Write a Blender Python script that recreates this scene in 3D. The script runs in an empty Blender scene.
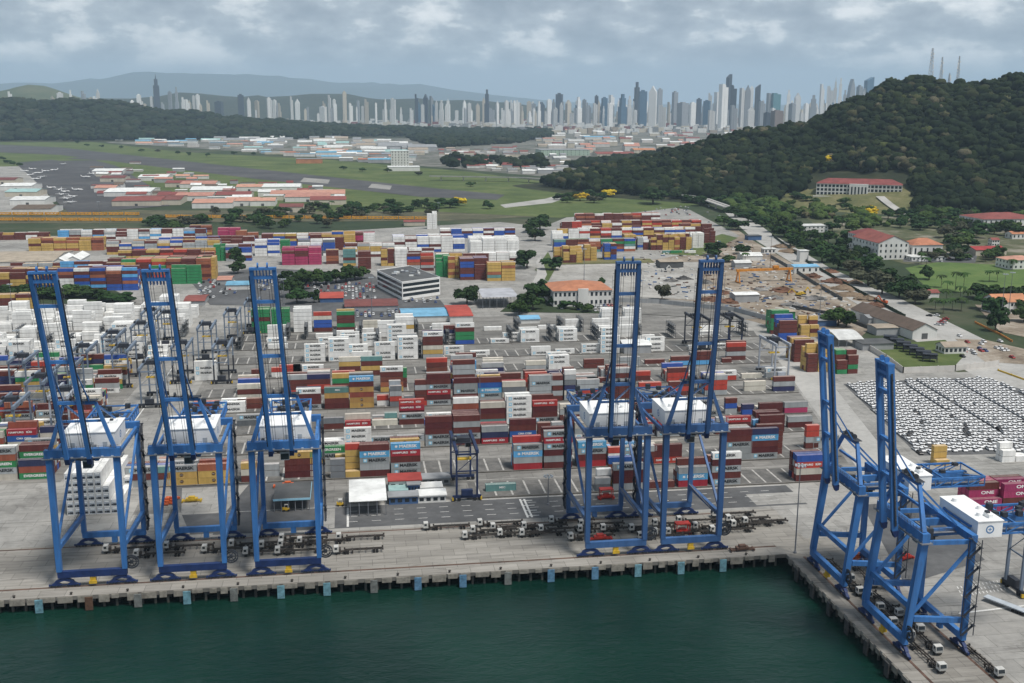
import bpy, bmesh, math, random
import numpy as np
from mathutils import Vector, Matrix
rnd = random.Random(7)
nrng = np.random.default_rng(7)
scn = bpy.context.scene
COL = scn.collection
R = math.radians
# ------------------------------------------------------------------ camera
F_PX, PITCH, ROLL, YAW, H = 1080.0, 12.25, -0.22, 8.5, 150.0
cam_d = bpy.data.cameras.new('camera'); cam = bpy.data.objects.new('camera', cam_d); COL.objects.link(cam)
cam_d.sensor_width = 36; cam_d.lens = F_PX/1024*36
cam_d.clip_start = 1; cam_d.clip_end = 90000
th, ro, ya = R(PITCH), R(ROLL), R(YAW)
fw = np.array([math.sin(ya)*math.cos(th), math.cos(ya)*math.cos(th), -math.sin(th)])
rt0 = np.array([math.cos(ya), -math.sin(ya), 0.0]); dn0 = np.cross(fw, rt0)
rt = math.cos(ro)*rt0 + math.sin(ro)*dn0; dn = -math.sin(ro)*rt0 + math.cos(ro)*dn0
cam.matrix_world = Matrix(((rt[0], -dn[0], -fw[0], 0), (rt[1], -dn[1], -fw[1], 0), (rt[2], -dn[2], -fw[2], H), (0, 0, 0, 1)))
scn.camera = cam
CAM = np.array([0, 0, H])
def ray(px, py): return (px-512)/F_PX*rt + (py-341.5)/F_PX*dn + fw
def G(px, py, z=0.0):
    d = ray(px, py); t = (z-H)/d[2]; q = CAM+d*t
    return float(q[0]), float(q[1])
def at_dist(px, py, Y):
    d = ray(px, py); t = Y/d[1]; return CAM+d*t
def P(x, y, z=0.0):
    v = np.array([x, y, z-H]); c = v@fw
    return 512+F_PX*(v@rt)/c, 341.5+F_PX*(v@dn)/c
def Xat(px, Y, z=1.0):
    a, b = -3000.0, 3000.0
    # linear-fractional in X: solve directly
    r = (px-512)/F_PX; n = rt-r*fw
    return float(-(n[1]*Y+n[2]*(z-H))/n[0])
# ------------------------------------------------------------------ world and sun
SUN_EL, SUN_AZ = 52.0, 35.0
w = bpy.data.worlds.new('World'); scn.world = w; w.use_nodes = True
nt = w.node_tree; nt.nodes.clear()
def N(tree, t, **kw):
    n = tree.nodes.new(t)
    for k, v in kw.items(): setattr(n, k, v)
    return n
sky = N(nt, 'ShaderNodeTexSky', sky_type='NISHITA', sun_disc=False)
sky.sun_elevation = R(SUN_EL); sky.sun_rotation = R(SUN_AZ); sky.air_density = 1.5; sky.dust_density = 2.0
tc = N(nt, 'ShaderNodeTexCoord'); sep = N(nt, 'ShaderNodeSeparateXYZ'); nt.links.new(tc.outputs['Generated'], sep.inputs[0])
def M(tree, op, a, b=None, c=None):
    n = N(tree, 'ShaderNodeMath', operation=op)
    for i, v in enumerate((a, b, c)):
        if v is None: continue
        if isinstance(v, (int, float)): n.inputs[i].default_value = v
        else: tree.links.new(v, n.inputs[i])
    return n.outputs[0]
zc = M(nt, 'MAXIMUM', sep.outputs['Z'], 0.0)
den = M(nt, 'ADD', zc, 0.055)
comb = N(nt, 'ShaderNodeCombineXYZ')
nt.links.new(M(nt, 'DIVIDE', sep.outputs['X'], den), comb.inputs[0])
nt.links.new(M(nt, 'DIVIDE', sep.outputs['Y'], den), comb.inputs[1])
def noise(tree, vec, scale, detail=6, rough=0.55, dist=0.0, dim='3D'):
    n = N(tree, 'ShaderNodeTexNoise', noise_dimensions=dim)
    n.inputs['Scale'].default_value = scale; n.inputs['Detail'].default_value = detail
    n.inputs['Roughness'].default_value = rough; n.inputs['Distortion'].default_value = dist
    if vec is not None: tree.links.new(vec, n.inputs['Vector'])
    return n.outputs['Fac']
def ramp(tree, fac, stops):
    n = N(tree, 'ShaderNodeValToRGB'); e = n.color_ramp.elements
    while len(e) < len(stops): e.new(0.5)
    for i, (p, c) in enumerate(stops):
        e[i].position = p; e[i].color = (*c, 1) if len(c) == 3 else c
    tree.links.new(fac, n.inputs[0]); return n.outputs['Color']
def mix(tree, fac, a, b, mode='MIX'):
    n = N(tree, 'ShaderNodeMix', data_type='RGBA', blend_type=mode)
    if isinstance(fac, (int, float)): n.inputs[0].default_value = fac
    else: tree.links.new(fac, n.inputs[0])
    for i, v in ((6, a), (7, b)):
        if isinstance(v, tuple): n.inputs[i].default_value = (*v[:3], 1)
        else: tree.links.new(v, n.inputs[i])
    return n.outputs[2]
cl1 = noise(nt, comb.outputs[0], 0.42, 9, 0.60, 0.35)
cl2 = noise(nt, comb.outputs[0], 1.3, 6, 0.55, 0.2)
cfac = M(nt, 'ADD', M(nt, 'MULTIPLY', cl1, 0.75), M(nt, 'MULTIPLY', cl2, 0.25))
cloud = ramp(nt, cfac, [(0.34, (0.22, 0.265, 0.32)), (0.47, (0.32, 0.37, 0.43)), (0.56, (0.48, 0.53, 0.58)), (0.64, (0.72, 0.75, 0.77)), (0.74, (0.85, 0.86, 0.87))])
# cumulus puffs low over the city: noise in azimuth and elevation
el = N(nt, 'ShaderNodeCombineXYZ')
az = M(nt, 'ARCTAN2', sep.outputs['X'], sep.outputs['Y'])
nt.links.new(M(nt, 'MULTIPLY', az, 1.0), el.inputs[0]); nt.links.new(M(nt, 'MULTIPLY', sep.outputs['Z'], 2.1), el.inputs[1])
pa = noise(nt, el.outputs[0], 6.5, 4, 0.55, 0.0); pb_ = noise(nt, el.outputs[0], 19.0, 10, 0.6, 0.0)
puff = M(nt, 'ADD', M(nt, 'MULTIPLY', pa, 0.50), M(nt, 'MULTIPLY', pb_, 0.50))
low = ramp(nt, puff, [(0.40, (0.33, 0.38, 0.45)), (0.465, (0.45, 0.50, 0.57)), (0.515, (0.58, 0.64, 0.70)), (0.545, (0.86, 0.90, 0.93)), (0.60, (1.20, 1.21, 1.21))])
hor = (0.46, 0.55, 0.66)
def smooth(a, b, x):
    n = N(nt, 'ShaderNodeMapRange', interpolation_type='SMOOTHSTEP')
    n.inputs[1].default_value = a; n.inputs[2].default_value = b; nt.links.new(x, n.inputs[0]); return n.outputs[0]
c1 = mix(nt, smooth(0.02, 0.05, sep.outputs['Z']), hor, low)
c2 = mix(nt, smooth(0.14, 0.32, sep.outputs['Z']), c1, cloud)
bg1 = N(nt, 'ShaderNodeBackground'); nt.links.new(sky.outputs[0], bg1.inputs[0]); bg1.inputs[1].default_value = 0.05
bg2 = N(nt, 'ShaderNodeBackground'); nt.links.new(c2, bg2.inputs[0])
bg2.inputs[1].default_value = 0.76
add = N(nt, 'ShaderNodeMixShader'); add.inputs[0].default_value = 0.88
out = N(nt, 'ShaderNodeOutputWorld')
nt.links.new(bg1.outputs[0], add.inputs[1]); nt.links.new(bg2.outputs[0], add.inputs[2]); nt.links.new(add.outputs[0], out.inputs[0])
sd = bpy.data.lights.new('sun', 'SUN'); sd.energy = 3.2; sd.angle = R(14); sd.color = (1, 0.95, 0.88)
sun = bpy.data.objects.new('sun', sd); COL.objects.link(sun)
_sdv = Vector((math.sin(R(SUN_AZ))*math.cos(R(SUN_EL)), math.cos(R(SUN_AZ))*math.cos(R(SUN_EL)), math.sin(R(SUN_EL))))
_sdv = Vector((0.30, -0.34, 0.89)).normalized()
sun.rotation_euler = _sdv.to_track_quat('Z', 'Y').to_euler()
sky.sun_elevation = math.asin(_sdv.z); sky.sun_rotation = math.atan2(_sdv.x, _sdv.y)
vs = scn.view_settings; vs.view_transform = 'Standard'; vs.look = 'None'; vs.exposure = 0.35; vs.gamma = 1; vs.use_curve_mapping = False
scn.cycles.use_denoising = True; scn.cycles.max_bounces = 5; scn.cycles.volume_bounces = 1; scn.cycles.diffuse_bounces = 3
HAZE = 3.8e-5
# ------------------------------------------------------------------ materials
_m = {}
def mat(name, col, rough=0.6, var=0.12, scale=0.6, metal=0.0, dirt=0.0, dirtcol=(0.10, 0.085, 0.07), objvar=0.0, spec=0.3, streak=False, world=False, bump=0.0):
    if name in _m: return _m[name]
    m = bpy.data.materials.new(name); m.use_nodes = True; t = m.node_tree
    b = t.nodes['Principled BSDF']; b.inputs['Roughness'].default_value = rough; b.inputs['Metallic'].default_value = metal
    b.inputs['Specular IOR Level'].default_value = spec
    if world:
        co = N(t, 'ShaderNodeNewGeometry').outputs['Position']
    else:
        co = N(t, 'ShaderNodeTexCoord').outputs['Object']
    if objvar or not world:
        oi = N(t, 'ShaderNodeObjectInfo')
        if not world:
            va = N(t, 'ShaderNodeVectorMath', operation='ADD'); t.links.new(co, va.inputs[0])
            sc = N(t, 'ShaderNodeVectorMath', operation='SCALE'); sc.inputs[0].default_value = (37, 91, 53); t.links.new(oi.outputs['Random'], sc.inputs['Scale'])
            t.links.new(sc.outputs[0], va.inputs[1]); co = va.outputs[0]
    if streak:
        mp = N(t, 'ShaderNodeMapping'); mp.inputs['Scale'].default_value = (1, 1, 0.18); t.links.new(co, mp.inputs[0]); co = mp.outputs[0]
    n1 = noise(t, co, scale, 5, 0.6)
    lo = tuple(max(0, c*(1-var*1.6)) for c in col); hi = tuple(min(1, c*(1+var*1.3)) for c in col)
    c = ramp(t, n1, [(0.3, lo), (0.5, col), (0.7, hi)])
    if dirt:
        n2 = noise(t, co, scale*2.7, 6, 0.7)
        f = N(t, 'ShaderNodeMapRange'); f.inputs[1].default_value = 0.50; f.inputs[2].default_value = 0.78; f.inputs[4].default_value = dirt
        t.links.new(n2, f.inputs[0]); c = mix(t, f.outputs[0], c, dirtcol)
    if objvar:
        hs = N(t, 'ShaderNodeHueSaturation'); t.links.new(c, hs.inputs['Color'])
        t.links.new(M(t, 'ADD', M(t, 'MULTIPLY', oi.outputs['Random'], 2*objvar), 1-objvar), hs.inputs['Value'])
        t.links.new(M(t, 'ADD', M(t, 'MULTIPLY', oi.outputs['Random'], objvar*0.12), 0.5-objvar*0.06), hs.inputs['Hue'])
        c = hs.outputs[0]
    t.links.new(c, b.inputs['Base Color'])
    if bump:
        bp = N(t, 'ShaderNodeBump'); bp.inputs['Strength'].default_value = bump; t.links.new(n1, bp.inputs['Height']); t.links.new(bp.outputs[0], b.inputs['Normal'])
    _m[name] = m; return m
def ground_mat(name, c0, c1, c2, s1=0.02, s2=0.3, rough=0.9, stain=0.0, staincol=(0.05, 0.047, 0.043), stretch=(1, 1, 1), joints=0):
    if name in _m: return _m[name]
    m = bpy.data.materials.new(name); m.use_nodes = True; t = m.node_tree
    b = t.nodes['Principled BSDF']; b.inputs['Roughness'].default_value = rough; b.inputs['Specular IOR Level'].default_value = 0.25
    co = N(t, 'ShaderNodeNewGeometry').outputs['Position']; co0 = co
    mp = N(t, 'ShaderNodeMapping'); mp.inputs['Scale'].default_value = stretch; t.links.new(co, mp.inputs[0]); co = mp.outputs[0]
    a = noise(t, co, s1, 6, 0.62, 0.3); d = noise(t, co, s2, 6, 0.65)
    f = M(t, 'ADD', M(t, 'MULTIPLY', a, 0.65), M(t, 'MULTIPLY', d, 0.35))
    c = ramp(t, f, [(0.36, c0), (0.5, c1), (0.63, c2)])
    if stain:
        s = noise(t, co, s1*5, 8, 0.72, 1.0)
        k = N(t, 'ShaderNodeMapRange'); k.inputs[1].default_value = 0.54; k.inputs[2].default_value = 0.72; k.inputs[4].default_value = stain
        t.links.new(s, k.inputs[0]); c = mix(t, k.outputs[0], c, staincol)
    if joints:
        br = N(t, 'ShaderNodeTexBrick'); t.links.new(co0, br.inputs['Vector']); br.inputs['Scale'].default_value = 1.0; br.inputs['Mortar Size'].default_value = 0.10; br.inputs['Brick Width'].default_value = joints*1.6; br.inputs['Row Height'].default_value = joints
        br.inputs['Color1'].default_value = (0.86, 0.86, 0.86, 1); br.inputs['Color2'].default_value = (1.1, 1.1, 1.1, 1); br.inputs['Mortar'].default_value = (0.5, 0.5, 0.5, 1); c = mix(t, 0.8, c, br.outputs['Color'], 'MULTIPLY')
        mp2 = N(t, 'ShaderNodeMapping'); mp2.inputs['Scale'].default_value = (0.03, 0.8, 1); mp2.inputs['Rotation'].default_value = (0, 0, R(2)); t.links.new(co0, mp2.inputs[0])
        n9 = noise(t, mp2.outputs[0], 0.8, 5, 0.7, 0.3); k9 = N(t, 'ShaderNodeMapRange'); k9.inputs[1].default_value = 0.56; k9.inputs[2].default_value = 0.70; k9.inputs[4].default_value = 0.75; t.links.new(n9, k9.inputs[0]); c = mix(t, k9.outputs[0], c, (0.075, 0.07, 0.065))
    t.links.new(c, b.inputs['Base Color']); _m[name] = m; return m
concrete = ground_mat('port_concrete', (0.20, 0.195, 0.185), (0.285, 0.28, 0.265), (0.36, 0.35, 0.33), 0.02, 0.25, stain=0.55, joints=7)
quay_conc = ground_mat('quay_concrete', (0.175, 0.165, 0.15), (0.25, 0.238, 0.215), (0.32, 0.305, 0.28), 0.05, 0.4, stain=0.6, stretch=(0.18, 1.3, 1), joints=5)
yard_conc = ground_mat('yard_concrete', (0.12, 0.117, 0.11), (0.195, 0.19, 0.178), (0.29, 0.28, 0.265), 0.04, 0.3, stain=0.7, stretch=(0.35, 1.1, 1), joints=6)
asphalt = ground_mat('asphalt', (0.065, 0.066, 0.068), (0.092, 0.094, 0.098), (0.125, 0.127, 0.13), 0.04, 0.3)
slot_tar = ground_mat('slot_tarmac', (0.085, 0.083, 0.08), (0.125, 0.122, 0.117), (0.185, 0.18, 0.17), 0.15, 0.7, stain=0.3)
road_conc = ground_mat('road_concrete', (0.27, 0.265, 0.25), (0.35, 0.345, 0.33), (0.42, 0.41, 0.39), 0.03, 0.3, stain=0.3)
grass = ground_mat('grass', (0.045, 0.066, 0.02), (0.075, 0.106, 0.03), (0.12, 0.14, 0.05), 0.01, 0.1)
field_grass = ground_mat('field_grass', (0.065, 0.105, 0.03), (0.085, 0.14, 0.036), (0.12, 0.165, 0.05), 0.03, 0.2)
drygrass = ground_mat('dry_grass', (0.07, 0.08, 0.03), (0.12, 0.12, 0.05), (0.19, 0.17, 0.09), 0.03, 0.2)
dirt = ground_mat('dirt', (0.13, 0.10, 0.075), (0.24, 0.20, 0.155), (0.38, 0.34, 0.29), 0.025, 0.2, stain=0.6, staincol=(0.07, 0.055, 0.045))
land = ground_mat('land', (0.022, 0.038, 0.018), (0.035, 0.052, 0.022), (0.085, 0.085, 0.055), 0.004, 0.03)
urban = ground_mat('urban_ground', (0.035, 0.05, 0.025), (0.12, 0.12, 0.105), (0.26, 0.25, 0.23), 0.012, 0.06)
runway_m = ground_mat('runway_asphalt', (0.05, 0.05, 0.052), (0.07, 0.07, 0.074), (0.10, 0.10, 0.10), 0.01, 0.08)
white_paint = mat('white_paint', (0.62, 0.62, 0.60), 0.7, 0.15, 0.8, dirt=0.45, world=True)
yellow_paint = mat('yellow_paint', (0.55, 0.36, 0.05), 0.7, 0.15, 0.8, dirt=0.4, world=True)
# ------------------------------------------------------------------ mesh builder
class MB:
    def __init__(s): s.v = []; s.f = []; s.m = []
    def poly(s, pts, mi=0):
        k = len(s.v); s.v += [tuple(map(float, p)) for p in pts]; s.f.append(tuple(range(k, k+len(pts)))); s.m.append(mi); return s
    def hexa(s, p, mi=0):   # 8 points: bottom 4 ccw, top 4 ccw
        k = len(s.v); s.v += [tuple(map(float, q)) for q in p]
        for f in ((3, 2, 1, 0), (4, 5, 6, 7), (0, 1, 5, 4), (1, 2, 6, 5), (2, 3, 7, 6), (3, 0, 4, 7)):
            s.f.append(tuple(k+i for i in f)); s.m.append(mi)
        return s
    def box(s, x0, x1, y0, y1, z0, z1, mi=0):
        return s.hexa([(x0, y0, z0), (x1, y0, z0), (x1, y1, z0), (x0, y1, z0), (x0, y0, z1), (x1, y0, z1), (x1, y1, z1), (x0, y1, z1)], mi)
    def cbox(s, cx, cy, z0, sx, sy, sz, mi=0): return s.box(cx-sx/2, cx+sx/2, cy-sy/2, cy+sy/2, z0, z0+sz, mi)
    def bar(s, p, q, wd, ht=None, mi=0, up=(0, 0, 1), w2=None, h2=None):
        ht = ht or wd; w2 = w2 or wd; h2 = h2 or ht
        p = Vector(p); q = Vector(q); d = (q-p).normalized(); u = Vector(up)
        if abs(d.dot(u)) > 0.95: u = Vector((0, 1, 0))
        a = d.cross(u).normalized(); b = a.cross(d).normalized()
        P0 = [p-a*wd/2-b*ht/2, p+a*wd/2-b*ht/2, p+a*wd/2+b*ht/2, p-a*wd/2+b*ht/2]
        P1 = [q-a*w2/2-b*h2/2, q+a*w2/2-b*h2/2, q+a*w2/2+b*h2/2, q-a*w2/2+b*h2/2]
        return s.hexa([*P0, *P1], mi)
    def cyl(s, p, q, r0, r1=None, n=10, mi=0, cap=True):
        r1 = r0 if r1 is None else r1
        p = Vector(p); q = Vector(q); d = (q-p).normalized(); u = Vector((0, 0, 1)) if abs(d.z) < 0.9 else Vector((0, 1, 0))
        a = d.cross(u).normalized(); b = d.cross(a); k = len(s.v)
        for c, r in ((p, r0), (q, r1)):
            for i in range(n):
                t = 2*math.pi*i/n; s.v.append(tuple(c+a*math.cos(t)*r+b*math.sin(t)*r))
        for i in range(n):
            s.f.append((k+i, k+(i+1) % n, k+n+(i+1) % n, k+n+i)); s.m.append(mi)
        if cap:
            s.f.append(tuple(k+i for i in range(n))[::-1]); s.m.append(mi)
            s.f.append(tuple(k+n+i for i in range(n))); s.m.append(mi)
        return s
    def prism(s, prof, axis, a0, a1, mi=0):
        # prof: list of 2D points; axis 'x': (y,z) profile; 'y': (x,z) profile; 'z': (x,y)
        def to3(p, a): return {'x': (a, p[0], p[1]), 'y': (p[0], a, p[1]), 'z': (p[0], p[1], a)}[axis]
        n = len(prof); k = len(s.v)
        s.v += [tuple(map(float, to3(p, a0))) for p in prof]+[tuple(map(float, to3(p, a1))) for p in prof]
        for i in range(n): s.f.append((k+i, k+(i+1) % n, k+n+(i+1) % n, k+n+i)); s.m.append(mi)
        s.f.append(tuple(k+i for i in range(n))[::-1]); s.m.append(mi); s.f.append(tuple(k+n+i for i in range(n))); s.m.append(mi)
        return s
    def mesh(s, name, mats, smooth=False):
        me = bpy.data.meshes.new(name); me.from_pydata(s.v, [], s.f)
        for m in (mats if isinstance(mats, (list, tuple)) else [mats]): me.materials.append(m)
        if any(s.m): me.polygons.foreach_set('material_index', s.m)
        if smooth: me.polygons.foreach_set('use_smooth', [True]*len(s.f))
        bm = bmesh.new(); bm.from_mesh(me); bmesh.ops.recalc_face_normals(bm, faces=bm.faces); bm.to_mesh(me); bm.free()
        return me
    def build(s, name, mats, parent=None, loc=None, rz=0, smooth=False):
        return put(name, s.mesh(name, mats, smooth), parent, loc, rz)
def put(name, data, parent=None, loc=None, rz=0):
    o = bpy.data.objects.new(name, data); COL.objects.link(o)
    if parent: o.parent = parent
    if loc is not None: o.location = loc
    if rz: o.rotation_euler = (0, 0, rz)
    return o
def tag(o, label=None, cat=None, group=None, kind=None):
    if label: o['label'] = label
    if cat: o['category'] = cat
    if group: o['group'] = group
    if kind: o['kind'] = kind
    return o
def thing(name, label, cat, loc=(0, 0, 0), rz=0, group=None):
    return tag(put(name, None, None, loc, rz), label, cat, group)
def copy_tree(o, parent=None):
    c = o.copy(); COL.objects.link(c)
    if parent: c.parent = parent
    for ch in o.children: copy_tree(ch, c)
    return c
def sheet(name, pts, z, m):
    mb = MB(); mb.poly([(x, y, z) for x, y in pts]); o = mb.build(name, m)
    if o.data.polygons[0].normal.z < 0: o.data.flip_normals()
    return tag(o, kind='structure')
_pz = [0]
def psheet(name, pix, z, m):
    _pz[0] += 1; return sheet(name, [G(x, y) for x, y in pix], z+0.0071*_pz[0], m)
ONES = 'zeroth first second third fourth fifth sixth seventh eighth ninth tenth eleventh twelfth thirteenth fourteenth fifteenth sixteenth seventeenth eighteenth nineteenth'.split()
TENS = {2: 'twent', 3: 'thirt', 4: 'fort', 5: 'fift', 6: 'sixt', 7: 'sevent', 8: 'eight', 9: 'ninet'}
def ordw(n):
    if n < 20: return ONES[n]
    if n < 100:
        return TENS[n//10]+'ieth' if n % 10 == 0 else TENS[n//10]+'y-'+ONES[n % 10]
    c_, r_ = divmod(n, 100); h_ = ('', 'two ', 'three ', 'four ')[c_-1]+'hundred'
    return h_+'th' if r_ == 0 else h_+' and '+ordw(r_)
def rank(objs, fmt, descs=None):
    """label each of a group by its order from the left in the photograph"""
    s = sorted(objs, key=lambda o: P(o.location.x, o.location.y, o.location.z)[0])
    for i, o in enumerate(s, 1):
        o['label'] = fmt.format(n=ordw(i), d=o.get('_d', ''))
    for o in s:
        if '_d' in o: del o['_d']
# ================================================================== SETTING: ground, water, quay
QY, QX = 330.0, 145.0
water = bpy.data.materials.new('harbour_water'); water.use_nodes = True; t = water.node_tree
b = t.nodes['Principled BSDF']; b.inputs['Roughness'].default_value = 0.12; b.inputs['IOR'].default_value = 1.33; b.inputs['Specular IOR Level'].default_value = 0.32
co = N(t, 'ShaderNodeNewGeometry').outputs['Position']
mpn = N(t, 'ShaderNodeMapping'); mpn.inputs['Scale'].default_value = (0.55, 1.0, 1); mpn.inputs['Rotation'].default_value = (0, 0, R(20)); t.links.new(co, mpn.inputs[0])
n1 = noise(t, mpn.outputs[0], 0.55, 5, 0.6, 0.4); n2 = noise(t, mpn.outputs[0], 0.10, 4, 0.6, 0.4); n3 = noise(t, co, 0.02, 3, 0.5)
hh = M(t, 'ADD', M(t, 'MULTIPLY', n1, 0.9), M(t, 'MULTIPLY', n2, 1.6))
bp = N(t, 'ShaderNodeBump'); bp.inputs['Strength'].default_value = 0.42; bp.inputs['Distance'].default_value = 0.9
t.links.new(hh, bp.inputs['Height']); t.links.new(bp.outputs[0], b.inputs['Normal'])
t.links.new(ramp(t, n3, [(0.35, (0.002, 0.019, 0.0135)), (0.65, (0.005, 0.030, 0.021))]), b.inputs['Base Color'])
mb = MB(); mb.poly([(-2500, -2500, -4.6), (QX+13, -2500, -4.6), (QX+13, 343, -4.6), (-2500, 343, -4.6)]); tag(mb.build('harbour_water', water), kind='structure')
mb = MB(); mb.poly([(-45000, 342, 0), (157, 342, 0), (157, -400, 0), (45000, -400, 0), (45000, 70000, 0), (-45000, 70000, 0)]); tag(mb.build('ground', land), kind='structure')
sheet('port_ground', [(-600, 342), (157, 342), (157, -300), (700, -300), G(1150, 425), G(1010, 388), G(850, 340), G(770, 322), G(742, 268), G(715, 232), G(555, 228), G(500, 222), G(250, 236), G(-60, 236)], 0.03, concrete)
# open piled quay: deck slab, edge beam blocks, rubble slope behind
mb = MB(); mb.box(-520, 157, QY, 342, -1.3, 0.0); mb.box(QX, 157, -400, QY, -1.3, 0.0)
tag(mb.build('quay_deck', quay_conc), kind='structure')
sheet('quay_apron', [(-600, 342), (157, 342), (157, 372.0), (-600, 372.0)], 0.05, quay_conc)
sheet('side_quay_apron', [(157, -300), (172, -300), (172, 342), (157, 342)], 0.055, quay_conc)
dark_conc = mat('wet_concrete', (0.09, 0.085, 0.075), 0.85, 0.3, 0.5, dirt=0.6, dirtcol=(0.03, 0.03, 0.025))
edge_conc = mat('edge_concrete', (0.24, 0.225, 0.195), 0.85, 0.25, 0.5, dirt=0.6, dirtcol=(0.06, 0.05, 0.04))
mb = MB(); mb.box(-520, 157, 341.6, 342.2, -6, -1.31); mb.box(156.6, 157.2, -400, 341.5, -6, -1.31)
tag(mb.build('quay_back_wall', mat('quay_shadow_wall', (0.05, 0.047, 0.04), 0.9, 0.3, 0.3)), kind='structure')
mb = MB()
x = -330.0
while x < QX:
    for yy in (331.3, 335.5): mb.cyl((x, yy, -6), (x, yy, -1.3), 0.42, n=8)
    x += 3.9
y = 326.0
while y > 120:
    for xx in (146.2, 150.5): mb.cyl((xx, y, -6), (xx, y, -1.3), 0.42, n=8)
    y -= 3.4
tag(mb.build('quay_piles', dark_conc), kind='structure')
mb = MB(); x = -330.0
rq = random.Random(3)
while x < QX-4:
    wd = rq.choice((2.2, 3.2, 4.5)); h = rq.choice((0.5, 0.9, 1.6, 2.1))
    mb.box(x, x+wd, QY-0.35, QY-0.003, -1.0-h*0.7, -0.12); x += wd+rq.uniform(0.6, 2.6)
y = QY-3
while y > 120:
    wd = rq.choice((2.2, 3.2)); h = rq.choice((0.5, 0.9, 1.6)); mb.box(QX-0.35, QX-0.003, y-wd, y, -1.0-h*0.7, -0.12); y -= wd+rq.uniform(1, 3.4)
tag(mb.build('quay_edge_beam', edge_conc), kind='structure')
rail_m = mat('rusty_rail', (0.10, 0.06, 0.045), 0.8, 0.4, 0.3)
mb = MB()
for yy in (337.0, 370.0): mb.box(-520, QX-1, yy-0.45, yy+0.45, 0.0, 0.07)
for xx in (150.2, 167.5): mb.box(xx-0.4, xx+0.4, -300, 327, 0.0, 0.075)
tag(mb.build('crane_rails', rail_m), kind='structure')
# fenders hanging on the quay face
fcol = {'b': (0.09, 0.20, 0.32), 't': (0.13, 0.27, 0.33), 'n': (0.10, 0.055, 0.035), 'g': (0.15, 0.16, 0.155)}
fword = {'b': 'blue', 't': 'pale teal', 'n': 'rust brown', 'g': 'grey'}
fm = {k: mat('fender_'+fword[k].replace(' ', '_'), c, 0.7, 0.3, 0.8, dirt=0.5, dirtcol=(0.06, 0.05, 0.045)) for k, c in fcol.items()}
rubber = mat('black_rubber', (0.02, 0.02, 0.021), 0.85, 0.2, 1)
fend = []
for px, c in zip((-8, 39, 89, 138, 187, 234, 281, 327, 374, 418, 463, 508, 551, 595, 638, 681, 723), 'gtngtgttgbbgbbttt'):
    X = Xat(px, QY-1.2, -2)
    o = thing('quay_fender', '', 'fender', (X, QY-0.36, -1.0), 0, 'fenders along the front quay'); o['_d'] = fword[c]
    MB().box(-1.15, 1.15, -1.2, -0.75, -3.4, 0.9).build('panel', fm[c], o)
    mb = MB(); mb.cyl((0, 0.02, -0.4), (0, -0.75, -0.4), 0.7, n=12); mb.cyl((0, 0.02, -2.2), (0, -0.75, -2.2), 0.7, n=12); mb.build('buffer', rubber, o)
    fend.append(o)
rank(fend, '{d} fender panel hanging on the front quay, {n} from the left')
sf = []
for k in range(13):
    y = 318-k*12.5
    o = thing('quay_fender', '', 'fender', (QX-0.36, y, -1.0), -math.pi/2, 'fenders along the side quay')
    MB().box(-1.1, 1.1, -1.1, -0.7, -3.4, 0.9).build('panel', mat('fender_black', (0.05, 0.05, 0.05), 0.8, 0.3, 0.8), o)
    mb = MB(); mb.cyl((0, 0.02, -0.4), (0, -0.7, -0.4), 0.7, n=12); mb.cyl((0, 0.02, -2.2), (0, -0.7, -2.2), 0.7, n=12); mb.build('buffer', rubber, o)
    o['label'] = f'dark fender panel on the side quay, {ordw(k+1)} from the inner quay corner'; sf.append(o)
bol_m = mat('bollard_iron', (0.05, 0.045, 0.04), 0.7, 0.2, 1)
bme = MB().cyl((0, 0, 0), (0, 0, 0.55), 0.32, 0.26, 10).cyl((0, 0, 0.55), (0, 0, 0.8), 0.48, 0.42, 10).mesh('mooring_bollard', bol_m)
bl = []
for k in range(18):
    o = tag(put('mooring_bollard', bme, None, (-158+k*17.0, QY+1.1, 0.0)), '', 'bollard', 'bollards on the front quay edge'); bl.append(o)
rank(bl, 'black iron mooring bollard on the front quay edge, {n} from the left')
# dark traffic lane with its paint, and the yard pavement
sheet('traffic_lane', [(-52, 374.5), (172, 374.5), (172, 396), (-52, 396)], 0.06, asphalt)
sheet('lane_shoulder', [(152, 376), (172, 376), (172, 388), (152, 388)], 0.075, concrete)
sheet('yard_pavement', [(-84, 398.5), (205, 398.5), (262, 640), (262, 770), (-84, 770)], 0.045, yard_conc)
lp = MB()
for yy in (380.2, 385.5, 390.8):
    x = -4.0
    while x < 166:
        lp.poly([(x, yy, 0.085), (x+3.4, yy, 0.085), (x+3.4, yy+0.28, 0.085), (x, yy+0.28, 0.085)]); x += 8.6
for x in (-4.6, 62.0, 63.6): lp.poly([(x, 375.5, 0.086), (x+0.8, 375.5, 0.086), (x+0.8, 395, 0.086), (x, 395, 0.086)])
lp.poly([(-50, 396.2, 0.085), (170, 396.2, 0.085), (170, 396.5, 0.085), (-50, 396.5, 0.085)])
for k in range(4): lp.poly([(62+0*k, 377+k*5.3, 0.087), (67, 377+k*5.3, 0.087), (67, 377.5+k*5.3, 0.087), (62, 377.5+k*5.3, 0.087)])
tag(lp.build('lane_markings', white_paint), kind='structure')
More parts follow.
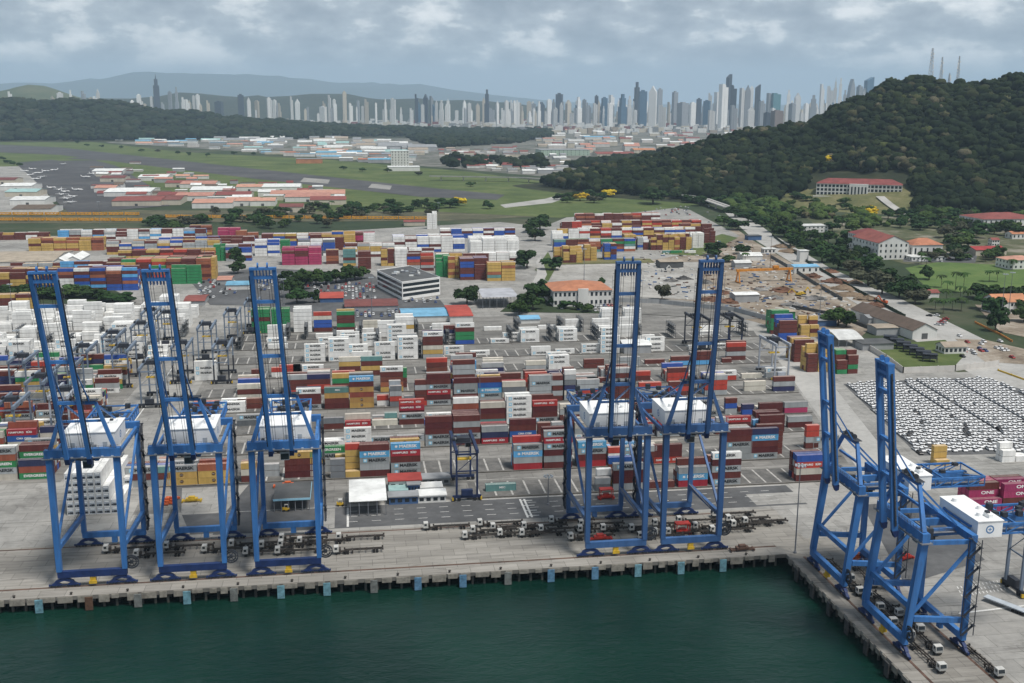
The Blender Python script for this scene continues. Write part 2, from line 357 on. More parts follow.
# pale patch and stains on the lane start (left)
sheet('lane_patch', [(-16, 375.0), (-9, 375.0), (-9, 395), (-16, 395)], 0.08, concrete)
psheet('apron_dark_patch', [(862, 505), (925, 500), (985, 560), (905, 585)], 0.07, asphalt)
psheet('apron_line', [(958, 613), (1030, 604.5), (1030, 606), (958, 614.5)], 0.09, white_paint)
hm_ = MB()
for k in range(14):
    for j in range(3):
        A_ = G(962+k*3.6-j*2, 597-j*4-k*0.55); hm_.poly([(A_[0], A_[1], 0.1), (A_[0]+0.35, A_[1], 0.1), (A_[0]+0.8, A_[1]+1.6, 0.1), (A_[0]+0.45, A_[1]+1.6, 0.1)])
tag(hm_.build('apron_hatching', white_paint), kind='structure')
# ================================================================== QUAY CRANES
blue1 = mat('crane_blue', (0.042, 0.155, 0.40), 0.5, 0.2, 0.3, dirt=0.5, dirtcol=(0.05, 0.075, 0.14), streak=True)
blue2 = mat('crane_shaded_blue', (0.045, 0.115, 0.275), 0.5, 0.16, 0.25, dirt=0.4, dirtcol=(0.04, 0.06, 0.12), streak=True)  # duller copy of the crane blue: cloud shade put into the colour
navy = mat('crane_navy', (0.012, 0.030, 0.11), 0.5, 0.2, 0.4, dirt=0.4, dirtcol=(0.02, 0.02, 0.04))
steel = mat('galvanised_steel', (0.16, 0.17, 0.19), 0.6, 0.2, 0.5)
darksteel = mat('dark_steel', (0.035, 0.04, 0.05), 0.6, 0.3, 0.6)
house_w = mat('house_white', (0.80, 0.81, 0.81), 0.5, 0.05, 0.3, dirt=0.12, dirtcol=(0.4, 0.38, 0.34), streak=True)
house_g = mat('house_grey', (0.40, 0.44, 0.48), 0.5, 0.1, 0.4)
glass = mat('dark_glass', (0.02, 0.028, 0.035), 0.15, 0.1, 0.5, spec=0.6)
yel = mat('machine_yellow', (0.55, 0.36, 0.03), 0.5, 0.15, 0.6, dirt=0.4)
orange = mat('machine_orange', (0.50, 0.10, 0.03), 0.55, 0.2, 0.6, dirt=0.4)
redm = mat('machine_red', (0.42, 0.035, 0.025), 0.5, 0.2, 0.6, dirt=0.35)
def crane(loc, rz, label, blue, S=20.0, Gg=33.0, PH=43.2, lean=0.0, boomL=59.3, boom_dy=-12.5, bdx=-2.6, bh=3.6, house=(16, 16, 5.6, 9), back=20.0, ap=17.0, stairs=1, sill=None, low=13.0):
    """local frame: x along the quay, +y inland from the waterside rail"""
    o = thing('quay_crane', label, 'crane', loc, rz, 'ship to shore container cranes')
    h = S/2; sill = sill or navy
    sx = (-h, h)
    # bogies with wheels
    for yy in (0, Gg):
        for x in (-h+1.2, h-1.2):
            m = MB()
            m.prism([(x-3.0, 1.9), (x-2.6, 2.35), (x-0.7, 3.34), (x+0.7, 3.34), (x+2.6, 2.35), (x+3.0, 1.9), (x+2.2, 1.75), (x, 2.3), (x-2.2, 1.75)], 'y', yy-0.5, yy+0.5)
            for e in (-2.5, 2.5): m.prism([(x+e-1.7, 1.0), (x+e-0.5, 1.74), (x+e+0.5, 1.74), (x+e+1.7, 1.0), (x+e+0.9, 0.8), (x+e-0.9, 0.8)], 'y', yy-0.45, yy+0.45)
            for dx in (-4.6, 4.6): m.box(x+dx-0.2, x+dx+0.2, yy-0.3, yy+0.3, 0.5, 1.1)
            m.box(x-4.5, x+4.5, yy-0.12, yy+0.12, 0.7, 0.98)
            bo = m.build('bogie', navy, o)
            m = MB()
            for dx in (-4.0, -3.1, -1.9, -1.0, 1.0, 1.9, 3.1, 4.0): m.cyl((x+dx, yy-0.3, 0.47), (x+dx, yy+0.3, 0.47), 0.42, n=8)
            m.box(x-4.0, x+4.0, yy-0.06, yy+0.06, 0.42, 0.52)
            m.build('wheels', darksteel, bo)
    # sill beams
    m = MB(); m.box(-h-0.6, h+0.6, -0.75, 0.75, 3.35, 5.5); m.build('sill_beam', sill, o)
    m = MB(); m.box(-h-0.6, h+0.6, Gg-0.7, Gg+0.7, 3.35, 5.3); m.box(-0.9, 0.9, Gg-0.6, Gg+0.6, 1.2, 3.34); m.build('sill_beam', blue, o)
    MB().box(-0.9, 0.9, -0.6, 0.6, 1.2, 3.34).box(-1.2, 1.2, -0.9, -0.62, 1.0, 2.0).build('tie_down_bracket', yel, o)
    # legs
    for x in sx:
        m = MB(); m.bar((x, 0, 5.45), (x, lean, PH), 1.55, 1.75, w2=1.9, h2=2.1, up=(0, 1, 0)); m.build('front_leg', blue, o)
        m = MB(); m.bar((x, Gg, 5.25), (x, Gg, PH-1), 1.5, 1.6, up=(0, 1, 0)); m.build('rear_leg', blue, o)
        f = low/PH
        MB().bar((x, lean*f+0.9, low), (x, Gg-0.8, low-1.5), 1.2, 1.5).build('side_tie', blue, o)
        MB().bar((x, lean*f+0.9, low+2), (x, Gg-0.6, PH-3), 0.75, 0.75).build('side_diagonal', blue, o)
        MB().bar((x, lean+1.1, PH-0.4), (x, Gg-0.7, PH-0.8), 0.9, 1.2).build('top_side_beam', blue, o)
    if lean: MB().box(-h+0.9, h-0.9, lean*0.42-0.6, lean*0.42+0.6, PH*0.42-0.8, PH*0.42+0.8).build('cross_tie', blue, o)
    MB().box(-h-1.3, h+1.3, lean-1.1, lean+1.1, PH+0.05, PH+2.6).build('front_portal_beam', blue, o)
    m = MB(); m.box(-h-2.0, h+2.0, lean-1.7, lean+1.7, PH-0.25, PH)
    for x in (-h-1.9, h+1.9):
        for yy in (lean-1.6, lean+1.6): m.box(x-0.05, x+0.05, yy-0.05, yy+0.05, PH, PH+1.1)
    m.build('leg_platform', steel, o)
    MB().box(-h-1.0, h+1.0, Gg-0.9, Gg+0.9, PH-0.9, PH+1.3).build('rear_portal_beam', blue, o)
    m = MB()      # handrails and cable trays along the portal beams and the ties
    for (yy, zz) in ((lean-1.05, PH+2.6),):
        for e in (0.55, 1.1): m.box(-h-1, h+1, yy-0.03, yy+0.03, zz+e-0.03, zz+e+0.03)
        x = -h-1
        while x <= h+1: m.box(x-0.04, x+0.04, yy-0.04, yy+0.04, zz, zz+1.1); x += 1.6
    m.build('handrail', steel, o)
    for x in sx:
        m = MB(); m.box(x-0.95, x-0.62, lean*low/PH+1.2, Gg-1, low-0.4, low-0.3)
        for e in (0.5, 1.0): m.box(x-0.97, x-0.93, lean*low/PH+1.2, Gg-1, low-0.3+e, low-0.26+e)
        yy = 2.0
        while yy < Gg-1: m.box(x-0.98, x-0.92, yy-0.04, yy+0.04, low-0.3, low+0.75); yy += 2.0
        m.build('tie_walkway', steel, o)
    rr0 = random.Random(int(loc[0]*3+loc[1]))
    for k in range(8):
        x = -h*0.85+k*h*1.7/7+rr0.uniform(-.4, .4); MB().box(x-0.5, x+0.5, lean+1.2, lean+1.2+rr0.uniform(0.8, 2.2), PH+0.1, PH+rr0.uniform(1.2, 3.2)).build('switch_cabinet', rr0.choice((darksteel, steel, darksteel)), o)
    m = MB()
    for k in range(7):
        x = -h+1+k*(2*h-2)/6; m.box(x-0.35, x+0.35, lean-1.5, lean-1.11, PH-0.2, PH+0.35)
    m.box(-h, h, lean-1.35, lean-1.25, PH-0.05, PH+0.05); m.build('floodlight_bar', house_g, o)
    # trolley girders and back reach
    gz = PH+0.2
    for x in (-3.7, 3.7): MB().box(x-0.55, x+0.55, lean+1.12, Gg+back, gz-2.2, gz-0.15).build('trolley_girder', blue, o)
    m = MB()
    for yy in (lean+6, Gg*0.55, Gg+6, Gg+back-0.8): m.box(-3.14, 3.14, yy-0.5, yy+0.5, gz-1.8, gz-0.5)
    for x in (-4.9, 4.9):
        m.box(x-0.6, x+0.6, lean+2, Gg+back, gz-0.9, gz-0.75)
        yy = lean+2
        while yy < Gg+back: m.box(x-0.04, x+0.04, yy-0.04, yy+0.04, gz-0.75, gz+0.35); yy += 2.2
        for zz in (gz-0.2, gz+0.32): m.box(x-0.03, x+0.03, lean+2, Gg+back, zz-0.03, zz+0.03)
    m.build('girder_walkway', steel, o)
    # back reach truss frame behind the house
    m = MB()
    yb, ye = Gg+2, Gg+back
    for x in (-7.0, 7.0):
        m.bar((x, yb, gz+1.4), (x, ye, gz+1.4), 0.5, 0.6); m.bar((x, yb, gz-1.4), (x, ye, gz-1.4), 0.4, 0.5)
        n = 5
        for k in range(n):
            a = yb+(ye-yb)*k/n; c = yb+(ye-yb)*(k+1)/n
            m.bar((x, a, gz-1.4), (x, c, gz+1.4), 0.28); m.bar((x, c, gz+1.4), (x, c, gz-1.4), 0.28)
    for yy in (yb, (yb+ye)/2, ye): m.bar((-7, yy, gz+1.4), (7, yy, gz+1.4), 0.5)
    m.bar((-7, yb, gz+1.5), (7, ye, gz+1.5), 0.3); m.bar((7, yb, gz+1.5), (-7, ye, gz+1.5), 0.3)
    m.build('back_frame', blue, o)
    rr = random.Random(int(loc[0]*7+loc[1]))
    for k in range(9):
        x = rr.uniform(-6, 6); yy = rr.uniform(yb, ye-2); MB().box(x-0.8, x+0.8, yy-0.6, yy+0.9, gz+1.7, gz+1.8+rr.uniform(0.6, 2.0)).build('winch', darksteel, o)
    # machinery house
    hw, hd, hh, hy = house
    hz = PH-1.0+0.2
    hs = MB().box(-hw/2, hw/2, hy, hy+hd, hz, hz+hh).box(-hw/2-0.2, hw/2+0.2, hy-0.2, hy+hd+0.2, hz+hh, hz+hh+0.25).build('machinery_house', house_w, o)
    for x in (-0.32, 0.04, 0.30): MB().box(x*hw-0.7, x*hw+0.7, hy-0.09, hy-0.005, hz+0.3, hz+2.6).build('door', house_g, hs)
    for (x, yy, r) in ((-0.28, 0.3, 1.1), (0.3, 0.35, 0.9), (0.05, 0.75, 0.8)):
        MB().cyl((x*hw, hy+yy*hd, hz+hh+0.25), (x*hw, hy+yy*hd, hz+hh+1.2), r, r*0.8, 12).build('roof_vent', house_w, hs)
    MB().box(0.28*hw, 0.42*hw, hy+0.55*hd, hy+0.72*hd, hz+hh+0.25, hz+hh+1.3).build('roof_hatch', house_w, hs)
    MB().box(0.30*hw, 0.36*hw, hy+0.56*hd-0.1, hy+0.56*hd+0.9, hz+hh+1.31, hz+hh+1.9).build('roof_unit', darksteel, hs)
    m = MB()  # round emblem on the short side
    for sgn in (1, -1):
        X0 = sgn*(hw/2+0.02)
        for k in range(20):
            a, c = 2*math.pi*k/20, 2*math.pi*(k+1)/20
            m.poly([(X0, hy+hd/2+1.25*math.cos(t_), hz+hh*0.5+1.25*math.sin(t_)) for t_ in (a, c)]+[(X0, hy+hd/2+0.85*math.cos(t_), hz+hh*0.5+0.85*math.sin(t_)) for t_ in (c, a)])
        m.box(X0-0.01, X0+0.01, hy+hd/2-0.5, hy+hd/2+0.5, hz+hh*0.5-0.12, hz+hh*0.5+0.12); m.box(X0-0.011, X0+0.011, hy+hd/2-0.12, hy+hd/2+0.12, hz+hh*0.5-0.5, hz+hh*0.5+0.5)
    m.build('emblem', mat('emblem_blue', (0.10, 0.22, 0.42), 0.6), hs)
    # pylon: raked legs to apex, stays to the rear
    az = PH+ap; ay = lean+1.5
    for sgn in (-1, 1):
        MB().bar((sgn*(h-0.4), lean, PH+2.5), (sgn*4.6, ay, az), 1.15, 1.25, w2=0.9, h2=1.0, up=(0, 1, 0)).build('pylon_leg', blue, o)
        MB().bar((sgn*4.6, ay, az-0.6), (sgn*5.2, Gg-1, PH+1.4), 0.5, 0.5).build('back_stay', blue, o)
    m = MB(); m.bar((-4.6, ay, az), (4.6, ay, az), 1.1, 1.2); m.bar((-6.6, ay, az-6), (6.6, ay, az-6), 0.6, 0.7); m.build('pylon_head', blue, o)
    m = MB(); m.box(-5.5, 5.5, ay-1.2, ay+1.2, az+0.65, az+0.8)
    for x in (-2.5, 0, 2.5): m.cyl((x-0.3, ay, az+1.4), (x+0.3, ay, az+1.4), 0.8, n=12)
    for x in (-5.4, -1.8, 1.8, 5.4): m.box(x-0.05, x+0.05, ay-1.2, ay-1.1, az+0.8, az+1.9)
    m.build('sheave_platform', darksteel, o)
    # raised boom
    bo = tag(put('boom', None, o, (0, 0, 0)))
    hy0, hz0 = lean-4.2, PH-1.5+bh
    dz = math.sqrt(boomL**2-boom_dy**2); ty, tz = hy0+boom_dy, hz0+dz
    d = Vector((0, boom_dy, dz)).normalized()
    def bp(s, x): return (x*0.86+bdx*(0.2+0.8*s/boomL), hy0+d.y*s, hz0+d.z*s)
    for x in (-3.8, 3.8): MB().bar(bp(-1.5, x), bp(boomL, x), 1.15, 1.8, up=(0, 1, 0)).build('boom_girder', blue, bo)
    for s in (boomL*0.30, boomL*0.53, boomL*0.83): MB().bar(bp(s, -3.22), bp(s, 3.22), 0.95, 1.2, up=(0, 1, 0)).build('boom_cross_beam', blue, bo)
    m = MB(); n = 14
    for k in range(n):
        s0, s1 = 2+(boomL-6)*k/n, 2+(boomL-6)*(k+1)/n
        for x in (-4.75, 4.75): A_, B_ = Vector(bp(s0, x)), Vector(bp(s1, x)); off = Vector((0.75 if x > 0 else -0.75, -0.2, 0)); m.bar(A_+off, B_+off, 0.07); m.bar(A_, A_+off, 0.07)
    m.build('boom_handrail', steel, bo)
    m = MB(); m.bar(bp(boomL-2.4, -3.22), bp(boomL-2.4, 3.22), 1.6, 0.9, up=(0, 0, 1)); m.bar(bp(boomL+0.3, -4.5), bp(boomL+0.3, 4.5), 2.0, 0.7)
    for k in range(7):
        x = -3.2+k*1.07; m.bar(bp(boomL-4.0, x), bp(boomL+0.2, x), 0.28, 1.2, up=(0, 1, 0))
    for x in (-1.6, 1.6): m.cyl(Vector(bp(boomL+1.4, x-0.25)), Vector(bp(boomL+1.4, x+0.25)), 0.75, n=12)
    m.build('boom_tip', blue, bo)
    m = MB()
    for x in (-2.4, -1.5, 1.4, 2.3): m.cyl(bp(2, x), bp(boomL-3, x), 0.06, n=4)
    for x in (-4.75, 4.75):     # walkway and cable trays beside each girder
        m.bar(bp(0, x), bp(boomL-2, x), 0.25, 0.5, up=(0, 1, 0))
        s = 1.0
        while s < boomL-3: m.bar(bp(s, x), Vector(bp(s, x))+Vector((0.5 if x > 0 else -0.5, 0.3, 0)), 0.08); s += 2.2
    m.build('hoist_cables', darksteel, bo)
    for x in (-4.4, 4.4):   # folded fore stays
        MB().bar(bp(boomL*0.53, x*0.86), (x*0.86+bdx*0.3, ay-0.8, az+0.4), 0.35, 0.35).build('fore_stay', blue, bo)
    for x in (-3.8, 3.8): X_ = bp(-1.5, x); MB().prism([(X_[1]-1.0, X_[2]-0.02), (X_[1]+1.0, X_[2]-0.02), (X_[1]+0.9, X_[2]-1.6), (X_[1]-0.1, X_[2]-2.0)], 'x', X_[0]-0.7, X_[0]+0.7).build('girder_foot', navy, bo)
    # trolley, spreader head block and cab under the girder
    yt = lean+5.5
    cb = MB().box(-1.4, 1.4, yt-1.2, yt+1.6, gz-5.6, gz-2.6).build('operator_cab', house_g, o)
    MB().box(-1.3, 1.3, yt-1.25, yt-1.202, gz-5.3, gz-3.4).build('window', glass, cb)
    MB().box(-4.0, 4.0, yt-2, yt+3.5, gz-2.55, gz-2.25).box(-2.8, 2.8, yt+1.8, yt+3.4, gz-4.0, gz-2.6).build('trolley', darksteel, o)
    # cable reel
    cx = h+2.1; m = MB()
    m.cyl((cx, -0.2, 7.4), (cx, 0.25, 7.4), 0.6, n=14)
    for k in range(18):
        a, c = 2*math.pi*k/18, 2*math.pi*(k+1)/18
        for rr_, wd in ((2.15, 0.28), (1.5, 0.2)): m.bar((cx+rr_*math.cos(a), 0, 7.4+rr_*math.sin(a)), (cx+rr_*math.cos(c), 0, 7.4+rr_*math.sin(c)), wd, 0.45)
        if k % 3 == 0: m.bar((cx, 0, 7.4), (cx+2.1*math.cos(a), 0, 7.4+2.1*math.sin(a)), 0.18)
    m.bar((h, 0.3, 6.4), (cx, 0.3, 7.4), 0.4); m.build('cable_reel', darksteel, o)
    # stair tower on a rear leg
    if stairs:
        m = MB(); x0 = stairs*(h+1.4); y0 = Gg+0.2; z = 5.5; k = 0
        while z < PH-2:
            s1 = 1 if k % 2 == 0 else -1
            m.bar((x0, y0-1.6*s1, z), (x0, y0+1.6*s1, z+2.9), 0.8, 0.12); m.box(x0-0.6, x0+0.6, y0+1.6*s1-0.5, y0+1.6*s1+0.5, z+2.85, z+2.95)
            for e in (-0.45, 0.45): m.bar((x0+e, y0-1.6*s1, z+1.0), (x0+e, y0+1.6*s1, z+3.9), 0.07)
            z += 2.9; k += 1
        for e in (-1.9, 1.9): m.box(x0-0.1, x0+0.1, y0+e-0.1, y0+e+0.1, 5.3, PH)
        m.build('stair_tower', darksteel, o)
    # ladders on the front leg
    m = MB(); x = -h-1.05
    for e in (-0.25, 0.25): m.bar((x, lean*0.1+e, 6), (x, lean+e, PH), 0.08)
    m.build('leg_ladder', steel, o)
    return o
for X, lb, bl_ in ((-84.5, 'tall blue quay crane with raised boom, leftmost, beside the white reefer stack', blue1),
                   (-53.5, 'tall blue quay crane with raised boom, second from the left on the front quay', blue1),
                   (-23.3, 'tall blue quay crane with raised boom, third from left, before the dark roofed shed', blue1)):
    crane((X, 337, 0), 0, lb, bl_)
crane((86.5, 337, 0), 0, 'dull blue quay crane with raised boom, fourth from left, amid the front quay', blue2, stairs=-1, sill=blue2)
crane((113.0, 337, 0), 0, 'dull blue quay crane with raised boom, nearest the inner quay corner', blue2, stairs=-1, sill=blue2)
SK = dict(S=24.0, Gg=17.5, PH=33.8, lean=3.0, boomL=46.5, boom_dy=-5.0, bdx=0.0, bh=3.0, house=(20, 7.5, 4.7, 20), back=30, ap=14, sill=blue1, low=11)
crane((150.2, 308.5, 0), -math.pi/2, 'bright blue crane on the side quay, farther one, near the quay corner', blue1, stairs=1, **SK)
crane((150.2, 270.5, 0), -math.pi/2, 'bright blue crane on the side quay, nearer one, with long white house', blue1, stairs=1, **SK)
# ================================================================== CONTAINERS
CC = {'m': ('maroon', (0.115, 0.019, 0.018)), 'r': ('red', (0.42, 0.018, 0.020)), 'g': ('grey', (0.30, 0.325, 0.335)), 'b': ('light blue', (0.06, 0.34, 0.62)),
      'y': ('mustard yellow', (0.46, 0.27, 0.05)), 'G': ('green', (0.005, 0.20, 0.05)), 'n': ('navy', (0.022, 0.03, 0.095)), 'B': ('deep blue', (0.012, 0.09, 0.36)),
      'o': ('rust orange', (0.30, 0.075, 0.035)), 'p': ('magenta', (0.36, 0.024, 0.115)), 't': ('teal', (0.09, 0.23, 0.22)), 'c': ('cream', (0.50, 0.47, 0.40)),
      's': ('slate grey', (0.14, 0.155, 0.17)), 'w': ('white', (0.74, 0.74, 0.72)), 'T': ('brown', (0.15, 0.035, 0.025))}
# sky light on tops is put into a paler colour: a second material slot
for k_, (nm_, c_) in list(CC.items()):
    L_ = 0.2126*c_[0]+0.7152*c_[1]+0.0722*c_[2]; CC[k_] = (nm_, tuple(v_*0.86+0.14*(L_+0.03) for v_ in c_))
cm, ctop = {}, {}
for k, (nm, c) in CC.items():
    cm[k] = mat('container_'+nm.replace(' ', '_'), c, 0.55, 0.12, 0.35, dirt=0.28 if k != 'w' else 0.16, dirtcol=tuple(0.5*v+0.04 for v in c), objvar=0.16 if k != 'w' else 0.06, streak=True)
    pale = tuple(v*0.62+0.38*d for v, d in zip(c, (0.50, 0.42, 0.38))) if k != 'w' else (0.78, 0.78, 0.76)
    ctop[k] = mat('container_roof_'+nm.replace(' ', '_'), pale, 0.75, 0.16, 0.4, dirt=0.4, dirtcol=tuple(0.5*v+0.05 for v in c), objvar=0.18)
ink = mat('lettering_black', (0.02, 0.022, 0.025), 0.6, 0.1, 1)
wink = mat('lettering_white', (0.75, 0.75, 0.74), 0.6, 0.05, 1)
star = mat('lettering_sky_blue', (0.22, 0.55, 0.75), 0.6, 0.05, 1)
bink = mat('lettering_dark_blue', (0.03, 0.10, 0.30), 0.6, 0.05, 1)
mink = mat('emblem_brown', (0.11, 0.06, 0.025), 0.6, 0.1, 1)
def text_mesh(s, size, bold=0.0, sx=1.0):
    c = bpy.data.curves.new('lettering', 'FONT'); c.body = s; c.size = size; c.align_x = 'CENTER'; c.align_y = 'CENTER'; c.offset = bold
    o = bpy.data.objects.new('lettering', c); COL.objects.link(o); bpy.context.view_layer.update()
    me = bpy.data.meshes.new_from_object(o.evaluated_get(bpy.context.evaluated_depsgraph_get())); bpy.data.objects.remove(o)
    co = np.zeros(len(me.vertices)*3); me.vertices.foreach_get('co', co); co = co.reshape(-1, 3); co[:, 0] *= sx
    faces = [list(p.vertices) for p in me.polygons]; bpy.data.meshes.remove(me); return co, faces
def letter_mesh(items):
    """items: (text|shape, size, x, z, matindex)"""
    mb = MB()
    for it in items:
        if it[0] == '#sq':
            _, s, x, z, mi = it; mb.poly([(x-s, 0, z-s), (x+s, 0, z-s), (x+s, 0, z+s), (x-s, 0, z+s)], mi)
        elif it[0] == '#star':
            _, s, x, z, mi = it
            mb.poly([(x+math.cos(math.pi*k/7+math.pi/2)*(s if k % 2 == 0 else s*0.5), -0.012, z+math.sin(math.pi*k/7+math.pi/2)*(s if k % 2 == 0 else s*0.5)) for k in range(14)], mi)
        elif it[0] == '#oct':
            _, s, x, z, mi = it; mb.poly([(x+math.cos(math.pi*(k+.5)/4)*s, 0, z+math.sin(math.pi*(k+.5)/4)*s) for k in range(8)], mi)
        elif it[0] == '#bar':
            _, s, x, z, mi, l = it; mb.poly([(x-l/2, 0, z-s/2), (x+l/2, 0, z-s/2), (x+l/2, 0, z+s/2), (x-l/2, 0, z+s/2)], mi)
        else:
            s, size, x, z, mi = it[:5]; co, fs = text_mesh(s, size, 0.035*size, it[5] if len(it) > 5 else 1.15); k = len(mb.v)
            mb.v += [(c[0]+x, 0, c[1]+z) for c in co]
            for f in fs: mb.f.append(tuple(k+i for i in f)); mb.m.append(mi)
    me = bpy.data.meshes.new('lettering'); me.from_pydata(mb.v, [], mb.f)
    for m in (ink, wink, star, bink, mink): me.materials.append(m)
    me.polygons.foreach_set('material_index', mb.m); return me
LET = {}
for L in (12.19, 6.06):
    q = 1 if L > 10 else 0.55
    LET['g', L] = letter_mesh([('#sq', 0.72*q**.4, -3.9*q, 1.45, 2), ('#star', 0.6*q**.4, -3.9*q, 1.45, 1), ('MAERSK', 1.75*q, 1.1*q, 1.45, 0)])
    LET['w', L] = letter_mesh([('#sq', 0.75*q**.4, -4.3*q, 1.5, 2), ('#star', 0.62*q**.4, -4.3*q, 1.5, 1), ('MAERSK', 1.5*q, 0.4*q, 1.5, 0)])
    LET['b', L] = letter_mesh([('#star', 0.75*q**.4, -3.9*q, 1.45, 1), ('MAERSK', 1.75*q, 1.0*q, 1.45, 1)])
    LET['r', L] = letter_mesh([('HAMBURG', 1.15*q, -2.2*q, 1.45, 1), ('SÜD', 1.15*q, 3.2*q, 1.45, 1)])
    LET['G', L] = letter_mesh([('EVERGREEN', 1.45*q, 0, 1.45, 1)])
    LET['p', L] = letter_mesh([('ONE', 1.7*q, 1.5*q, 1.5, 1, 1.5)])
    LET['y', L] = letter_mesh([('#oct', 0.75, 0, 1.45, 4), ('MSC', 0.55, 0, 1.45, 1)])
    LET['B', L] = letter_mesh([('CMA CGM', 1.15*q, 0.8*q, 1.4, 1)])
    LET['t', L] = letter_mesh([('DONG JIN', 0.9*q, 0.5*q, 1.45, 1)]) if False else letter_mesh([('MSC', 1.1*q, 0.5*q, 1.45, 1)])
    LET['T', L] = letter_mesh([('CHINA SHIPPING', 0.95*q, 0, 1.45, 1)])
LPROB = {'g': 0.75, 'w': 0.8, 'b': 1, 'r': 0.6, 'G': 0.95, 'p': 0.7, 'y': 0.9, 'B': 0.7, 't': 0.4, 'T': 0.3}
CH = 2.75
def container_mesh(L, key, reefer=False):
    W = 2.44; h = CH-0.06; mb = MB()
    xs, ys = L/2, W/2
    # corner posts, rails
    for sx_ in (-1, 1):
        for sy_ in (-1, 1): mb.box(sx_*xs-(0.16 if sx_ > 0 else 0), sx_*xs+(0.16 if sx_ < 0 else 0), sy_*ys-(0.14 if sy_ > 0 else 0), sy_*ys+(0.14 if sy_ < 0 else 0), 0, h)
    for z0, z1 in ((0.0, 0.2), (h-0.14, h)):
        for sy_ in (-1, 1): mb.box(-xs+0.161, xs-0.161, sy_*ys-(0.12 if sy_ > 0 else 0), sy_*ys+(0.12 if sy_ < 0 else 0), z0, z1)
        for sx_ in (-1, 1): mb.box(sx_*xs-(0.12 if sx_ > 0 else 0), sx_*xs+(0.12 if sx_ < 0 else 0), -ys+0.141, ys-0.141, z0, z1)
    # corrugated long sides
    n = int(L/0.62)
    for sy_ in (-1, 1):
        for i in range(n):
            a = -xs+0.16+(L-0.32)*i/n; c = -xs+0.16+(L-0.32)*(i+1)/n
            d0, d1 = (0.02, 0.07) if not reefer else (0.02, 0.03)
            q = [(a, d0), (a+(c-a)*0.42, d0), (a+(c-a)*0.5, d1), (a+(c-a)*0.92, d1), (c, d0)]
            for (xa, da), (xb, db) in zip(q[:-1], q[1:]):
                mb.poly([(xa, sy_*(ys-da), 0.201), (xb, sy_*(ys-db), 0.201), (xb, sy_*(ys-db), h-0.141), (xa, sy_*(ys-da), h-0.141)])
    mb.box(-xs+0.13, xs-0.13, -ys+0.13, ys-0.13, 0.05, h-0.15)          # inner box closes the ends
    for i in range(int(L/0.6)):                                          # ribbed roof
        a = -xs+0.13+(L-0.26)*i/int(L/0.6); c = -xs+0.13+(L-0.26)*(i+1)/int(L/0.6)
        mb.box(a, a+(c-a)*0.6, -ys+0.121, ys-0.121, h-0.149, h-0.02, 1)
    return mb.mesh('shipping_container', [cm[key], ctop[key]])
def door_mesh(L, key):
    h = CH-0.06; mb = MB(); x = L/2
    for s in (-1, 1):
        mb.box(x-0.118, x-0.05, s*0.56-0.53, s*0.56+0.53, 0.22, h-0.17)
        for d in (-0.28, 0.28): mb.cyl((x-0.02, s*0.56+d, 0.15), (x-0.02, s*0.56+d, h-0.1), 0.03, n=5, mi=1)
    return mb.mesh('door', [cm[key], steel])
def unit_mesh(L):
    h = CH-0.06; x = -L/2; mb = MB()
    mb.box(x+0.05, x+0.118, -1.06, 1.06, 0.22, h-0.17); mb.box(x+0.02, x+0.051, -0.85, 0.35, 0.4, 1.25, 1); mb.box(x+0.02, x+0.052, 0.45, 0.95, 0.5, 1.1, 1); mb.box(x+0.02, x+0.05, -0.8, 0.8, 1.9, 2.35, 2)
    return mb.mesh('cooling_unit', [house_g, darksteel, house_w])
_cme, _dme, _ume = {}, {}, {}
conts = []      # dicts
def add_cont(X, Y, tier, L, key, rz=0.0, where='', stackid=None, vis=0):
    conts.append(dict(X=X, Y=Y, z=0.09+tier*CH, L=L, k=key, rz=rz, where=where, sid=stackid, tier=tier, vis=vis))
_sid = [0]
L40, L20 = 12.19, 6.06
DRY = 'mmmmmmmgggrrboccnsyBT'
def stack(fy, row, px, tiers, L=L40, where='', X=None):
    Y = fy+1.4+row*2.72
    if X is None: X = Xat(px, Y-1.2, 1.0)
    _sid[0] += 1
    for t_, k in enumerate(tiers): add_cont(X, Y, t_, L, k, 0, where, _sid[0], 0)
    return X
BL = {'A': 399.5, 'B': 429.5, 'C': 467, 'D': 497, 'E': 535.5, 'F': 565.5, 'G': 604, 'H': 641, 'I': 679, 'J': 706, 'K': 731}
BW = {'A': 'nearest yard block', 'B': 'second yard block', 'C': 'third yard block', 'D': 'fourth yard block', 'E': 'fifth yard block', 'F': 'sixth yard block',
      'G': 'seventh yard block', 'H': 'eighth yard block', 'I': 'ninth yard block', 'J': 'tenth yard block', 'K': 'last yard block'}
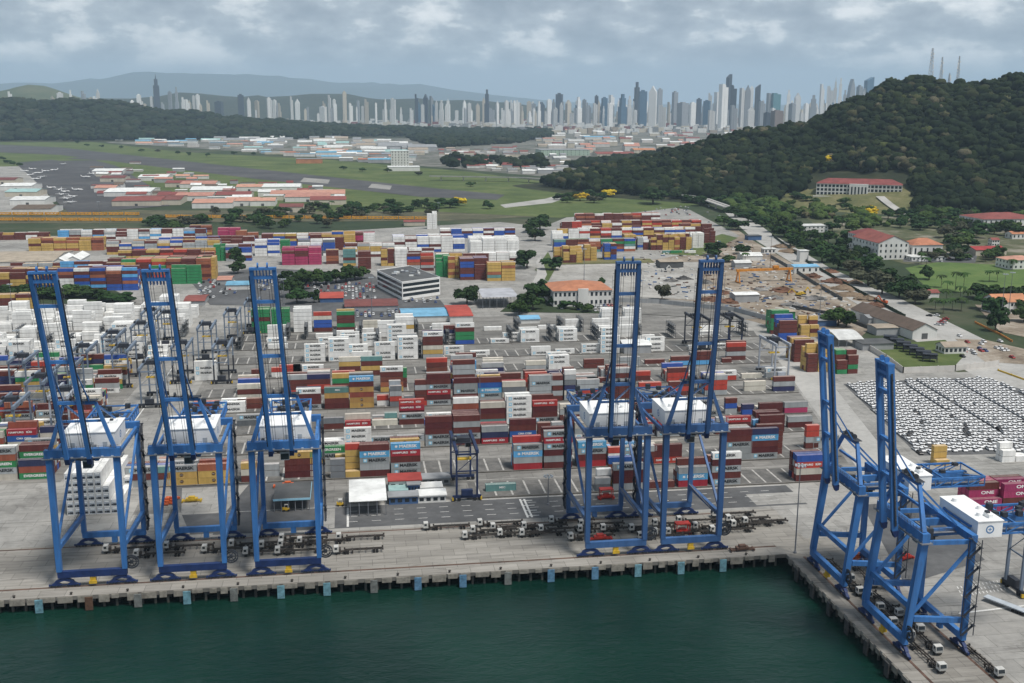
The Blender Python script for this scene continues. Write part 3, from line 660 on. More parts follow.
SPEC = [  # block, row, pixel x of the middle, tiers from the bottom, length
 ('A', 2, 501, 't', 40), ('A', 0, 603, 'sg', 20), ('A', 1, 604, 'mgw', 20), ('A', 0, 628, 'gmmg', 40), ('A', 0, 693, 'rbg', 40), ('A', 1, 691, 'mmgm', 40), ('A', 0, 726, 'gmgmw', 40), ('A', 0, 810, 'mcrB', 40), ('A', 1, 808, 'rmgB', 40), ('A', 0, 660, 'm', 40),
 ('B', 0, 353, 'y', 20), ('B', 1, 353, 'yyyyr', 20), ('B', 0, 375, 'mggbm', 40), ('B', 0, 406, 'ggmrb', 40), ('B', 0, 338, 'sss', 20), ('B', 2, 343, 'ymy', 20), ('B', 3, 331, 'gggG', 40),
 ('B', 0, 528, 'rgbg', 40), ('B', 1, 527, 'rmgbr', 40), ('B', 0, 558, 'mgmgrg', 40), ('B', 0, 592, 'rmgb', 40), ('B', 0, 615, 'mwr', 20), ('B', 0, 636, 'mgg', 40), ('B', 0, 668, 'rmm', 40), ('B', 0, 738, 'gggmm', 40), ('B', 0, 764, 'gmmbn', 40), ('B', 2, 769, 'mmmmm', 40), ('B', 4, 812, 'mgrr', 20), ('B', 4, 826, 'gg', 40),
 ('B', 0, 142, 'gmg', 40), ('B', 0, 163, 'gmt', 20), ('B', 0, 182, 'yyg', 40), ('B', 0, 214, 'yyo', 40), ('B', 0, 249, 'mcy', 20), ('B', 1, 300, 'mmmy', 40), ('B', 2, 272, 'gg', 20), ('B', 1, 318, 'cgyG', 20), ('B', 0, 650, 'mmg', 20),
 ('C', 0, 439, 'ggmmm', 40), ('C', 0, 467, 'mgmgm', 40), ('C', 0, 411, 'cg', 40), ('C', 0, 495, 'rng', 40), ('C', 0, 523, 'gBmm', 40), ('C', 1, 544, 'mmm', 20), ('C', 1, 558, 'msg', 20), ('C', 1, 570, 'mmmm', 20), ('C', 0, 588, 'wgc', 40), ('C', 0, 615, 'mrg', 40), ('C', 1, 642, 'mgr', 40), ('C', 0, 670, 'gnr', 40), ('C', 0, 700, 'gbgb', 20), ('C', 0, 722, 'mbg', 20), ('C', 0, 738, 'mmr', 40), ('C', 0, 772, 'mmm', 40), ('C', 2, 800, 'mg', 40), ('C', 3, 380, 'g', 40),
 ('D', 3, 380, 'm', 20), ('D', 3, 391, 'yt', 20), ('D', 0, 466, 'mgmow', 40), ('D', 0, 493, 'tmmc', 40), ('D', 0, 519, 'wwwww', 40), ('D', 0, 545, 'gmmr', 40), ('D', 1, 566, 'mgc', 20), ('D', 1, 580, 'mgc', 20), ('D', 0, 600, 'mmg', 40), ('D', 0, 628, 'mmm', 40), ('D', 0, 655, 'gmr', 40), ('D', 0, 683, 'mrm', 40), ('D', 0, 707, 'gcg', 40), ('D', 1, 731, 'gBm', 20), ('D', 0, 748, 'Bn', 20), ('D', 0, 771, 'mm', 40), ('D', 0, 796, 'pg', 40),
 ('E', 0, 362, 'yyoymb', 40), ('E', 0, 337, 'mmyt', 40), ('E', 0, 309, 'gmmw', 40), ('E', 0, 439, 'gmrgmm', 40), ('E', 0, 466, 'mmggm', 40), ('E', 0, 490, 'cgbBm', 40), ('E', 0, 514, 'ocsc', 40), ('E', 0, 541, 'ggggg', 40), ('E', 0, 557, 'mgmgm', 20), ('E', 0, 570, 'gcnsgw', 20), ('E', 0, 588, 'mrgg', 40), ('E', 0, 421, 'rmmgm', 20), ('E', 0, 410, 'ms', 20), ('E', 0, 396, 'srgs', 20), ('E', 1, 383, 'wr', 20), ('E', 0, 206, 'mm', 40), ('E', 0, 233, 'ww', 40), ('E', 0, 280, 'ww', 40), ('E', 0, 620, 'mmmgmg', 40), ('E', 0, 650, 'mgr', 40), ('E', 0, 680, 'mrm', 40), ('E', 0, 716, 'grrg', 40), ('E', 1, 784, 'ngm', 40), ('E', 2, 755, 'cc', 40),
 ('F', 0, 392, 'yoTmw', 40), ('F', 3, 396, 'mmGG', 40), ('F', 0, 344, 'mmGy', 40), ('F', 0, 319, 'mrmn', 40), ('F', 0, 296, 'rmmg', 40), ('F', 0, 464, 'mgmggm', 40), ('F', 3, 487, 'gBw', 40), ('F', 1, 447, 'gny', 20), ('F', 1, 436, 'ggg', 20), ('F', 0, 510, 'mmm', 40), ('F', 0, 536, 'mrr', 40), ('F', 1, 560, 'mm', 20), ('F', 0, 585, 'wg', 40), ('F', 0, 612, 'mgg', 40), ('F', 2, 640, 'mr', 40), ('F', 0, 678, 'rrm', 40), ('F', 0, 726, 'rw', 40), ('F', 1, 776, 'gw', 40), ('F', 1, 752, 'c', 40),
 ('G', 0, 372, 'mymt', 40), ('G', 0, 350, 'ymyc', 40), ('G', 1, 277, 'wr', 20), ('G', 0, 257, 'ym', 20), ('G', 0, 536, 'gc', 40), ('G', 0, 559, 'www', 40), ('G', 0, 594, 'mm', 40), ('G', 1, 630, 'gg', 40), ('G', 2, 655, 'm', 40), ('G', 0, 681, 'bm', 40), ('G', 0, 705, 'bmm', 40), ('G', 1, 727, 'm', 20), ('G', 3, 290, 'rr', 40), ('G', 2, 313, 'ww', 40), ('G', 0, 206, 'wwww', 40),
 ('H', 0, 433, 'gycmmw', 40), ('H', 3, 454, 'ww', 40), ('H', 0, 408, 'wwwww', 40), ('H', 0, 385, 'wwww', 40), ('H', 0, 362, 'ww', 40), ('H', 0, 315, 'wwww', 40), ('H', 0, 339, 'wwwww', 40), ('H', 2, 480, 'w', 40), ('H', 0, 541, 'ww', 40), ('H', 1, 565, 'w', 40), ('H', 1, 591, 'ww', 40), ('H', 0, 610, 'wwww', 40), ('H', 2, 720, 'w', 40), ('H', 1, 698, 'w', 40),
 ('I', 0, 465, 'BGGmw', 40), ('I', 0, 433, 'mmw', 40), ('I', 3, 453, 'wwnm', 40), ('I', 0, 397, 'wwwww', 40), ('I', 1, 372, 'www', 40), ('I', 0, 350, 'www', 40), ('I', 2, 328, 'ww', 40), ('I', 0, 500, 'w', 40), ('I', 2, 512, 'ww', 40), ('I', 0, 530, 'www', 40), ('I', 0, 568, 'www', 40), ('I', 0, 610, 'www', 40),  ('I', 0, 646, 'w', 40),
 ('J', 0, 405, 'wwyww', 40), ('J', 1, 387, 'wwww', 40), ('J', 0, 345, 'ww', 40), ('J', 2, 365, 'ww', 40), ('J', 2, 325, 'w', 40),
 ('K', 0, 261, 'GGGmGG', 40), ('K', 0, 281, 'mGGGGG', 40), ('K', 0, 303, 'wwwwww', 40), ('K', 0, 323, 'mBBcr', 40), ('K', 0, 346, 'mGmmG', 40), ('K', 3, 372, 'cc', 40), ('K', 0, 610, 'wwww', 40), ('K', 0, 633, 'wwww', 40)]
rs = random.Random(11)
for blk, row, px, tiers, L in SPEC:
    L = L40 if L == 40 else L20
    X = stack(BL[blk], row, px, tiers, L, BW[blk])
    hgt = len(tiers)
    pal = 'wwwwwwwg' if tiers.count('w') > 1 else ('G' if tiers.count('G') > 3 else DRY)
    if row == 0:
        nb = rs.choice((2, 3, 4)) if hgt > 2 else rs.choice((0, 1, 2))
        for rr_ in range(1, nb+1):
            hh_ = max(1, hgt-rs.choice((0, 0, 1, 1, 2)))
            if rr_ == 1 and any(s[0] == blk and s[1] == 1 and abs(s[2]-px) < 25 for s in SPEC): continue
            if any(s[0] == blk and s[1] == rr_ and abs(s[2]-px) < 25 for s in SPEC): continue
            stack(BL[blk], rr_, None, [rs.choice(pal) for _ in range(hh_)], L, BW[blk], X=X)
for blk in 'CDEFGHIJ':
    for px in range(250, 790, 27):
        if blk in 'J' and px > 640: continue
        near = [sp for sp in SPEC if sp[0] == blk and abs(sp[2]-px) < 20]
        if near and rs.random() < 0.75 or rs.random() < (0.42 if blk in 'CDEFG' else 0.5): continue
        wh = blk in 'HIJ' or rs.random() < 0.15
        for row in rs.sample((1, 2, 3, 4, 5), rs.choice((1, 2, 3))):
            stack(BL[blk], row, px+rs.uniform(-3, 3) if row == 1 else px, [rs.choice('wwwwwg' if wh else DRY) for _ in range(rs.choice((1, 2, 2, 3, 3, 4)) if not wh else rs.choice((1, 1, 2, 3)))], L40, BW[blk])
# blocks left of the yard road: reefers at the back, mixed boxes in front
for j, fy in enumerate((445, 478, 512, 546, 580, 612)):
    for i in range(7):
        X = -131-i*13.0-(j % 2)*1.5
        for row in range(6):
            if rs.random() < (0.25 if i == 0 else 0.15): continue
            hh_ = rs.choice((2, 3, 3, 4, 4, 5)) if i < 5 else rs.choice((3, 4, 5))
            pal = 'wwwwwwg' if (i > 3 and j < 4 and rs.random() < 0.6) else 'mmmrgwcBnyoGwg'
            stack(fy, row, None, [rs.choice(pal) for _ in range(hh_)], L40, f'{ordw(j+1)} mixed block left of yard road', X=X)
for j, fy in enumerate((657, 690, 724, 757, 790)):
    for i in range(14):
        X = -118-i*13.0
        col = rs.choice((1, 2, 3, 4, 5, 5, 6))
        for row in range(5):
            if rs.random() < 0.22: continue
            hh_ = max(1, col-rs.choice((0, 0, 0, 1, 2)))
            stack(fy, row, None, 'w'*hh_, L40, f'{ordw(j+1)} white block of left yard', X=X)
for i in range(9):
    for row in range(4):
        stack(830, row, None, [rs.choice('mmyym') for _ in range(rs.choice((4, 5, 5)))], L40, 'rust and yellow block behind the white reefers', X=-240-i*13.0)
# the stepped pile of white reefers on end beside the leftmost crane
X0, Y0 = Xat(68, 401, 1), 401.0
for c_ in range(7):
    hgt = (6, 6, 6, 6, 6, 4, 2)[c_]
    for r_ in range(3):
        _sid[0] += 1
        for t_ in range(max(1, hgt-(0 if r_ == 0 else rs.choice((0, 0, 1))))):
            add_cont(X0+c_*2.62+1, Y0+6.1+r_*12.6, t_, L40, 'w', math.pi/2, 'stepped pile beside leftmost crane', _sid[0], 2)
# boxes at the right of the terminal: beside the work site and on the side quay
def field(px0, px1, base, rows, tiers, pal, where, L=L40, step=None, keep=1.0, yaxis=False, front=None):
    """stacks along x whose front foot runs at pixel height 'base'"""
    xa, ya_ = G(px0, base); xb, yb_ = G(px1, base); Y = (ya_+yb_)/2
    if yaxis:
        n = max(1, int((xb-xa)/2.62))
        for i in range(n):
            for r_ in range(rows):
                if rs.random() > keep: continue
                _sid[0] += 1
                hh_ = max(1, tiers-rs.choice((0, 0, 0, 1, 1, 2)))
                for t_ in range(hh_): add_cont(xa+1.3+i*2.62, Y+L/2+r_*(L+0.4), t_, L, (front[i % len(front)] if front and r_ == 0 else rs.choice(pal)), math.pi/2, where, _sid[0], 1)
        return
    n = max(1, int(round((xb-xa)/(L+0.45))))
    for i in range(n):
        for r_ in range(rows):
            if rs.random() > keep: continue
            hh_ = max(1, tiers-rs.choice((0, 0, 0, 0, 1, 1, 2)))
            X = xa+(L+0.45)*(i+0.5); _sid[0] += 1
            base_k = rs.choice(pal)
            for t_ in range(hh_): add_cont(X, Y+1.3+r_*2.65, t_, L, (base_k if rs.random() < 0.45 else rs.choice(pal)), 0, where, _sid[0], 1)
field(770, 790, 334, 3, 6, 'GGm', 'green stack by the work site')
field(778, 802, 341, 4, 6, 'mmBm', 'maroon stack by the work site')
field(800, 818, 337, 3, 5, 'ymym', 'short yellow and maroon stacks by the work site', L20)
field(793, 816, 362, 5, 5, 'yyym', 'yellow stacks behind the farther side crane')
field(806, 834, 372, 4, 6, 'yyymy', 'tall yellow stacks behind the farther side crane', L20)
field(836, 858, 374, 4, 5, 'mGmGm', 'maroon and green stacks beside the export cars', L20)
field(935, 957, 466, 2, 3, 'yyy', 'yellow stack beside the export cars', L20)
field(968, 1040, 512, 4, 4, 'ppppm', 'magenta stack behind the nearer side crane')
field(1000, 1040, 462, 2, 3, 'ww', 'white stack at the right end of the export cars', L20)
# back yards
for (a, c, ba, rows, ti, pal, wh) in [
    (-20, 60, 289, 5, 4, 'yymmym', 'back yard left of the roofed shed'), (60, 140, 291, 5, 5, 'mmwbBBmBo', 'blue and maroon back block'),
    (108, 205, 281, 9, 5, 'mmoymGmr', 'long back block with green boxes'), (172, 202, 284, 1, 4, 'GGG', 'green fronted back stack'), (202, 222, 279, 5, 5, 'yyyo', 'yellow back stack'),
    (30, 108, 251, 5, 3, 'yyymo', 'yellow back row near the railway'), (108, 215, 254, 5, 3, 'ymmBmcg', 'mixed back row near the railway'), (214, 226, 261, 3, 4, 'GG', 'lone green back stack'), (226, 258, 261, 4, 4, 'mBwmBg', 'blue and white back stack'),
    (60, 200, 239, 4, 2, 'mwmgwbm', 'far row by the railway'), (190, 215, 237, 3, 3, 'mmyo', 'far brown row'), (218, 237, 240, 3, 3, 'ppp', 'far magenta stack'), (236, 262, 240, 3, 2, 'moym', 'far rust row'),
    (282, 318, 265, 6, 4, 'pppppm', 'large magenta block'), (255, 278, 256, 4, 4, 'BmwwB', 'mixed stack left of the green one'), (278, 296, 253, 4, 3, 'GGG', 'small green back stack'), (298, 331, 256, 5, 4, 'wBsBw', 'white and navy back stack'),
    (326, 344, 264, 3, 3, 'mymo', 'low rust stack'), (343, 362, 266, 5, 4, 'mtym', 'teal and rust stack'), (358, 376, 269, 4, 4, 'rmmm', 'maroon stack above the car park'), (381, 397, 266, 4, 4, 'mym', 'yellow and maroon stack'), (395, 414, 266, 5, 4, 'www', 'white stack behind the office'),
    (407, 436, 271, 3, 4, 'mBromg', 'short mixed stacks behind the office'), (436, 449, 277, 4, 5, 'GGG', 'green stack beside the office'), (448, 462, 278, 4, 5, 'yyo', 'yellow stack beside the office'), (460, 482, 280, 6, 5, 'mmBm', 'maroon stack beside the office'), (487, 512, 281, 4, 4, 'yytoy', 'yellow stack at the yard corner'),
    (332, 360, 250, 5, 5, 'ymBmy', 'tall mixed back stack'), (352, 380, 248, 5, 4, 'wwmpw', 'white stepped back stack'), (393, 470, 252, 9, 4, 'wwwwwBm', 'white sloping back block'), (470, 521, 257, 10, 5, 'wwwwww', 'white wall like back block'),
    (120, 215, 267, 4, 4, 'mmoyrm', 'extra rust row before the long back block'), (262, 345, 246, 4, 3, 'mmyBwo', 'mixed row behind the magenta block'), (345, 395, 257, 4, 3, 'mmygw', 'mixed row left of the white back block'), (396, 440, 262, 3, 3, 'wwmyw', 'white row behind the short stacks'), (160, 258, 247, 4, 2, 'mmBwm', 'low row behind the blue and white stack'),
    (-20, 45, 240, 3, 1, 'mmymw', 'low row at the left end of the railway'), (470, 521, 267, 4, 3, 'wwwmw', 'white row above the yard corner'), (60, 112, 277, 3, 3, 'mmwb', 'row behind the blue and maroon block'), (436, 487, 268, 3, 3, 'mywm', 'mixed row above the green stack'), (-20, 60, 276, 4, 2, 'mymg', 'row behind the back yard left'),
    (440, 512, 238, 4, 2, 'wwBBmm', 'far back row of blue and white'), (427, 439, 229, 1, 6, 'www', 'lone white tower stack'), (310, 350, 247, 5, 3, 'mmoyg', 'far mixed back stack')]:
    field(a, c, ba, rows+1, ti+2, pal, wh, L40 if (c-a) > 17 else L20)
for (a, c, ba, rows, ti, pal, wh) in [
    (554, 565, 261, 3, 4, 'yyo', 'leftmost yellow stack'), (563, 582, 263, 4, 5, 'yymy', 'broad yellow stack'), (584, 597, 261, 4, 5, 'yyyo', 'slim yellow stack'), (604, 616, 260, 4, 5, 'ymyB', 'yellow stack with blue boxes'), (624, 636, 250, 4, 5, 'ymym', 'yellow and maroon stack'), (637, 650, 250, 4, 4, 'mBgw', 'maroon and blue stack'),
    (650, 694, 250, 5, 5, 'ymyyom', 'row of yellow stacks'), (692, 706, 248, 5, 5, 'www', 'white stack'), (704, 717, 243, 3, 5, 'mmm', 'maroon stack')]:
    field(a, c, ba, rows, ti+1, pal, wh+' in the inland depot', L20)
for (a, c, ba, rows, ti, pal, wh) in [(553, 640, 252, 3, 4, 'BGtmmwo', 'second row'), (556, 700, 240, 4, 4, 'mymwyrwB', 'middle row'), (560, 700, 232, 4, 4, 'mrmyowm', 'back row'), (575, 660, 224, 4, 4, 'ommrwm', 'far row'), (680, 712, 238, 3, 5, 'mmmym', 'maroon row'), (552, 562, 246, 3, 5, 'www', 'white stack')]:
    field(a, c, ba, rows+1, ti+1, pal, wh+' of the inland depot')
for px, k in ((690, 'w'), (676, 'G'), (668, 't')): 
    x_, y_ = G(px, 253); _sid[0] += 1; add_cont(x_, y_, 0, L40, k, 0, 'row on the grass before the inland depot', _sid[0], 1)
# exposure and size decide which are individuals
occ = {}
for c in conts:
    key = (round(c['X']/2), round(c['Y']/2.6))
    occ.setdefault(key, []).append(c)
hmap = {}
for c in conts:
    if c['rz'] == 0:
        hmap.setdefault(round(c['Y'], 1), []).append(c)
maxt = {}
for c in conts: maxt[c['sid']] = max(maxt.get(c['sid'], 0), c['tier'])
front = {}
for c in conts:
    if c['rz'] == 0 and c['tier'] == maxt[c['sid']]: front.setdefault(int(c['X']//3), []).append((c['Y'], c['tier'], c['X'], c['L']))
for c in conts:
    px, py = P(c['X'], c['Y'], c['z']+1.3); c['px'], c['py'] = px, py
    d = np.linalg.norm(np.array([c['X'], c['Y'], c['z']])-CAM); c['d'] = d
    hid = 0
    if c['rz'] == 0:
        for b_ in range(int((c['X']-6)//3), int((c['X']+6)//3)+1):
            for (Y_, t_, X_, L_) in front.get(b_, ()):
                dy = c['Y']-Y_
                if 0.5 < dy < 20 and abs(X_-c['X']) < 0.4*max(c['L'], L_) and t_*1.0 >= c['tier']+0.32*dy/2.75*1.0 - 0.0:
                    hid = 1; break
            if hid: break
    if hid and c['tier'] == maxt[c['sid']] : hid = 0.5      # its roof still shows
    c['score'] = (c['L']/12.2)*(1-0.92*hid if hid != 0.5 else 0.30)/d*1000
    if not (-15 < px < 1039 and py < 690): c['score'] = 0
    # masked by the parked machinery houses
def reef(c): return c['k'] == 'w'
ind_w = sorted([c for c in conts if reef(c)], key=lambda c: -c['score'])[:300]
ind_d = sorted([c for c in conts if not reef(c)], key=lambda c: -c['score'])[:310]
ind = [c for c in ind_w+ind_d if c['score'] > 0]
iid = set(id(c) for c in ind)
def where_label(c):
    return c['where']
# order stacks from the left inside each place, rows by Y
places = {}
for c in conts: places.setdefault(c['where'], {}).setdefault(c['sid'], c)
sname = {}
for wname, st in places.items():
    rowsY = sorted(set(round(c['Y'], 0) for c in st.values()))
    for yy in rowsY:
        rowst = sorted([c for c in st.values() if round(c['Y'], 0) == yy], key=lambda c: c['px'])
        for i, c in enumerate(rowst): sname[c['sid']] = (rowsY.index(yy)+1, i+1, len(rowst), len(rowsY))
TW = ['bottom', 'second tier', 'third tier', 'fourth tier', 'fifth tier', 'top tier six', 'seventh tier']
def mesh_for(c):
    k = (c['L'], c['k'])
    if k not in _cme: _cme[k] = container_mesh(c['L'], c['k'], c['k'] == 'w'); _dme[k] = door_mesh(c['L'], c['k'])
    if c['L'] not in _ume: _ume[c['L']] = unit_mesh(c['L'])
    return _cme[k], _dme[k]
for c in ind:
    me, dm = mesh_for(c); w_ = reef(c)
    o = put('refrigerated_container' if w_ else 'shipping_container', me, None, (c['X'], c['Y'], c['z']), c['rz']+(math.pi if (w_ and c['rz'] == 0 and rs.random() < 0.3) else 0))
    r_, s_, ns, nr = sname[c['sid']]
    short = 'short ' if c['L'] < 10 else ''
    t_ = TW[c['tier']] if c['tier'] < maxt[c['sid']] or c['tier'] == 0 else 'topmost'
    o['label'] = f"{short}{CC[c['k']][0]} container, {t_}, stack {s_} from left, row {r_}, {c['where']}"
    o['label'] = f"{short}{CC[c['k']][0]} container, {t_}, {ordw(s_)} stack from left, {ordw(r_)} row, {c['where']}"
    if nr == 1: o['label'] = o['label'].replace(f', {ordw(r_)} row', '')
    if len(o['label'].split()) > 16: o['label'] = o['label'].replace(' stack from left', ' stack')
    if len(o['label'].split()) > 16: print('LONG', o['label'])
    o['category'] = 'refrigerated container' if w_ else 'shipping container'
    o['group'] = 'white refrigerated containers in the yard' if w_ else 'shipping containers stacked in the yard'
    put('door', dm, o)
    if w_: put('cooling_unit', _ume[c['L']], o)
    lk = (c['k'], c['L'])
    if lk in LET and rs.random() < LPROB[c['k']]:
        l = put('lettering', LET[lk], o); flip = abs(math.cos(o.rotation_euler.z)+1) < 0.1
        l.location = (0, (1.245 if flip else -1.245), 0); l.rotation_euler = (0, 0, math.pi if flip else 0)
        if abs(c['rz']-math.pi/2) < 0.1: l.location = (0, 1.245, 0); l.rotation_euler = (0, 0, math.pi)
def merge(cs, name, label, cat):
    keys = sorted(set(c['k'] for c in cs)); mb = MB()
    for c in cs:
        a, b_ = (c['L']/2, 1.2) if c['rz'] == 0 else (1.2, c['L']/2)
        a *= 0.992; i = keys.index(c['k'])
        x0, x1, y0, y1, z0, z1 = c['X']-a, c['X']+a, c['Y']-b_, c['Y']+b_, c['z'], c['z']+CH-0.22
        k = len(mb.v)
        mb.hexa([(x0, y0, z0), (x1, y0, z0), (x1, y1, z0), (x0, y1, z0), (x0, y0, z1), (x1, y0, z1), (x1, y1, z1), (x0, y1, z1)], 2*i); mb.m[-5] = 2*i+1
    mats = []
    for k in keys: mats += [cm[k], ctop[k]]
    o = mb.build(name, mats); tag(o, label, cat, kind='stuff')
merge([c for c in conts if id(c) not in iid and not reef(c)], 'distant_shipping_containers', 'mass of stacked coloured containers in the far yards', 'containers')
merge([c for c in conts if id(c) not in iid and reef(c)], 'distant_refrigerated_containers', 'mass of stacked white reefers in the far yards', 'containers')
# ================================================================== YARD: slots, curbs, racks, gantries
def yr(Y): return 205+(Y-400)*57/240-3        # right edge of the yard
mk = MB(); tar = MB(); curb = MB()
for k, fy in BL.items():
    x0, x1 = -80, yr(fy)
    if k == 'A': x0 = 44
    if k in 'JK': x1 = 60
    tar.poly([(x0, fy+0.4, 0.07), (x1, fy+0.4, 0.07), (x1+4, fy+17.2, 0.07), (x0, fy+17.2, 0.07)])
    x = x0+3
    while x < x1-1:
        mk.poly([(x, fy+0.8, 0.09), (x+0.75, fy+0.8, 0.09), (x+0.75, fy+16.8, 0.09), (x, fy+16.8, 0.09)]); x += 6.55
    curb.box(x0-2, x1+2, fy-1.7, fy-0.9, 0.05, 0.32)
    mk.poly([(x0, fy+19.6, 0.09), (x1, fy+19.6, 0.09), (x1, fy+19.95, 0.09), (x0, fy+19.95, 0.09)])
tag(tar.build('slot_tarmac', slot_tar), kind='structure'); tag(mk.build('slot_markings', mat('worn_paint', (0.40, 0.39, 0.37), 0.8, 0.25, 0.5, dirt=0.7, dirtcol=(0.15, 0.145, 0.135), world=True)), kind='structure')
tag(curb.build('runway_curbs', mat('dark_curb', (0.075, 0.068, 0.06), 0.9, 0.3, 0.5)), kind='structure')
sheet('yard_side_road', [(208, 400), (226, 400), (284, 640), (262, 640)], 0.06, road_conc)
sheet('yard_left_road', [(-118, 400), (-90, 400), (-86, 860), (-112, 860)], 0.055, concrete)
sheet('left_road_marking', [(-108, 402), (-107.4, 402), (-105.4, 640), (-106, 640)], 0.09, white_paint)
sheet('left_yard_pavement', [(-330, 440), (-120, 440), (-114, 860), (-330, 860)], 0.05, yard_conc)
sheet('left_lane', [(-60, 376), (-17, 376), (-17, 428), (-75, 428)], 0.058, asphalt)
sheet('left_lane_patch', [(-66, 396), (-50, 396), (-44, 426), (-70, 426)], 0.066, concrete)
gb = mat('gantry_grey_blue', (0.15, 0.19, 0.25), 0.55, 0.15, 0.3, dirt=0.35, dirtcol=(0.06, 0.06, 0.06), streak=True)
gn = mat('gantry_navy', (0.014, 0.026, 0.075), 0.55, 0.2, 0.3, dirt=0.3, dirtcol=(0.03, 0.03, 0.03))
gl = mat('gantry_pale', (0.34, 0.37, 0.42), 0.55, 0.15, 0.3, dirt=0.35, dirtcol=(0.12, 0.1, 0.09), streak=True)
gd = mat('gantry_dark', (0.03, 0.034, 0.045), 0.6, 0.2, 0.3)
def rtg(loc, label, low, top, rz=0.0, span=24.0, wb=8.0, hgt=19.5):
    o = thing('yard_gantry', label, 'gantry crane', loc, rz, 'rubber tyred gantry cranes in the yard')
    for yy in (0, span):
        s = MB().box(-wb/2-1.6, wb/2+1.6, yy-0.5, yy+0.5, 1.3, 2.3).build('sill', gd if low is gb else low, o)
        m = MB()
        for x in (-wb/2-1.0, -wb/2+0.9, wb/2-0.9, wb/2+1.0): m.cyl((x, yy-0.45, 0.75), (x, yy+0.45, 0.75), 0.74, n=12)
        m.box(-wb/2-1, wb/2+1, yy-0.08, yy+0.08, 0.7, 0.8)
        m.build('wheels', rubber, s)
        for x in (-wb/2, wb/2):
            f = 0.55
            MB().bar((x, yy, 2.3), (x, yy, hgt*f), 0.75, 0.9, up=(0, 1, 0)).build('leg', low, o)
            MB().bar((x, yy, hgt*f), (x, yy, hgt), 0.7, 0.85, up=(0, 1, 0)).build('leg', top, o)
        m = MB(); m.bar((-wb/2+0.4, yy, hgt*0.62), (wb/2-0.4, yy, hgt*0.62), 0.4); m.bar((-wb/2+0.4, yy, hgt-0.6), (wb/2-0.4, yy, hgt-0.6), 0.6)
        m.bar((-wb/2+0.4, yy, hgt*0.62), (wb/2-0.4, yy, hgt-1.1), 0.22); m.build('end_brace', top, o)
    for x in (-wb/2, wb/2): MB().box(x-0.55, x+0.55, -1.2, span+1.2, hgt, hgt+1.5).build('girder', top, o)
    MB().box(-2.2, 2.2, -0.9, 0.9, 2.31, 4.6).build('engine_house', low if low is not gb else gd, o)
    m = MB(); m.box(-wb/2+0.6, wb/2-0.6, span*0.42, span*0.62, hgt+0.6, hgt+0.9); m.box(-2.6, 2.4, span*0.44, span*0.60, hgt+0.9, hgt+2.6); m.box(-wb/2-0.3, -wb/2+0.5, span*0.44, span*0.58, hgt+1.55, hgt+2.6); m.build('trolley', gd, o)
    cb = MB().box(1.0, 3.2, span*0.60, span*0.60+2.2, hgt-2.4, hgt+0.3).build('operator_cab', gl, o); MB().box(1.1, 3.1, span*0.60-0.06, span*0.60-0.003, hgt-2.2, hgt-0.4).build('window', glass, cb)
    MB().box(-3.0, 3.0, span*0.46, span*0.56, hgt*0.66, hgt*0.66+0.6).build('spreader', yel, o)
    m = MB()
    for x in (-2, 2):
        for yy in (span*0.47, span*0.55): m.bar((x, yy, hgt*0.66+0.6), (x, yy, hgt+0.6), 0.09)
    m.build('hoist_ropes', darksteel, o)
    for x in (-wb/2-1.55, wb/2+1.55): MB().box(x-0.3, x+0.3, -0.7, 0.7, 0.4, 1.6).build('bumper', yel, o)
    return o
rt_spots = [(467, 498, 'A', gn, gn, 'navy legged yard gantry standing alone behind the traffic lane'), (735, 352, 'H', gn, gd, 'dark yard gantry at the inland end of the yard, right of the last slots'),
            (781, 394, 'F', gl, gl, 'pale grey yard gantry beside the yard side road'), (702, 352, 'H', gd, gd, 'dark yard gantry just behind the crane nearest the corner'),
            (140, 361, 0, gb, gb, 'grey blue gantry beyond the left road, behind the second quay crane'), (181, 384, 0, gd, gb, 'dark gantry with dusty wheels right of the second quay crane boom'),
            (206, 362, 0, gb, gb, 'grey blue gantry left of the third quay crane boom'), (232, 346, 0, gb, gb, 'farther grey blue gantry near the green container stacks'),
            (166, 348, 0, gb, gb, 'grey gantry half hidden by the second crane boom'), (82, 388, 0, gb, gb, 'grey blue gantry over mixed boxes, behind the leftmost crane boom'),
            (112, 372, 0, gd, gb, 'dark legged gantry right of the leftmost boom'), (38, 424, 0, gb, gb, 'grey gantry over mixed boxes at the left edge'), (62, 440, 0, gb, gl, 'pale topped gantry just left of the leftmost crane legs'), (20, 400, 0, gb, gb, 'grey gantry behind the one at the left edge'), (66, 408, 0, gb, gb, 'grey gantry behind the leftmost boom base'), (122, 388, 0, gd, gb, 'dark gantry left of the second quay crane boom'), (150, 345, 0, gb, gb, 'grey gantry far back behind the second crane boom'), (252, 334, 0, gb, gb, 'grey gantry directly before the green stacks'), (222, 384, 0, gd, gb, 'dusty gantry right of the second quay crane, over white boxes'), (8, 452, 0, gb, gb, 'grey gantry at the left picture edge, nearest the quay'),
            (150, 408, 0, gb, gb, 'grey gantry between the first two quay crane booms')]
for px, py, b_, lo_, to_, lb in rt_spots:
    X, Y = G(px, py)
    if b_: Y = BL[b_]-3.2; X = Xat(px, Y, 0)
    rtg((X, Y, 0.06), lb, lo_, to_)
o = rtg((205, 292, 0.04), 'grey gantry on the side quay apron at the right edge', gb, gb, -math.pi/2, 24, 8, 21)
rack_m = mat('rack_steel', (0.10, 0.105, 0.11), 0.7, 0.3, 0.6)
m = MB()
for y in (0, 4, 8, 12, 16):
    for x in (-0.9, 0.9): m.box(x-0.12, x+0.12, y-0.12, y+0.12, 0, 9.2)
    if y: m.bar((0.9, y-4, 0.2), (0.9, y, 3), 0.1); m.bar((-0.9, y-4, 6), (-0.9, y, 9), 0.1)
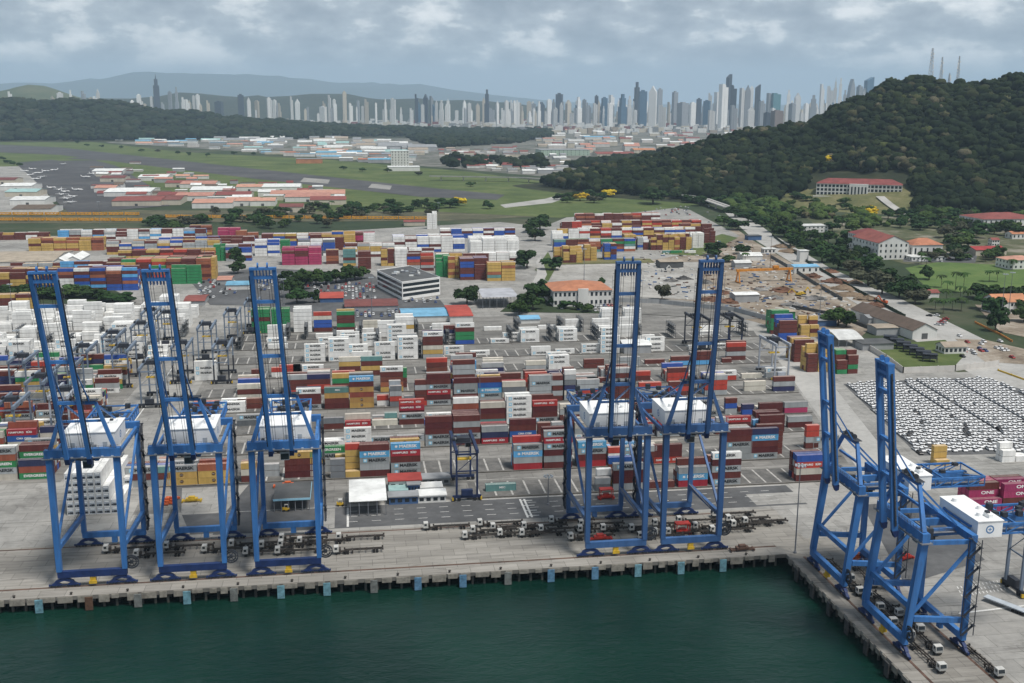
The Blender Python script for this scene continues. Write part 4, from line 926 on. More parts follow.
for z in (2.9, 5.7, 8.5): m.box(-1.1, 1.1, -0.2, 16.2, z, z+0.12); m.box(-1.05, -0.95, -0.2, 16.2, z+1.0, z+1.08); m.box(0.95, 1.05, -0.2, 16.2, z+1.0, z+1.08)
for y in (1, 5, 9, 13):
    for z in (3.1, 5.9): m.box(-0.5, 0.5, y, y+1.2, z, z+1.3)
rack_me = m.mesh('reefer_rack', rack_m)
rk = []
for px, b_ in ((518, 'J'), (511, 'I'), (552, 'I'), (562, 'J'), (597, 'I'), (674, 'I'), (746, 'I'), (582, 'J'), (640, 'I'), (417, 'J'), (378, 'I'), (288, 'J'), (240, 'I'), (335, 'I'), (361, 'J'), (306, 'J'), (420, 'H'), (448, 'I')):
    Y = BL[b_]+0.3 if b_ in BL else 640; rk.append(tag(put('reefer_rack', rack_me, None, (Xat(px, Y, 0), Y, 0.07)), '', 'reefer rack', 'steel plug racks between the white reefers'))
for i in range(7):
    for j, fy in enumerate((657, 690, 724)): rk.append(tag(put('reefer_rack', rack_me, None, (-111.4-i*26-rs.choice((0, 13)), fy, 0.07)), '', 'reefer rack', 'steel plug racks between the white reefers'))
rank(rk, 'dark steel plug rack tower between white reefers, {n} from the left')
# light masts
mast_spots = [(795, 553, 32, 'at the inner quay corner'), (480, 440, 32, 'behind the navy legged yard gantry'), (22, 392, 34, 'among mixed boxes at the left edge'), (14, 330, 32, 'before the white reefers at the left'), (548, 505, 12, 'short one by the traffic lane'),
              (285, 320, 30, 'behind the green stacks'), (372, 318, 30, 'beside the staff car park'), (584, 280, 28, 'before the inland depot'), (770, 268, 30, 'rust coloured one in the work site'), (819, 325, 30, 'by the low warehouse'), (100, 225, 30, 'near the railway'), (439, 226, 30, 'by the white tower stack'), (206, 275, 30, 'behind the yellow back stack'), (1001, 320, 34, 'at the field corner'), (1008, 318, 34, 'at the field corner, right one of two'), (858, 205, 30, 'below the hill')]
for px, py, h_, lb in mast_spots:
    X, Y = G(px, py); o = thing('light_mast', f'slender grey light mast {lb}', 'light mast', (X, Y, 0.05))
    MB().cyl((0, 0, 0), (0, 0, h_), 0.28, 0.13, 8).cyl((0, 0, 0), (0, 0, 0.6), 0.6, 0.5, 8).build('pole', rail_m if 'rust' in lb else steel, o)
    m = MB()
    for k in range(8):
        a = 2*math.pi*k/8; m.bar((0, 0, h_-0.5), (1.5*math.cos(a), 1.5*math.sin(a), h_-0.3), 0.1); m.cbox(1.6*math.cos(a), 1.6*math.sin(a), h_-0.6, 0.6, 0.6, 0.45)
    m.build('lamp_ring', house_g, o)
# ================================================================== TRUCKS on the quays
cabw = mat('cab_white', (0.50, 0.50, 0.48), 0.45, 0.08, 0.5, dirt=0.25, dirtcol=(0.3, 0.27, 0.24))
chas = mat('chassis_dark', (0.045, 0.040, 0.036), 0.7, 0.35, 0.5, dirt=0.5, dirtcol=(0.11, 0.075, 0.05))
def truck_proto():
    o = thing('terminal_truck', '', 'truck', (0, 0, 0), 0, 'terminal trucks with empty trailers on the quays')
    c = MB().prism([(-1.1, 1.15), (-1.25, 2.0), (-0.95, 3.25), (0.85, 3.3), (0.9, 1.15)], 'y', -1.2, 1.2).build('cab', cabw, o)
    MB().prism([(-1.272, 2.02), (-0.995, 3.12), (-0.975, 3.11), (-1.252, 2.01)], 'y', -1.05, 1.05).box(-0.7, 0.3, -1.215, -1.203, 2.05, 2.95).box(-0.7, 0.3, 1.203, 1.215, 2.05, 2.95).build('window', glass, c)
    MB().box(-1.15, 4.6, -0.55, 0.55, 0.75, 1.14).box(1.0, 1.7, -1.1, 1.1, 0.7, 2.3).build('tractor_frame', chas, o)
    m = MB()
    for y in (-0.5, 0.5): m.box(3.0, 17.6, y-0.14, y+0.14, 1.2, 1.62)
    for x in (3.1, 6, 9, 11.5, 14, 17.5): m.box(x-0.15, x+0.15, -1.22, 1.22, 1.25, 1.55)
    for x in (3.1, 17.5):
        for y in (-1.2, 1.2): m.box(x-0.3, x+0.3, y-0.18, y+0.18, 1.2, 1.9)
    m.box(5.8, 6.3, -0.9, -0.5, 0.2, 1.2); m.box(5.8, 6.3, 0.5, 0.9, 0.2, 1.2); m.build('trailer_frame', chas, o)
    for xs_ in ((0.0,), (3.3, 4.3), (14.2, 15.4)):
        m = MB()
        for x in xs_:
            m.cyl((x, -1.15, 0.52), (x, 1.15, 0.52), 0.12, n=6)
            for y in (-1.0, 1.0): m.cyl((x, y-0.24, 0.52), (x, y+0.24, 0.52), 0.52, n=12)
        m.build('axle', rubber, o)
    return o
tp = truck_proto(); tlist = []
tr_px = [(106.6, 553), (137, 558), (167, 550), (282, 542), (281, 548), (278, 555), (339, 541), (336.5, 554), (426, 530), (465, 539.5), (473, 534), (480, 527), (551.5, 524), (524, 530), (522, 537), (581, 527.5), (580, 533), (570.6, 540.7), (631.5, 532), (679, 524), (714, 517.5), (728, 522.5), (733, 528), (712, 533.6), (300, 545), (262, 549), (246, 556), (500, 537), (541, 533), (603, 532), (655, 527), (655, 536), (695, 530), (745, 525), (205, 553), (232, 548), (493, 531), (640, 540), (668, 536)]
for i, (px, py) in enumerate(tr_px):
    o = tp if i == 0 else copy_tree(tp); X, Y = G(px, py); o.location = (X, Y, 0.07); o.scale = (0.9,)*3; o.rotation_euler = (0, 0, R(rs.uniform(-2, 2))); tlist.append(o)
rank(tlist, 'white cabbed truck with empty dark trailer on the front quay, {n} from the left')
tl2 = []
for i, (px, py) in enumerate([(848.7, 583), (866, 600), (878, 612), (891, 627), (897, 618), (908, 640), (935.5, 655), (939, 673), (918, 634), (872, 588), (997, 678), (858, 596)]):
    o = copy_tree(tp); X, Y = G(px, py); o.location = (X+0.5, Y, 0.08); o.scale = (0.9,)*3; o.rotation_euler = (0, 0, R(90+rs.uniform(-3, 3))); tl2.append(o)
rank(tl2, 'white cabbed truck with empty dark trailer on the side quay, {n} from the left')
o = thing('flat_trailer', 'empty grey flatbed trailer on the apron at the right edge', 'trailer', (*G(985, 600), 0.05), R(-62))
MB().box(0, 13.5, -1.3, 1.3, 1.2, 1.5).build('deck', house_g, o)
m = MB()
for x in (9.5, 10.8, 12.1):
    for y in (-1, 1): m.cyl((x, y-0.2, 0.5), (x, y+0.2, 0.5), 0.5, n=10)
m.build('wheels', rubber, o); MB().box(13.5, 13.7, -1.3, 1.3, 0.9, 1.5).build('rear_panel', redm, o)
# hoist spreaders lying on the ground and stacker machines
def spreader(px, py, matr, label, L=12.0, rz=0.0, z=0.06, tall=False):
    X, Y = G(px, py); o = thing('hoist_spreader', label, 'spreader', (X, Y, z), rz)
    m = MB()
    for y in (-0.45, 0.45): m.box(-L/2, L/2, y-0.18, y+0.18, 0.4, 0.95)
    for x in (-L/2, L/2): m.box(x-0.25, x+0.25, -1.2, 1.2, 0.3, 1.0)
    m.build('frame', matr, o)
    MB().box(-2.2, 2.2, -1.0, 1.0, 0.96, 1.6).box(-1.2, 1.2, -0.8, 0.8, 1.61, 2.3).build('head_block', matr, o)
    if tall:
        m = MB()
        for x in (-2.4, 2.4):
            for y in (-1.3, 1.3): m.box(x-0.15, x+0.15, y-0.15, y+0.15, 0, 4.0)
        m.box(-2.6, 2.6, -1.5, 1.5, 4.0, 4.4); m.build('stand', matr, o)
spreader(168, 503, orange, 'orange spreader frame on the ground right of the white reefer pile', 6, R(80)); spreader(174, 502, orange, 'second orange spreader frame right of the white reefer pile', 6, R(75))
spreader(192, 502, yel, 'yellow spreader frame lying behind the second crane', 7); spreader(606, 499, redm, 'red spreader on a stand behind the fourth crane', 6, 0, 0.07, True)
spreader(682, 534, redm, 'red spreader on a stand between trucks under the fifth crane', 6, 0, 0.07, True); spreader(600, 540, redm, 'flat red spreader on the quay under the fourth crane', 8)
spreader(742, 551, rail_m, 'rusty spreader frame at the quay edge near the corner', 8); spreader(858, 560, orange, 'orange spreader under the farther side crane', 5, R(40)); spreader(905, 560, redm, 'red spreader among rigging behind the nearer side crane', 6, R(20))
spreader(288, 487, orange, 'orange spreader between yellow boxes under the third crane', 11); spreader(640, 462, redm, 'red handling frame among boxes behind the fourth crane', 6, 0, 0.07, True)
# forklifts
def forklift(px, py, label):
    X, Y = G(px, py); o = thing('forklift', label, 'forklift', (X, Y, 0.07))
    MB().prism([(-1.6, 0.5), (-1.6, 1.5), (-0.6, 1.5), (0.9, 1.2), (0.9, 0.5)], 'y', -0.8, 0.8).build('body', yel, o)
    MB().box(-0.9, 0.5, -0.75, 0.75, 2.6, 2.75).box(-0.9, -0.8, -0.7, 0.7, 1.51, 2.59).box(0.4, 0.5, -0.7, 0.7, 1.25, 2.59).build('cab', cabw, o)
    MB().box(1.0, 1.15, -0.6, -0.45, 0.1, 3.2).box(1.0, 1.15, 0.45, 0.6, 0.1, 3.2).box(1.16, 2.3, -0.5, -0.35, 0.1, 0.2).box(1.16, 2.3, 0.35, 0.5, 0.1, 0.2).build('mast', darksteel, o)
    m = MB()
    for x in (-1.1, 0.6):
        for y in (-0.8, 0.8): m.cyl((x, y-0.15, 0.42), (x, y+0.15, 0.42), 0.42, n=10)
    m.build('wheels', rubber, o)
forklift(287, 511, 'yellow forklift before the dark roofed shed'); forklift(341, 506, 'yellow forklift left of the white canopy')
# ================================================================== BUILDINGS
def rect(px0, px1, pyf, pyb, z):
    x0, ya_ = G(px0, pyf, z); x1, yb_ = G(px1, pyf, z); y0 = (ya_+yb_)/2; y1 = G((px0+px1)/2, pyb, z)[1]
    return x0, x1, y0, max(y1, y0+2)
def wmat(nm, c, d=0.25): return mat(nm, c, 0.8, 0.08, 0.15, dirt=d, dirtcol=tuple(v*0.55 for v in c), streak=True)
wall_w = wmat('wall_white', (0.62, 0.62, 0.60)); wall_c = wmat('wall_cream', (0.50, 0.46, 0.38)); wall_g = wmat('wall_grey', (0.33, 0.34, 0.35)); wall_p = wmat('wall_pale', (0.55, 0.53, 0.50)); wall_n = wmat('wall_blue', (0.06, 0.12, 0.25)); wall_t = wmat('wall_teal', (0.25, 0.42, 0.42))
def rmat(nm, c): return mat(nm, c, 0.75, 0.16, 0.12, dirt=0.4, dirtcol=tuple(v*0.5 for v in c), objvar=0.1)
rf_o = rmat('roof_orange_tile', (0.40, 0.17, 0.095)); rf_r = rmat('roof_red', (0.21, 0.062, 0.055)); rf_R = rmat('roof_bright_red', (0.34, 0.055, 0.045)); rf_g = rmat('roof_grey', (0.24, 0.25, 0.26)); rf_b = rmat('roof_brown', (0.12, 0.09, 0.07)); rf_w = rmat('roof_white', (0.62, 0.63, 0.62)); rf_d = rmat('roof_dark', (0.085, 0.088, 0.09)); rf_l = rmat('roof_light_blue', (0.16, 0.36, 0.52)); rf_s = rmat('roof_salmon', (0.46, 0.24, 0.18)); rf_m = rmat('roof_maroon', (0.16, 0.055, 0.05)); rf_t = rmat('roof_teal', (0.30, 0.46, 0.45)); rf_k = rmat('roof_tan', (0.34, 0.29, 0.23))
def house(name, label, cat, x0, x1, y0, y1, h, rh, wall, roof, ridge='x', win=0, group=None, rz=0.0, style='gable', floors=1, z=0.04, door=False, parts=True):
    cx, cy = (x0+x1)/2, (y0+y1)/2; a, b_ = (x1-x0)/2, (y1-y0)/2
    o = thing(name, label, cat, (cx, cy, z), rz, group); e = 0.5
    m = MB()
    if style == 'gable' and rh > 0:
        if ridge == 'x': m.prism([(-b_, 0), (b_, 0), (b_, h), (0, h+rh*0.98), (-b_, h)], 'x', -a, a)
        else: m.prism([(-a, 0), (a, 0), (a, h), (0, h+rh*0.98), (-a, h)], 'y', -b_, b_)
    else: m.box(-a, a, -b_, b_, 0, h)
    m.build('wall', wall, o)
    m = MB(); t_ = 0.25
    if style == 'flat':
        m.box(-a-e, a+e, -b_-e, b_+e, h, h+0.4)
    elif style == 'hip':
        r_ = min(a, b_)
        if a >= b_: top = [(-a+r_, 0, h+rh), (a-r_, 0, h+rh)]
        else: top = [(0, -b_+r_, h+rh), (0, b_-r_, h+rh)]
        A, B, C_, D = (-a-e*1.6, -b_-e*1.6, h+0.02), (a+e*1.6, -b_-e*1.6, h+0.02), (a+e*1.6, b_+e*1.6, h+0.02), (-a-e*1.6, b_+e*1.6, h+0.02)
        if a >= b_: m.poly([A, B, top[1], top[0]]); m.poly([B, C_, top[1]]); m.poly([C_, D, top[0], top[1]]); m.poly([D, A, top[0]])
        else: m.poly([A, B, top[0]]); m.poly([B, C_, top[1], top[0]]); m.poly([C_, D, top[1]]); m.poly([D, A, top[0], top[1]])
        m.poly([A, D, C_, B])
    else:
        if ridge == 'x':
            s = rh/b_; m.prism([(-b_-e, h-e*s+0.05), (0, h+rh+0.05), (b_+e, h-e*s+0.05), (b_+e, h-e*s+t_+0.05), (0, h+rh+t_+0.05), (-b_-e, h-e*s+t_+0.05)], 'x', -a-e, a+e)
        else:
            s = rh/a; m.prism([(-a-e, h-e*s+0.05), (0, h+rh+0.05), (a+e, h-e*s+0.05), (a+e, h-e*s+t_+0.05), (0, h+rh+t_+0.05), (-a-e, h-e*s+t_+0.05)], 'y', -b_-e, b_+e)
    m.build('roof', roof, o)
    if win:
        fh = h/floors
        for f in range(floors):
            for i in range(win):
                x = -a+(i+0.5)*2*a/win; ww = min(0.9, 0.62*a/win)
                m = MB(); m.box(x-ww, x+ww, -b_-0.05, -b_-0.004, f*fh+fh*0.30, f*fh+fh*0.78); m.build('window', glass, o)
            nb = max(1, int(win*b_/a))
            for sgn in (-1, 1):
                for i in range(min(nb, 8)):
                    y = -b_+(i+0.5)*2*b_/min(nb, 8); ww = min(0.9, 0.6*b_/min(nb, 8)); X_ = sgn*(a+0.027)
                    MB().box(X_-0.023, X_+0.023, y-ww, y+ww, f*fh+fh*0.30, f*fh+fh*0.78).build('window', glass, o)
    if door: MB().box(-min(a*0.4, 2.2), min(a*0.4, 2.2), -b_-0.06, -b_-0.003, 0, min(h*0.7, 4)).build('door', rf_d, o)
    return o
def canopy(name, label, x0, x1, y0, y1, h, roof, posts=5, fascia=None, rh=0.8, cat='canopy', nb=2):
    cx, cy = (x0+x1)/2, (y0+y1)/2; a, b_ = (x1-x0)/2, (y1-y0)/2; o = thing(name, label, cat, (cx, cy, 0.05))
    m = MB(); n = 8; prof = [(-b_+2*b_*k/n, h+rh*math.sin(math.pi*k/n)) for k in range(n+1)]; prof += [(y, z-0.2) for y, z in prof[::-1]]
    m.prism(prof, 'x', -a, a).build('roof', roof, o)
    for i in range(posts):
        for j in range(nb):
            x = -a+0.4+(2*a-0.8)*i/(posts-1); y = -b_+0.4+(2*b_-0.8)*j/(nb-1); MB().box(x-0.15, x+0.15, y-0.15, y+0.15, 0, h-0.2).build('post', steel, o)
    if fascia: MB().box(-a, a, -b_-0.14, -b_-0.01, h-0.6, h+0.2).box(a+0.01, a+0.14, -b_, b_, h-0.6, h+0.2).build('fascia', fascia, o)
    return o
canopy('loading_canopy', 'large white canopy on posts beside the traffic lane', *rect(349, 387, 501, 479, 6.0), 6.0, rf_w, 5)
x0, x1, y0, y1 = rect(273, 310, 499, 483, 5.0)
o = canopy('maintenance_shed', 'dark flat roofed shed with light blue fascia under the third crane', x0, x1, y0, y1, 5.0, rf_d, 6, mat('fascia_blue', (0.28, 0.52, 0.66), 0.6, 0.1, 0.5), 0.3, 'shed')
for a in [('red roofed site cabin behind the white canopy', 389, 421, 480, 473, 5.5, rf_R, wall_w), ('pale teal roofed cabin right of the white canopy', 390, 407, 490, 482, 3.6, rf_t, wall_g), ('navy walled long cabin facing the traffic lane', 389, 418, 496, 491, 3.4, rf_g, wall_n), ('grey roofed cabin behind the teal one', 421, 450, 478, 473, 3.0, rf_g, wall_g), ('white roofed thin cabin left of the navy gantry', 421, 442, 487, 482, 3.2, rf_w, wall_g), ('long white cabin with windows left of the navy gantry', 418, 446, 495, 489, 3.2, rf_w, wall_w), ('small blue topped cabin behind the teal one', 408, 420, 484, 479, 5.0, rf_g, wall_n)]:
    x0, x1, y0, y1 = rect(*a[1:5], a[5]); house('site_cabin', a[0], 'cabin', x0, x1, y0, y1, a[5]-0.4, 0, a[7], a[6], style='flat', win=4)
def poly_building(name, label, cat, roof_px, z, wall, roof, bands=0, band_h=1.4, parapet=True):
    pts = [G(x, y, z) for x, y in roof_px]; cx = sum(p_[0] for p_ in pts)/len(pts); cy = sum(p_[1] for p_ in pts)/len(pts)
    loc = [(p_[0]-cx, p_[1]-cy) for p_ in pts]
    ar = sum(loc[i][0]*loc[(i+1) % len(loc)][1]-loc[(i+1) % len(loc)][0]*loc[i][1] for i in range(len(loc)))
    if ar < 0: loc = loc[::-1]
    o = thing(name, label, cat, (cx, cy, 0.04)); MB().prism(loc, 'z', 0, z-0.5).build('wall', wall, o)
    m = MB(); m.prism([(x*0.985, y*0.985) for x, y in loc], 'z', z-0.5, z-0.3); m.build('roof', roof, o)
    if parapet:
        m = MB(); n = len(loc)
        for i in range(n):
            p_, q = loc[i], loc[(i+1) % n]; m.bar((p_[0], p_[1], z-0.25), (q[0], q[1], z-0.25), 0.3, 0.9)
        m.build('parapet', wall, o)
    n = len(loc); fh = z/(bands+0.6) if bands else 0
    for b_ in range(bands):
        m = MB(); zz = z-1.6-b_*fh
        for i in range(n):
            p_, q = Vector(loc[i]), Vector(loc[(i+1) % n]); d = (q-p_).normalized(); nn = Vector((d.y, -d.x))
            A = p_+d*0.8+nn*0.04; B = q-d*0.8+nn*0.04; m.poly([(A.x, A.y, zz-band_h), (B.x, B.y, zz-band_h), (B.x, B.y, zz), (A.x, A.y, zz)])
        m.build('window_band', glass, o)
    return o, loc
o, loc = poly_building('office_block', 'white office block with black window bands beside the staff car park', 'office', [(402, 282), (440, 277), (409, 265.5), (377, 270)], 14.5, wmat('wall_bright_white', (0.74, 0.74, 0.73), 0.1), rf_d, 3, 2.5)
for k in range(16): MB().cbox(rs.uniform(-13, 13), rs.uniform(-14, 16), 14.25, rs.uniform(1.5, 4), rs.uniform(1.5, 4), rs.uniform(0.8, 1.8)).build('roof_unit', rs.choice((house_g, rf_w, steel)), o)
x0, x1, y0, y1 = rect(553, 613, 290.5, 282, 12.5)
house('long_office', 'long white building with orange hip roof and rows of windows', 'building', x0, x1, y0, y1, 12.5, 5, wall_w, rf_o, win=13, floors=2, style='hip')
MB().box(-4, 4, -(y1-y0)/2-1.6, -(y1-y0)/2-0.01, 0, 14).build('entrance_bay', wall_w, bpy.data.objects['long_office'])
x0, x1, y0, y1 = rect(482, 519, 297, 288, 9); canopy('truck_gate', 'large grey gate canopy on tall posts before the white container wall', x0, x1, y0, y1, 9, rmat('roof_pale_grey', (0.36, 0.37, 0.40)), 6, None, 0.5, 'gate canopy', 3)
for a in [('long brown roofed shed before the office block', 345, 398, 305, 298, 5, rf_m, wall_g), ('light blue roofed shed below the office block', 402, 452, 315, 307, 5, rf_l, wall_w), ('bright red roofed shed right of the light blue one', 450, 473, 315, 304, 6, rf_R, wall_w), ('red roofed blue walled shed in the staff car park', 320, 343, 297, 291, 4.5, rf_R, wall_n), ('red roofed open hut beside the left yard road', 184, 204, 300, 294, 4.5, rf_r, wall_g), ('small pale blue roofed house by the left car park', 226, 249, 284, 280, 5, rf_l, wall_w), ('tan roofed kiosk by the left car park', 217, 231, 279, 275, 5, rf_s, wall_g), ('light blue roofed hut right of the gate canopy', 521, 540, 318, 314, 4, rf_l, wall_w), ('grey flat shed over work gear in mid yard', 624, 652, 344, 338, 6, rf_w, wall_g)]:
    x0, x1, y0, y1 = rect(*a[1:5], a[5]); house('shed', a[0], 'shed', x0, x1, y0, y1, a[5]-1, 1.3, a[7], a[6], win=0)
# ================================================================== GROUND PATCHES inland
psheet('avenue', [(722, 210), (738, 209), (772, 234), (830, 268), (905, 301), (985, 340), (1060, 372), (1060, 396), (985, 382), (905, 335), (880, 318), (850, 300), (800, 268), (752, 238)], 0.12, road_conc)
psheet('work_site_ground', [(600, 262), (700, 238), (735, 228), (752, 240), (800, 268), (850, 300), (880, 320), (862, 336), (770, 326), (690, 305), (620, 292), (560, 288), (548, 270)], 0.08, dirt)
psheet('gate_ground', [(546, 264), (600, 262), (706, 262), (696, 300), (620, 296), (556, 288)], 0.085, ground_mat('gate_concrete', (0.24, 0.23, 0.21), (0.34, 0.33, 0.31), (0.43, 0.42, 0.39), 0.02, 0.2, stain=0.5, joints=8))
psheet('depot_ground', [(540, 262), (548, 225), (575, 214), (650, 205), (690, 210), (740, 236), (700, 252), (640, 262)], 0.1, concrete)
psheet('depot_lawn', [(660, 254), (722, 234), (738, 238), (700, 256)], 0.14, grass)
psheet('car_lot_ground', [(836, 378), (1100, 366), (1100, 470), (925, 470)], 0.07, concrete)
psheet('export_lot_asphalt', [(843, 384), (905, 380.5), (987, 377.5), (1040, 396), (1040, 453.5), (1005, 454), (919, 456)], 0.075, asphalt)
psheet('campus_lawn', [(800, 214), (905, 217), (1060, 224), (1060, 268), (905, 264), (850, 250)], 0.10, ground_mat('campus_ground', (0.04, 0.055, 0.022), (0.085, 0.09, 0.045), (0.24, 0.22, 0.18), 0.018, 0.1))
psheet('field_parking', [(905, 252), (978, 254), (975, 263), (903, 262)], 0.14, asphalt)
psheet('sports_field', [(905, 268), (940, 262), (1060, 268), (1060, 296), (930, 291)], 0.13, field_grass)
psheet('yard_lawn', [(868, 346), (945, 340), (965, 355), (955, 366), (905, 370)], 0.1, grass)
psheet('visitor_parking', [(955, 339), (985, 340), (1045, 354), (1045, 366), (985, 362)], 0.12, dirt)
psheet('corner_lawn', [(975, 305), (1060, 308), (1060, 345), (1000, 332)], 0.13, dirt)
psheet('staff_car_park', [(186, 276), (262, 268), (372, 274), (404, 300), (440, 300), (455, 318), (340, 322), (262, 306), (210, 305)], 0.09, asphalt)
psheet('airfield_grass', [(-60, 138), (40, 136), (180, 152), (330, 160), (470, 172), (560, 184), (590, 200), (480, 214), (330, 214), (240, 206), (-60, 160)], 0.1, grass)
psheet('runway', [(-60, 142), (60, 147.5), (256, 169), (430, 188), (505, 195), (497, 200), (420, 197), (256, 179), (60, 155), (-60, 150)], 0.3, runway_m)
psheet('apron', [(15, 163), (95, 156), (120, 168), (150, 186), (170, 206), (70, 214), (50, 196), (30, 176)], 0.4, runway_m)
psheet('airfield_island', [(30, 157), (110, 161), (170, 171), (200, 181), (150, 178), (125, 168), (95, 160.5), (60, 161)], 0.45, grass)
psheet('runway_patch', [(304, 178), (330, 180), (328, 184), (300, 182)], 0.5, concrete); psheet('runway_patch', [(372, 184), (392, 186), (390, 190), (368, 188)], 0.5, concrete)
psheet('rail_bed', [(-80, 209), (440, 212), (560, 210), (600, 214), (440, 221), (-80, 224)], 0.09, ground_mat('ballast', (0.05, 0.05, 0.035), (0.085, 0.085, 0.05), (0.14, 0.13, 0.08), 0.02, 0.2))
psheet('field_by_highway', [(430, 196), (560, 188), (640, 196), (700, 205), (640, 212), (560, 218), (440, 212)], 0.15, grass)
psheet('field_road', [(500, 205), (545, 199), (575, 191), (582, 193), (552, 203), (505, 208)], 0.2, road_conc)
psheet('industrial_ground', [(70, 133), (250, 128), (330, 134), (430, 140), (540, 158), (560, 178), (420, 166), (250, 152), (110, 143)], 0.12, urban)
psheet('suburb_ground', [(430, 146), (520, 134), (540, 118.5), (900, 118.5), (860, 140), (700, 155), (600, 162), (560, 178), (520, 160)], 0.16, urban)
psheet('city_ground', [(-200, 116), (1100, 116.5), (1200, 128), (560, 130), (300, 121), (-200, 119)], 0.3, urban)
psheet('left_hangar_ground', [(-60, 168), (30, 166), (60, 214), (-60, 216)], 0.14, concrete)
psheet('hedge_ground', [(-60, 282), (100, 284), (135, 300), (105, 304), (-60, 304)], 0.1, land)
psheet('office_lawn', [(500, 312), (540, 282), (556, 285), (552, 306), (620, 308), (620, 314)], 0.1, land)
psheet('inner_lawn', [(535, 270), (548, 252), (556, 268), (548, 282)], 0.14, grass)
psheet('depot_road', [(536, 262), (541, 256), (547, 275), (539, 290), (530, 288), (537, 274)], 0.16, road_conc)
psheet('dry_verge', [(560, 258), (650, 259), (655, 263), (555, 265)], 0.12, drygrass)
psheet('yard_end_strip', [(560, 300), (640, 297), (735, 305), (775, 318), (735, 320), (600, 312)], 0.1, yard_conc)
# ================================================================== CARS
carw = mat('car_white', (0.72, 0.73, 0.74), 0.35, 0.04, 0.8); carb = mat('car_black', (0.02, 0.02, 0.022), 0.3, 0.1, 1); cars_ = mat('car_silver', (0.36, 0.38, 0.40), 0.35, 0.06, 1); carr = mat('car_red', (0.35, 0.03, 0.03), 0.35, 0.06, 1); carn = mat('car_blue', (0.04, 0.08, 0.22), 0.35, 0.06, 1)
def car_mesh(paint):
    m = MB(); W = 0.9
    m.prism([(-2.25, 0.35), (-2.3, 0.75), (-2.1, 0.98), (-1.2, 1.05), (1.9, 1.08), (2.28, 0.95), (2.3, 0.4)], 'y', -W, W)
    m.prism([(-1.15, 1.05), (-0.45, 1.56), (1.35, 1.58), (1.95, 1.08)], 'y', -W*0.86, W*0.86, 1)
    m.box(-0.5, 1.3, -W*0.84, W*0.84, 1.57, 1.64)
    for x in (-1.4, 1.4):
        for y in (-W+0.08, W-0.08): m.cyl((x, y-0.1, 0.33), (x, y+0.1, 0.33), 0.33, n=8, mi=1)
    return m.mesh('car', [paint, carb])
CM = {k: car_mesh(p_) for k, p_ in (('white', carw), ('black', carb), ('silver', cars_), ('red', carr), ('blue', carn))}
A0, A1 = np.array(G(917, 382.6)), np.array(G(1000, 433.8)); u = (A0-A1)/np.linalg.norm(A0-A1); v = np.array([u[1], -u[0]])
def inpoly(x, y, poly):
    c = False; n = len(poly)
    for i in range(n):
        (x1, y1), (x2, y2) = poly[i], poly[(i+1) % n]
        if (y1 > y) != (y2 > y) and x < (x2-x1)*(y-y1)/(y2-y1)+x1: c = not c
    return c
lot = [(846, 385), (905, 381.5), (986, 379), (1035, 396), (1035, 452), (1005, 452.5), (919, 454)]
def gap(px, py):
    for (a, b_, c, d) in ((917, 382.6, 1000, 433.8), (953, 381, 1030, 424), (902, 385, 950, 413), (1000, 386, 1030, 400)):
        if a-3 <= px <= c+1:
            y = b_+(px-a)/(c-a)*(d-b_)
            if abs(py-y) < 1.5: return True
    return False
cl = []
for i in range(-14, 70):
    for j in range(-75, 75):
        q = A1+u*(i*4.95-60+(j % 2)*1.4)+v*(j*2.4); px, py = P(q[0], q[1], 0)
        if inpoly(px, py, lot) and not gap(px, py) and rs.random() > 0.03: cl.append((q[0], q[1], px, py))
cl.sort(key=lambda c: math.hypot(c[0], c[1])); la = math.atan2(u[1], u[0])
stuff_c = MB()
for n_, c in enumerate(cl):
    if n_ < 300:
        ck = rs.choice(('white',)*13+('black', 'silver'))
        o = put('export_car', CM[ck], None, (c[0], c[1], 0.09), la+rs.uniform(-0.07, 0.07))
        tag(o, ck+' new car parked among the packed rows of the export lot', 'car', ck+' new cars packed in the export lot')
    else:
        a = la+rs.uniform(-0.05, 0.05); ca, sa = math.cos(a), math.sin(a); me = CM['white']; k = len(stuff_c.v)
        for vv in me.vertices: stuff_c.v.append((c[0]+vv.co.x*ca-vv.co.y*sa, c[1]+vv.co.x*sa+vv.co.y*ca, 0.09+vv.co.z))
        for p_ in me.polygons: stuff_c.f.append(tuple(k+i for i in p_.vertices)); stuff_c.m.append(p_.material_index)
if stuff_c.f: tag(stuff_c.build('distant_export_cars', [carw, carb]), 'far rows of white new cars packed in the export lot', 'cars', kind='stuff')
pk = []
def parking(px0, px1, py0, py1, n, where, ang=None, poly=None):
    k = 0; got = []
    while k < n:
        k += 1
        px, py = rs.uniform(px0, px1), rs.uniform(py0, py1)
        X, Y = G(px, py); X = round(X/2.9)*2.9; Y = round(Y/6.4)*6.4
        if any(abs(X-a) < 2.5 and abs(Y-b_) < 5 for a, b_ in got): continue
        got.append((X, Y)); colr = rs.choice(('white', 'white', 'white', 'silver', 'silver', 'black', 'red', 'blue'))
        o = put('parked_car', CM[colr], None, (X, Y, 0.14), (R(90)+rs.uniform(-0.06, 0.06)) if ang is None else ang+rs.uniform(-0.1, 0.1))
        tag(o, f'{colr} car parked {where}', 'car', f'{colr} cars parked {where}')
parking(196, 236, 279, 298, 52, 'in the left staff car park'); parking(258, 292, 276, 290, 44, 'by the trees of the staff car park'); parking(306, 376, 284, 300, 130, 'in the staff car park before the office'); parking(345, 402, 309, 318, 46, 'behind the white container row')
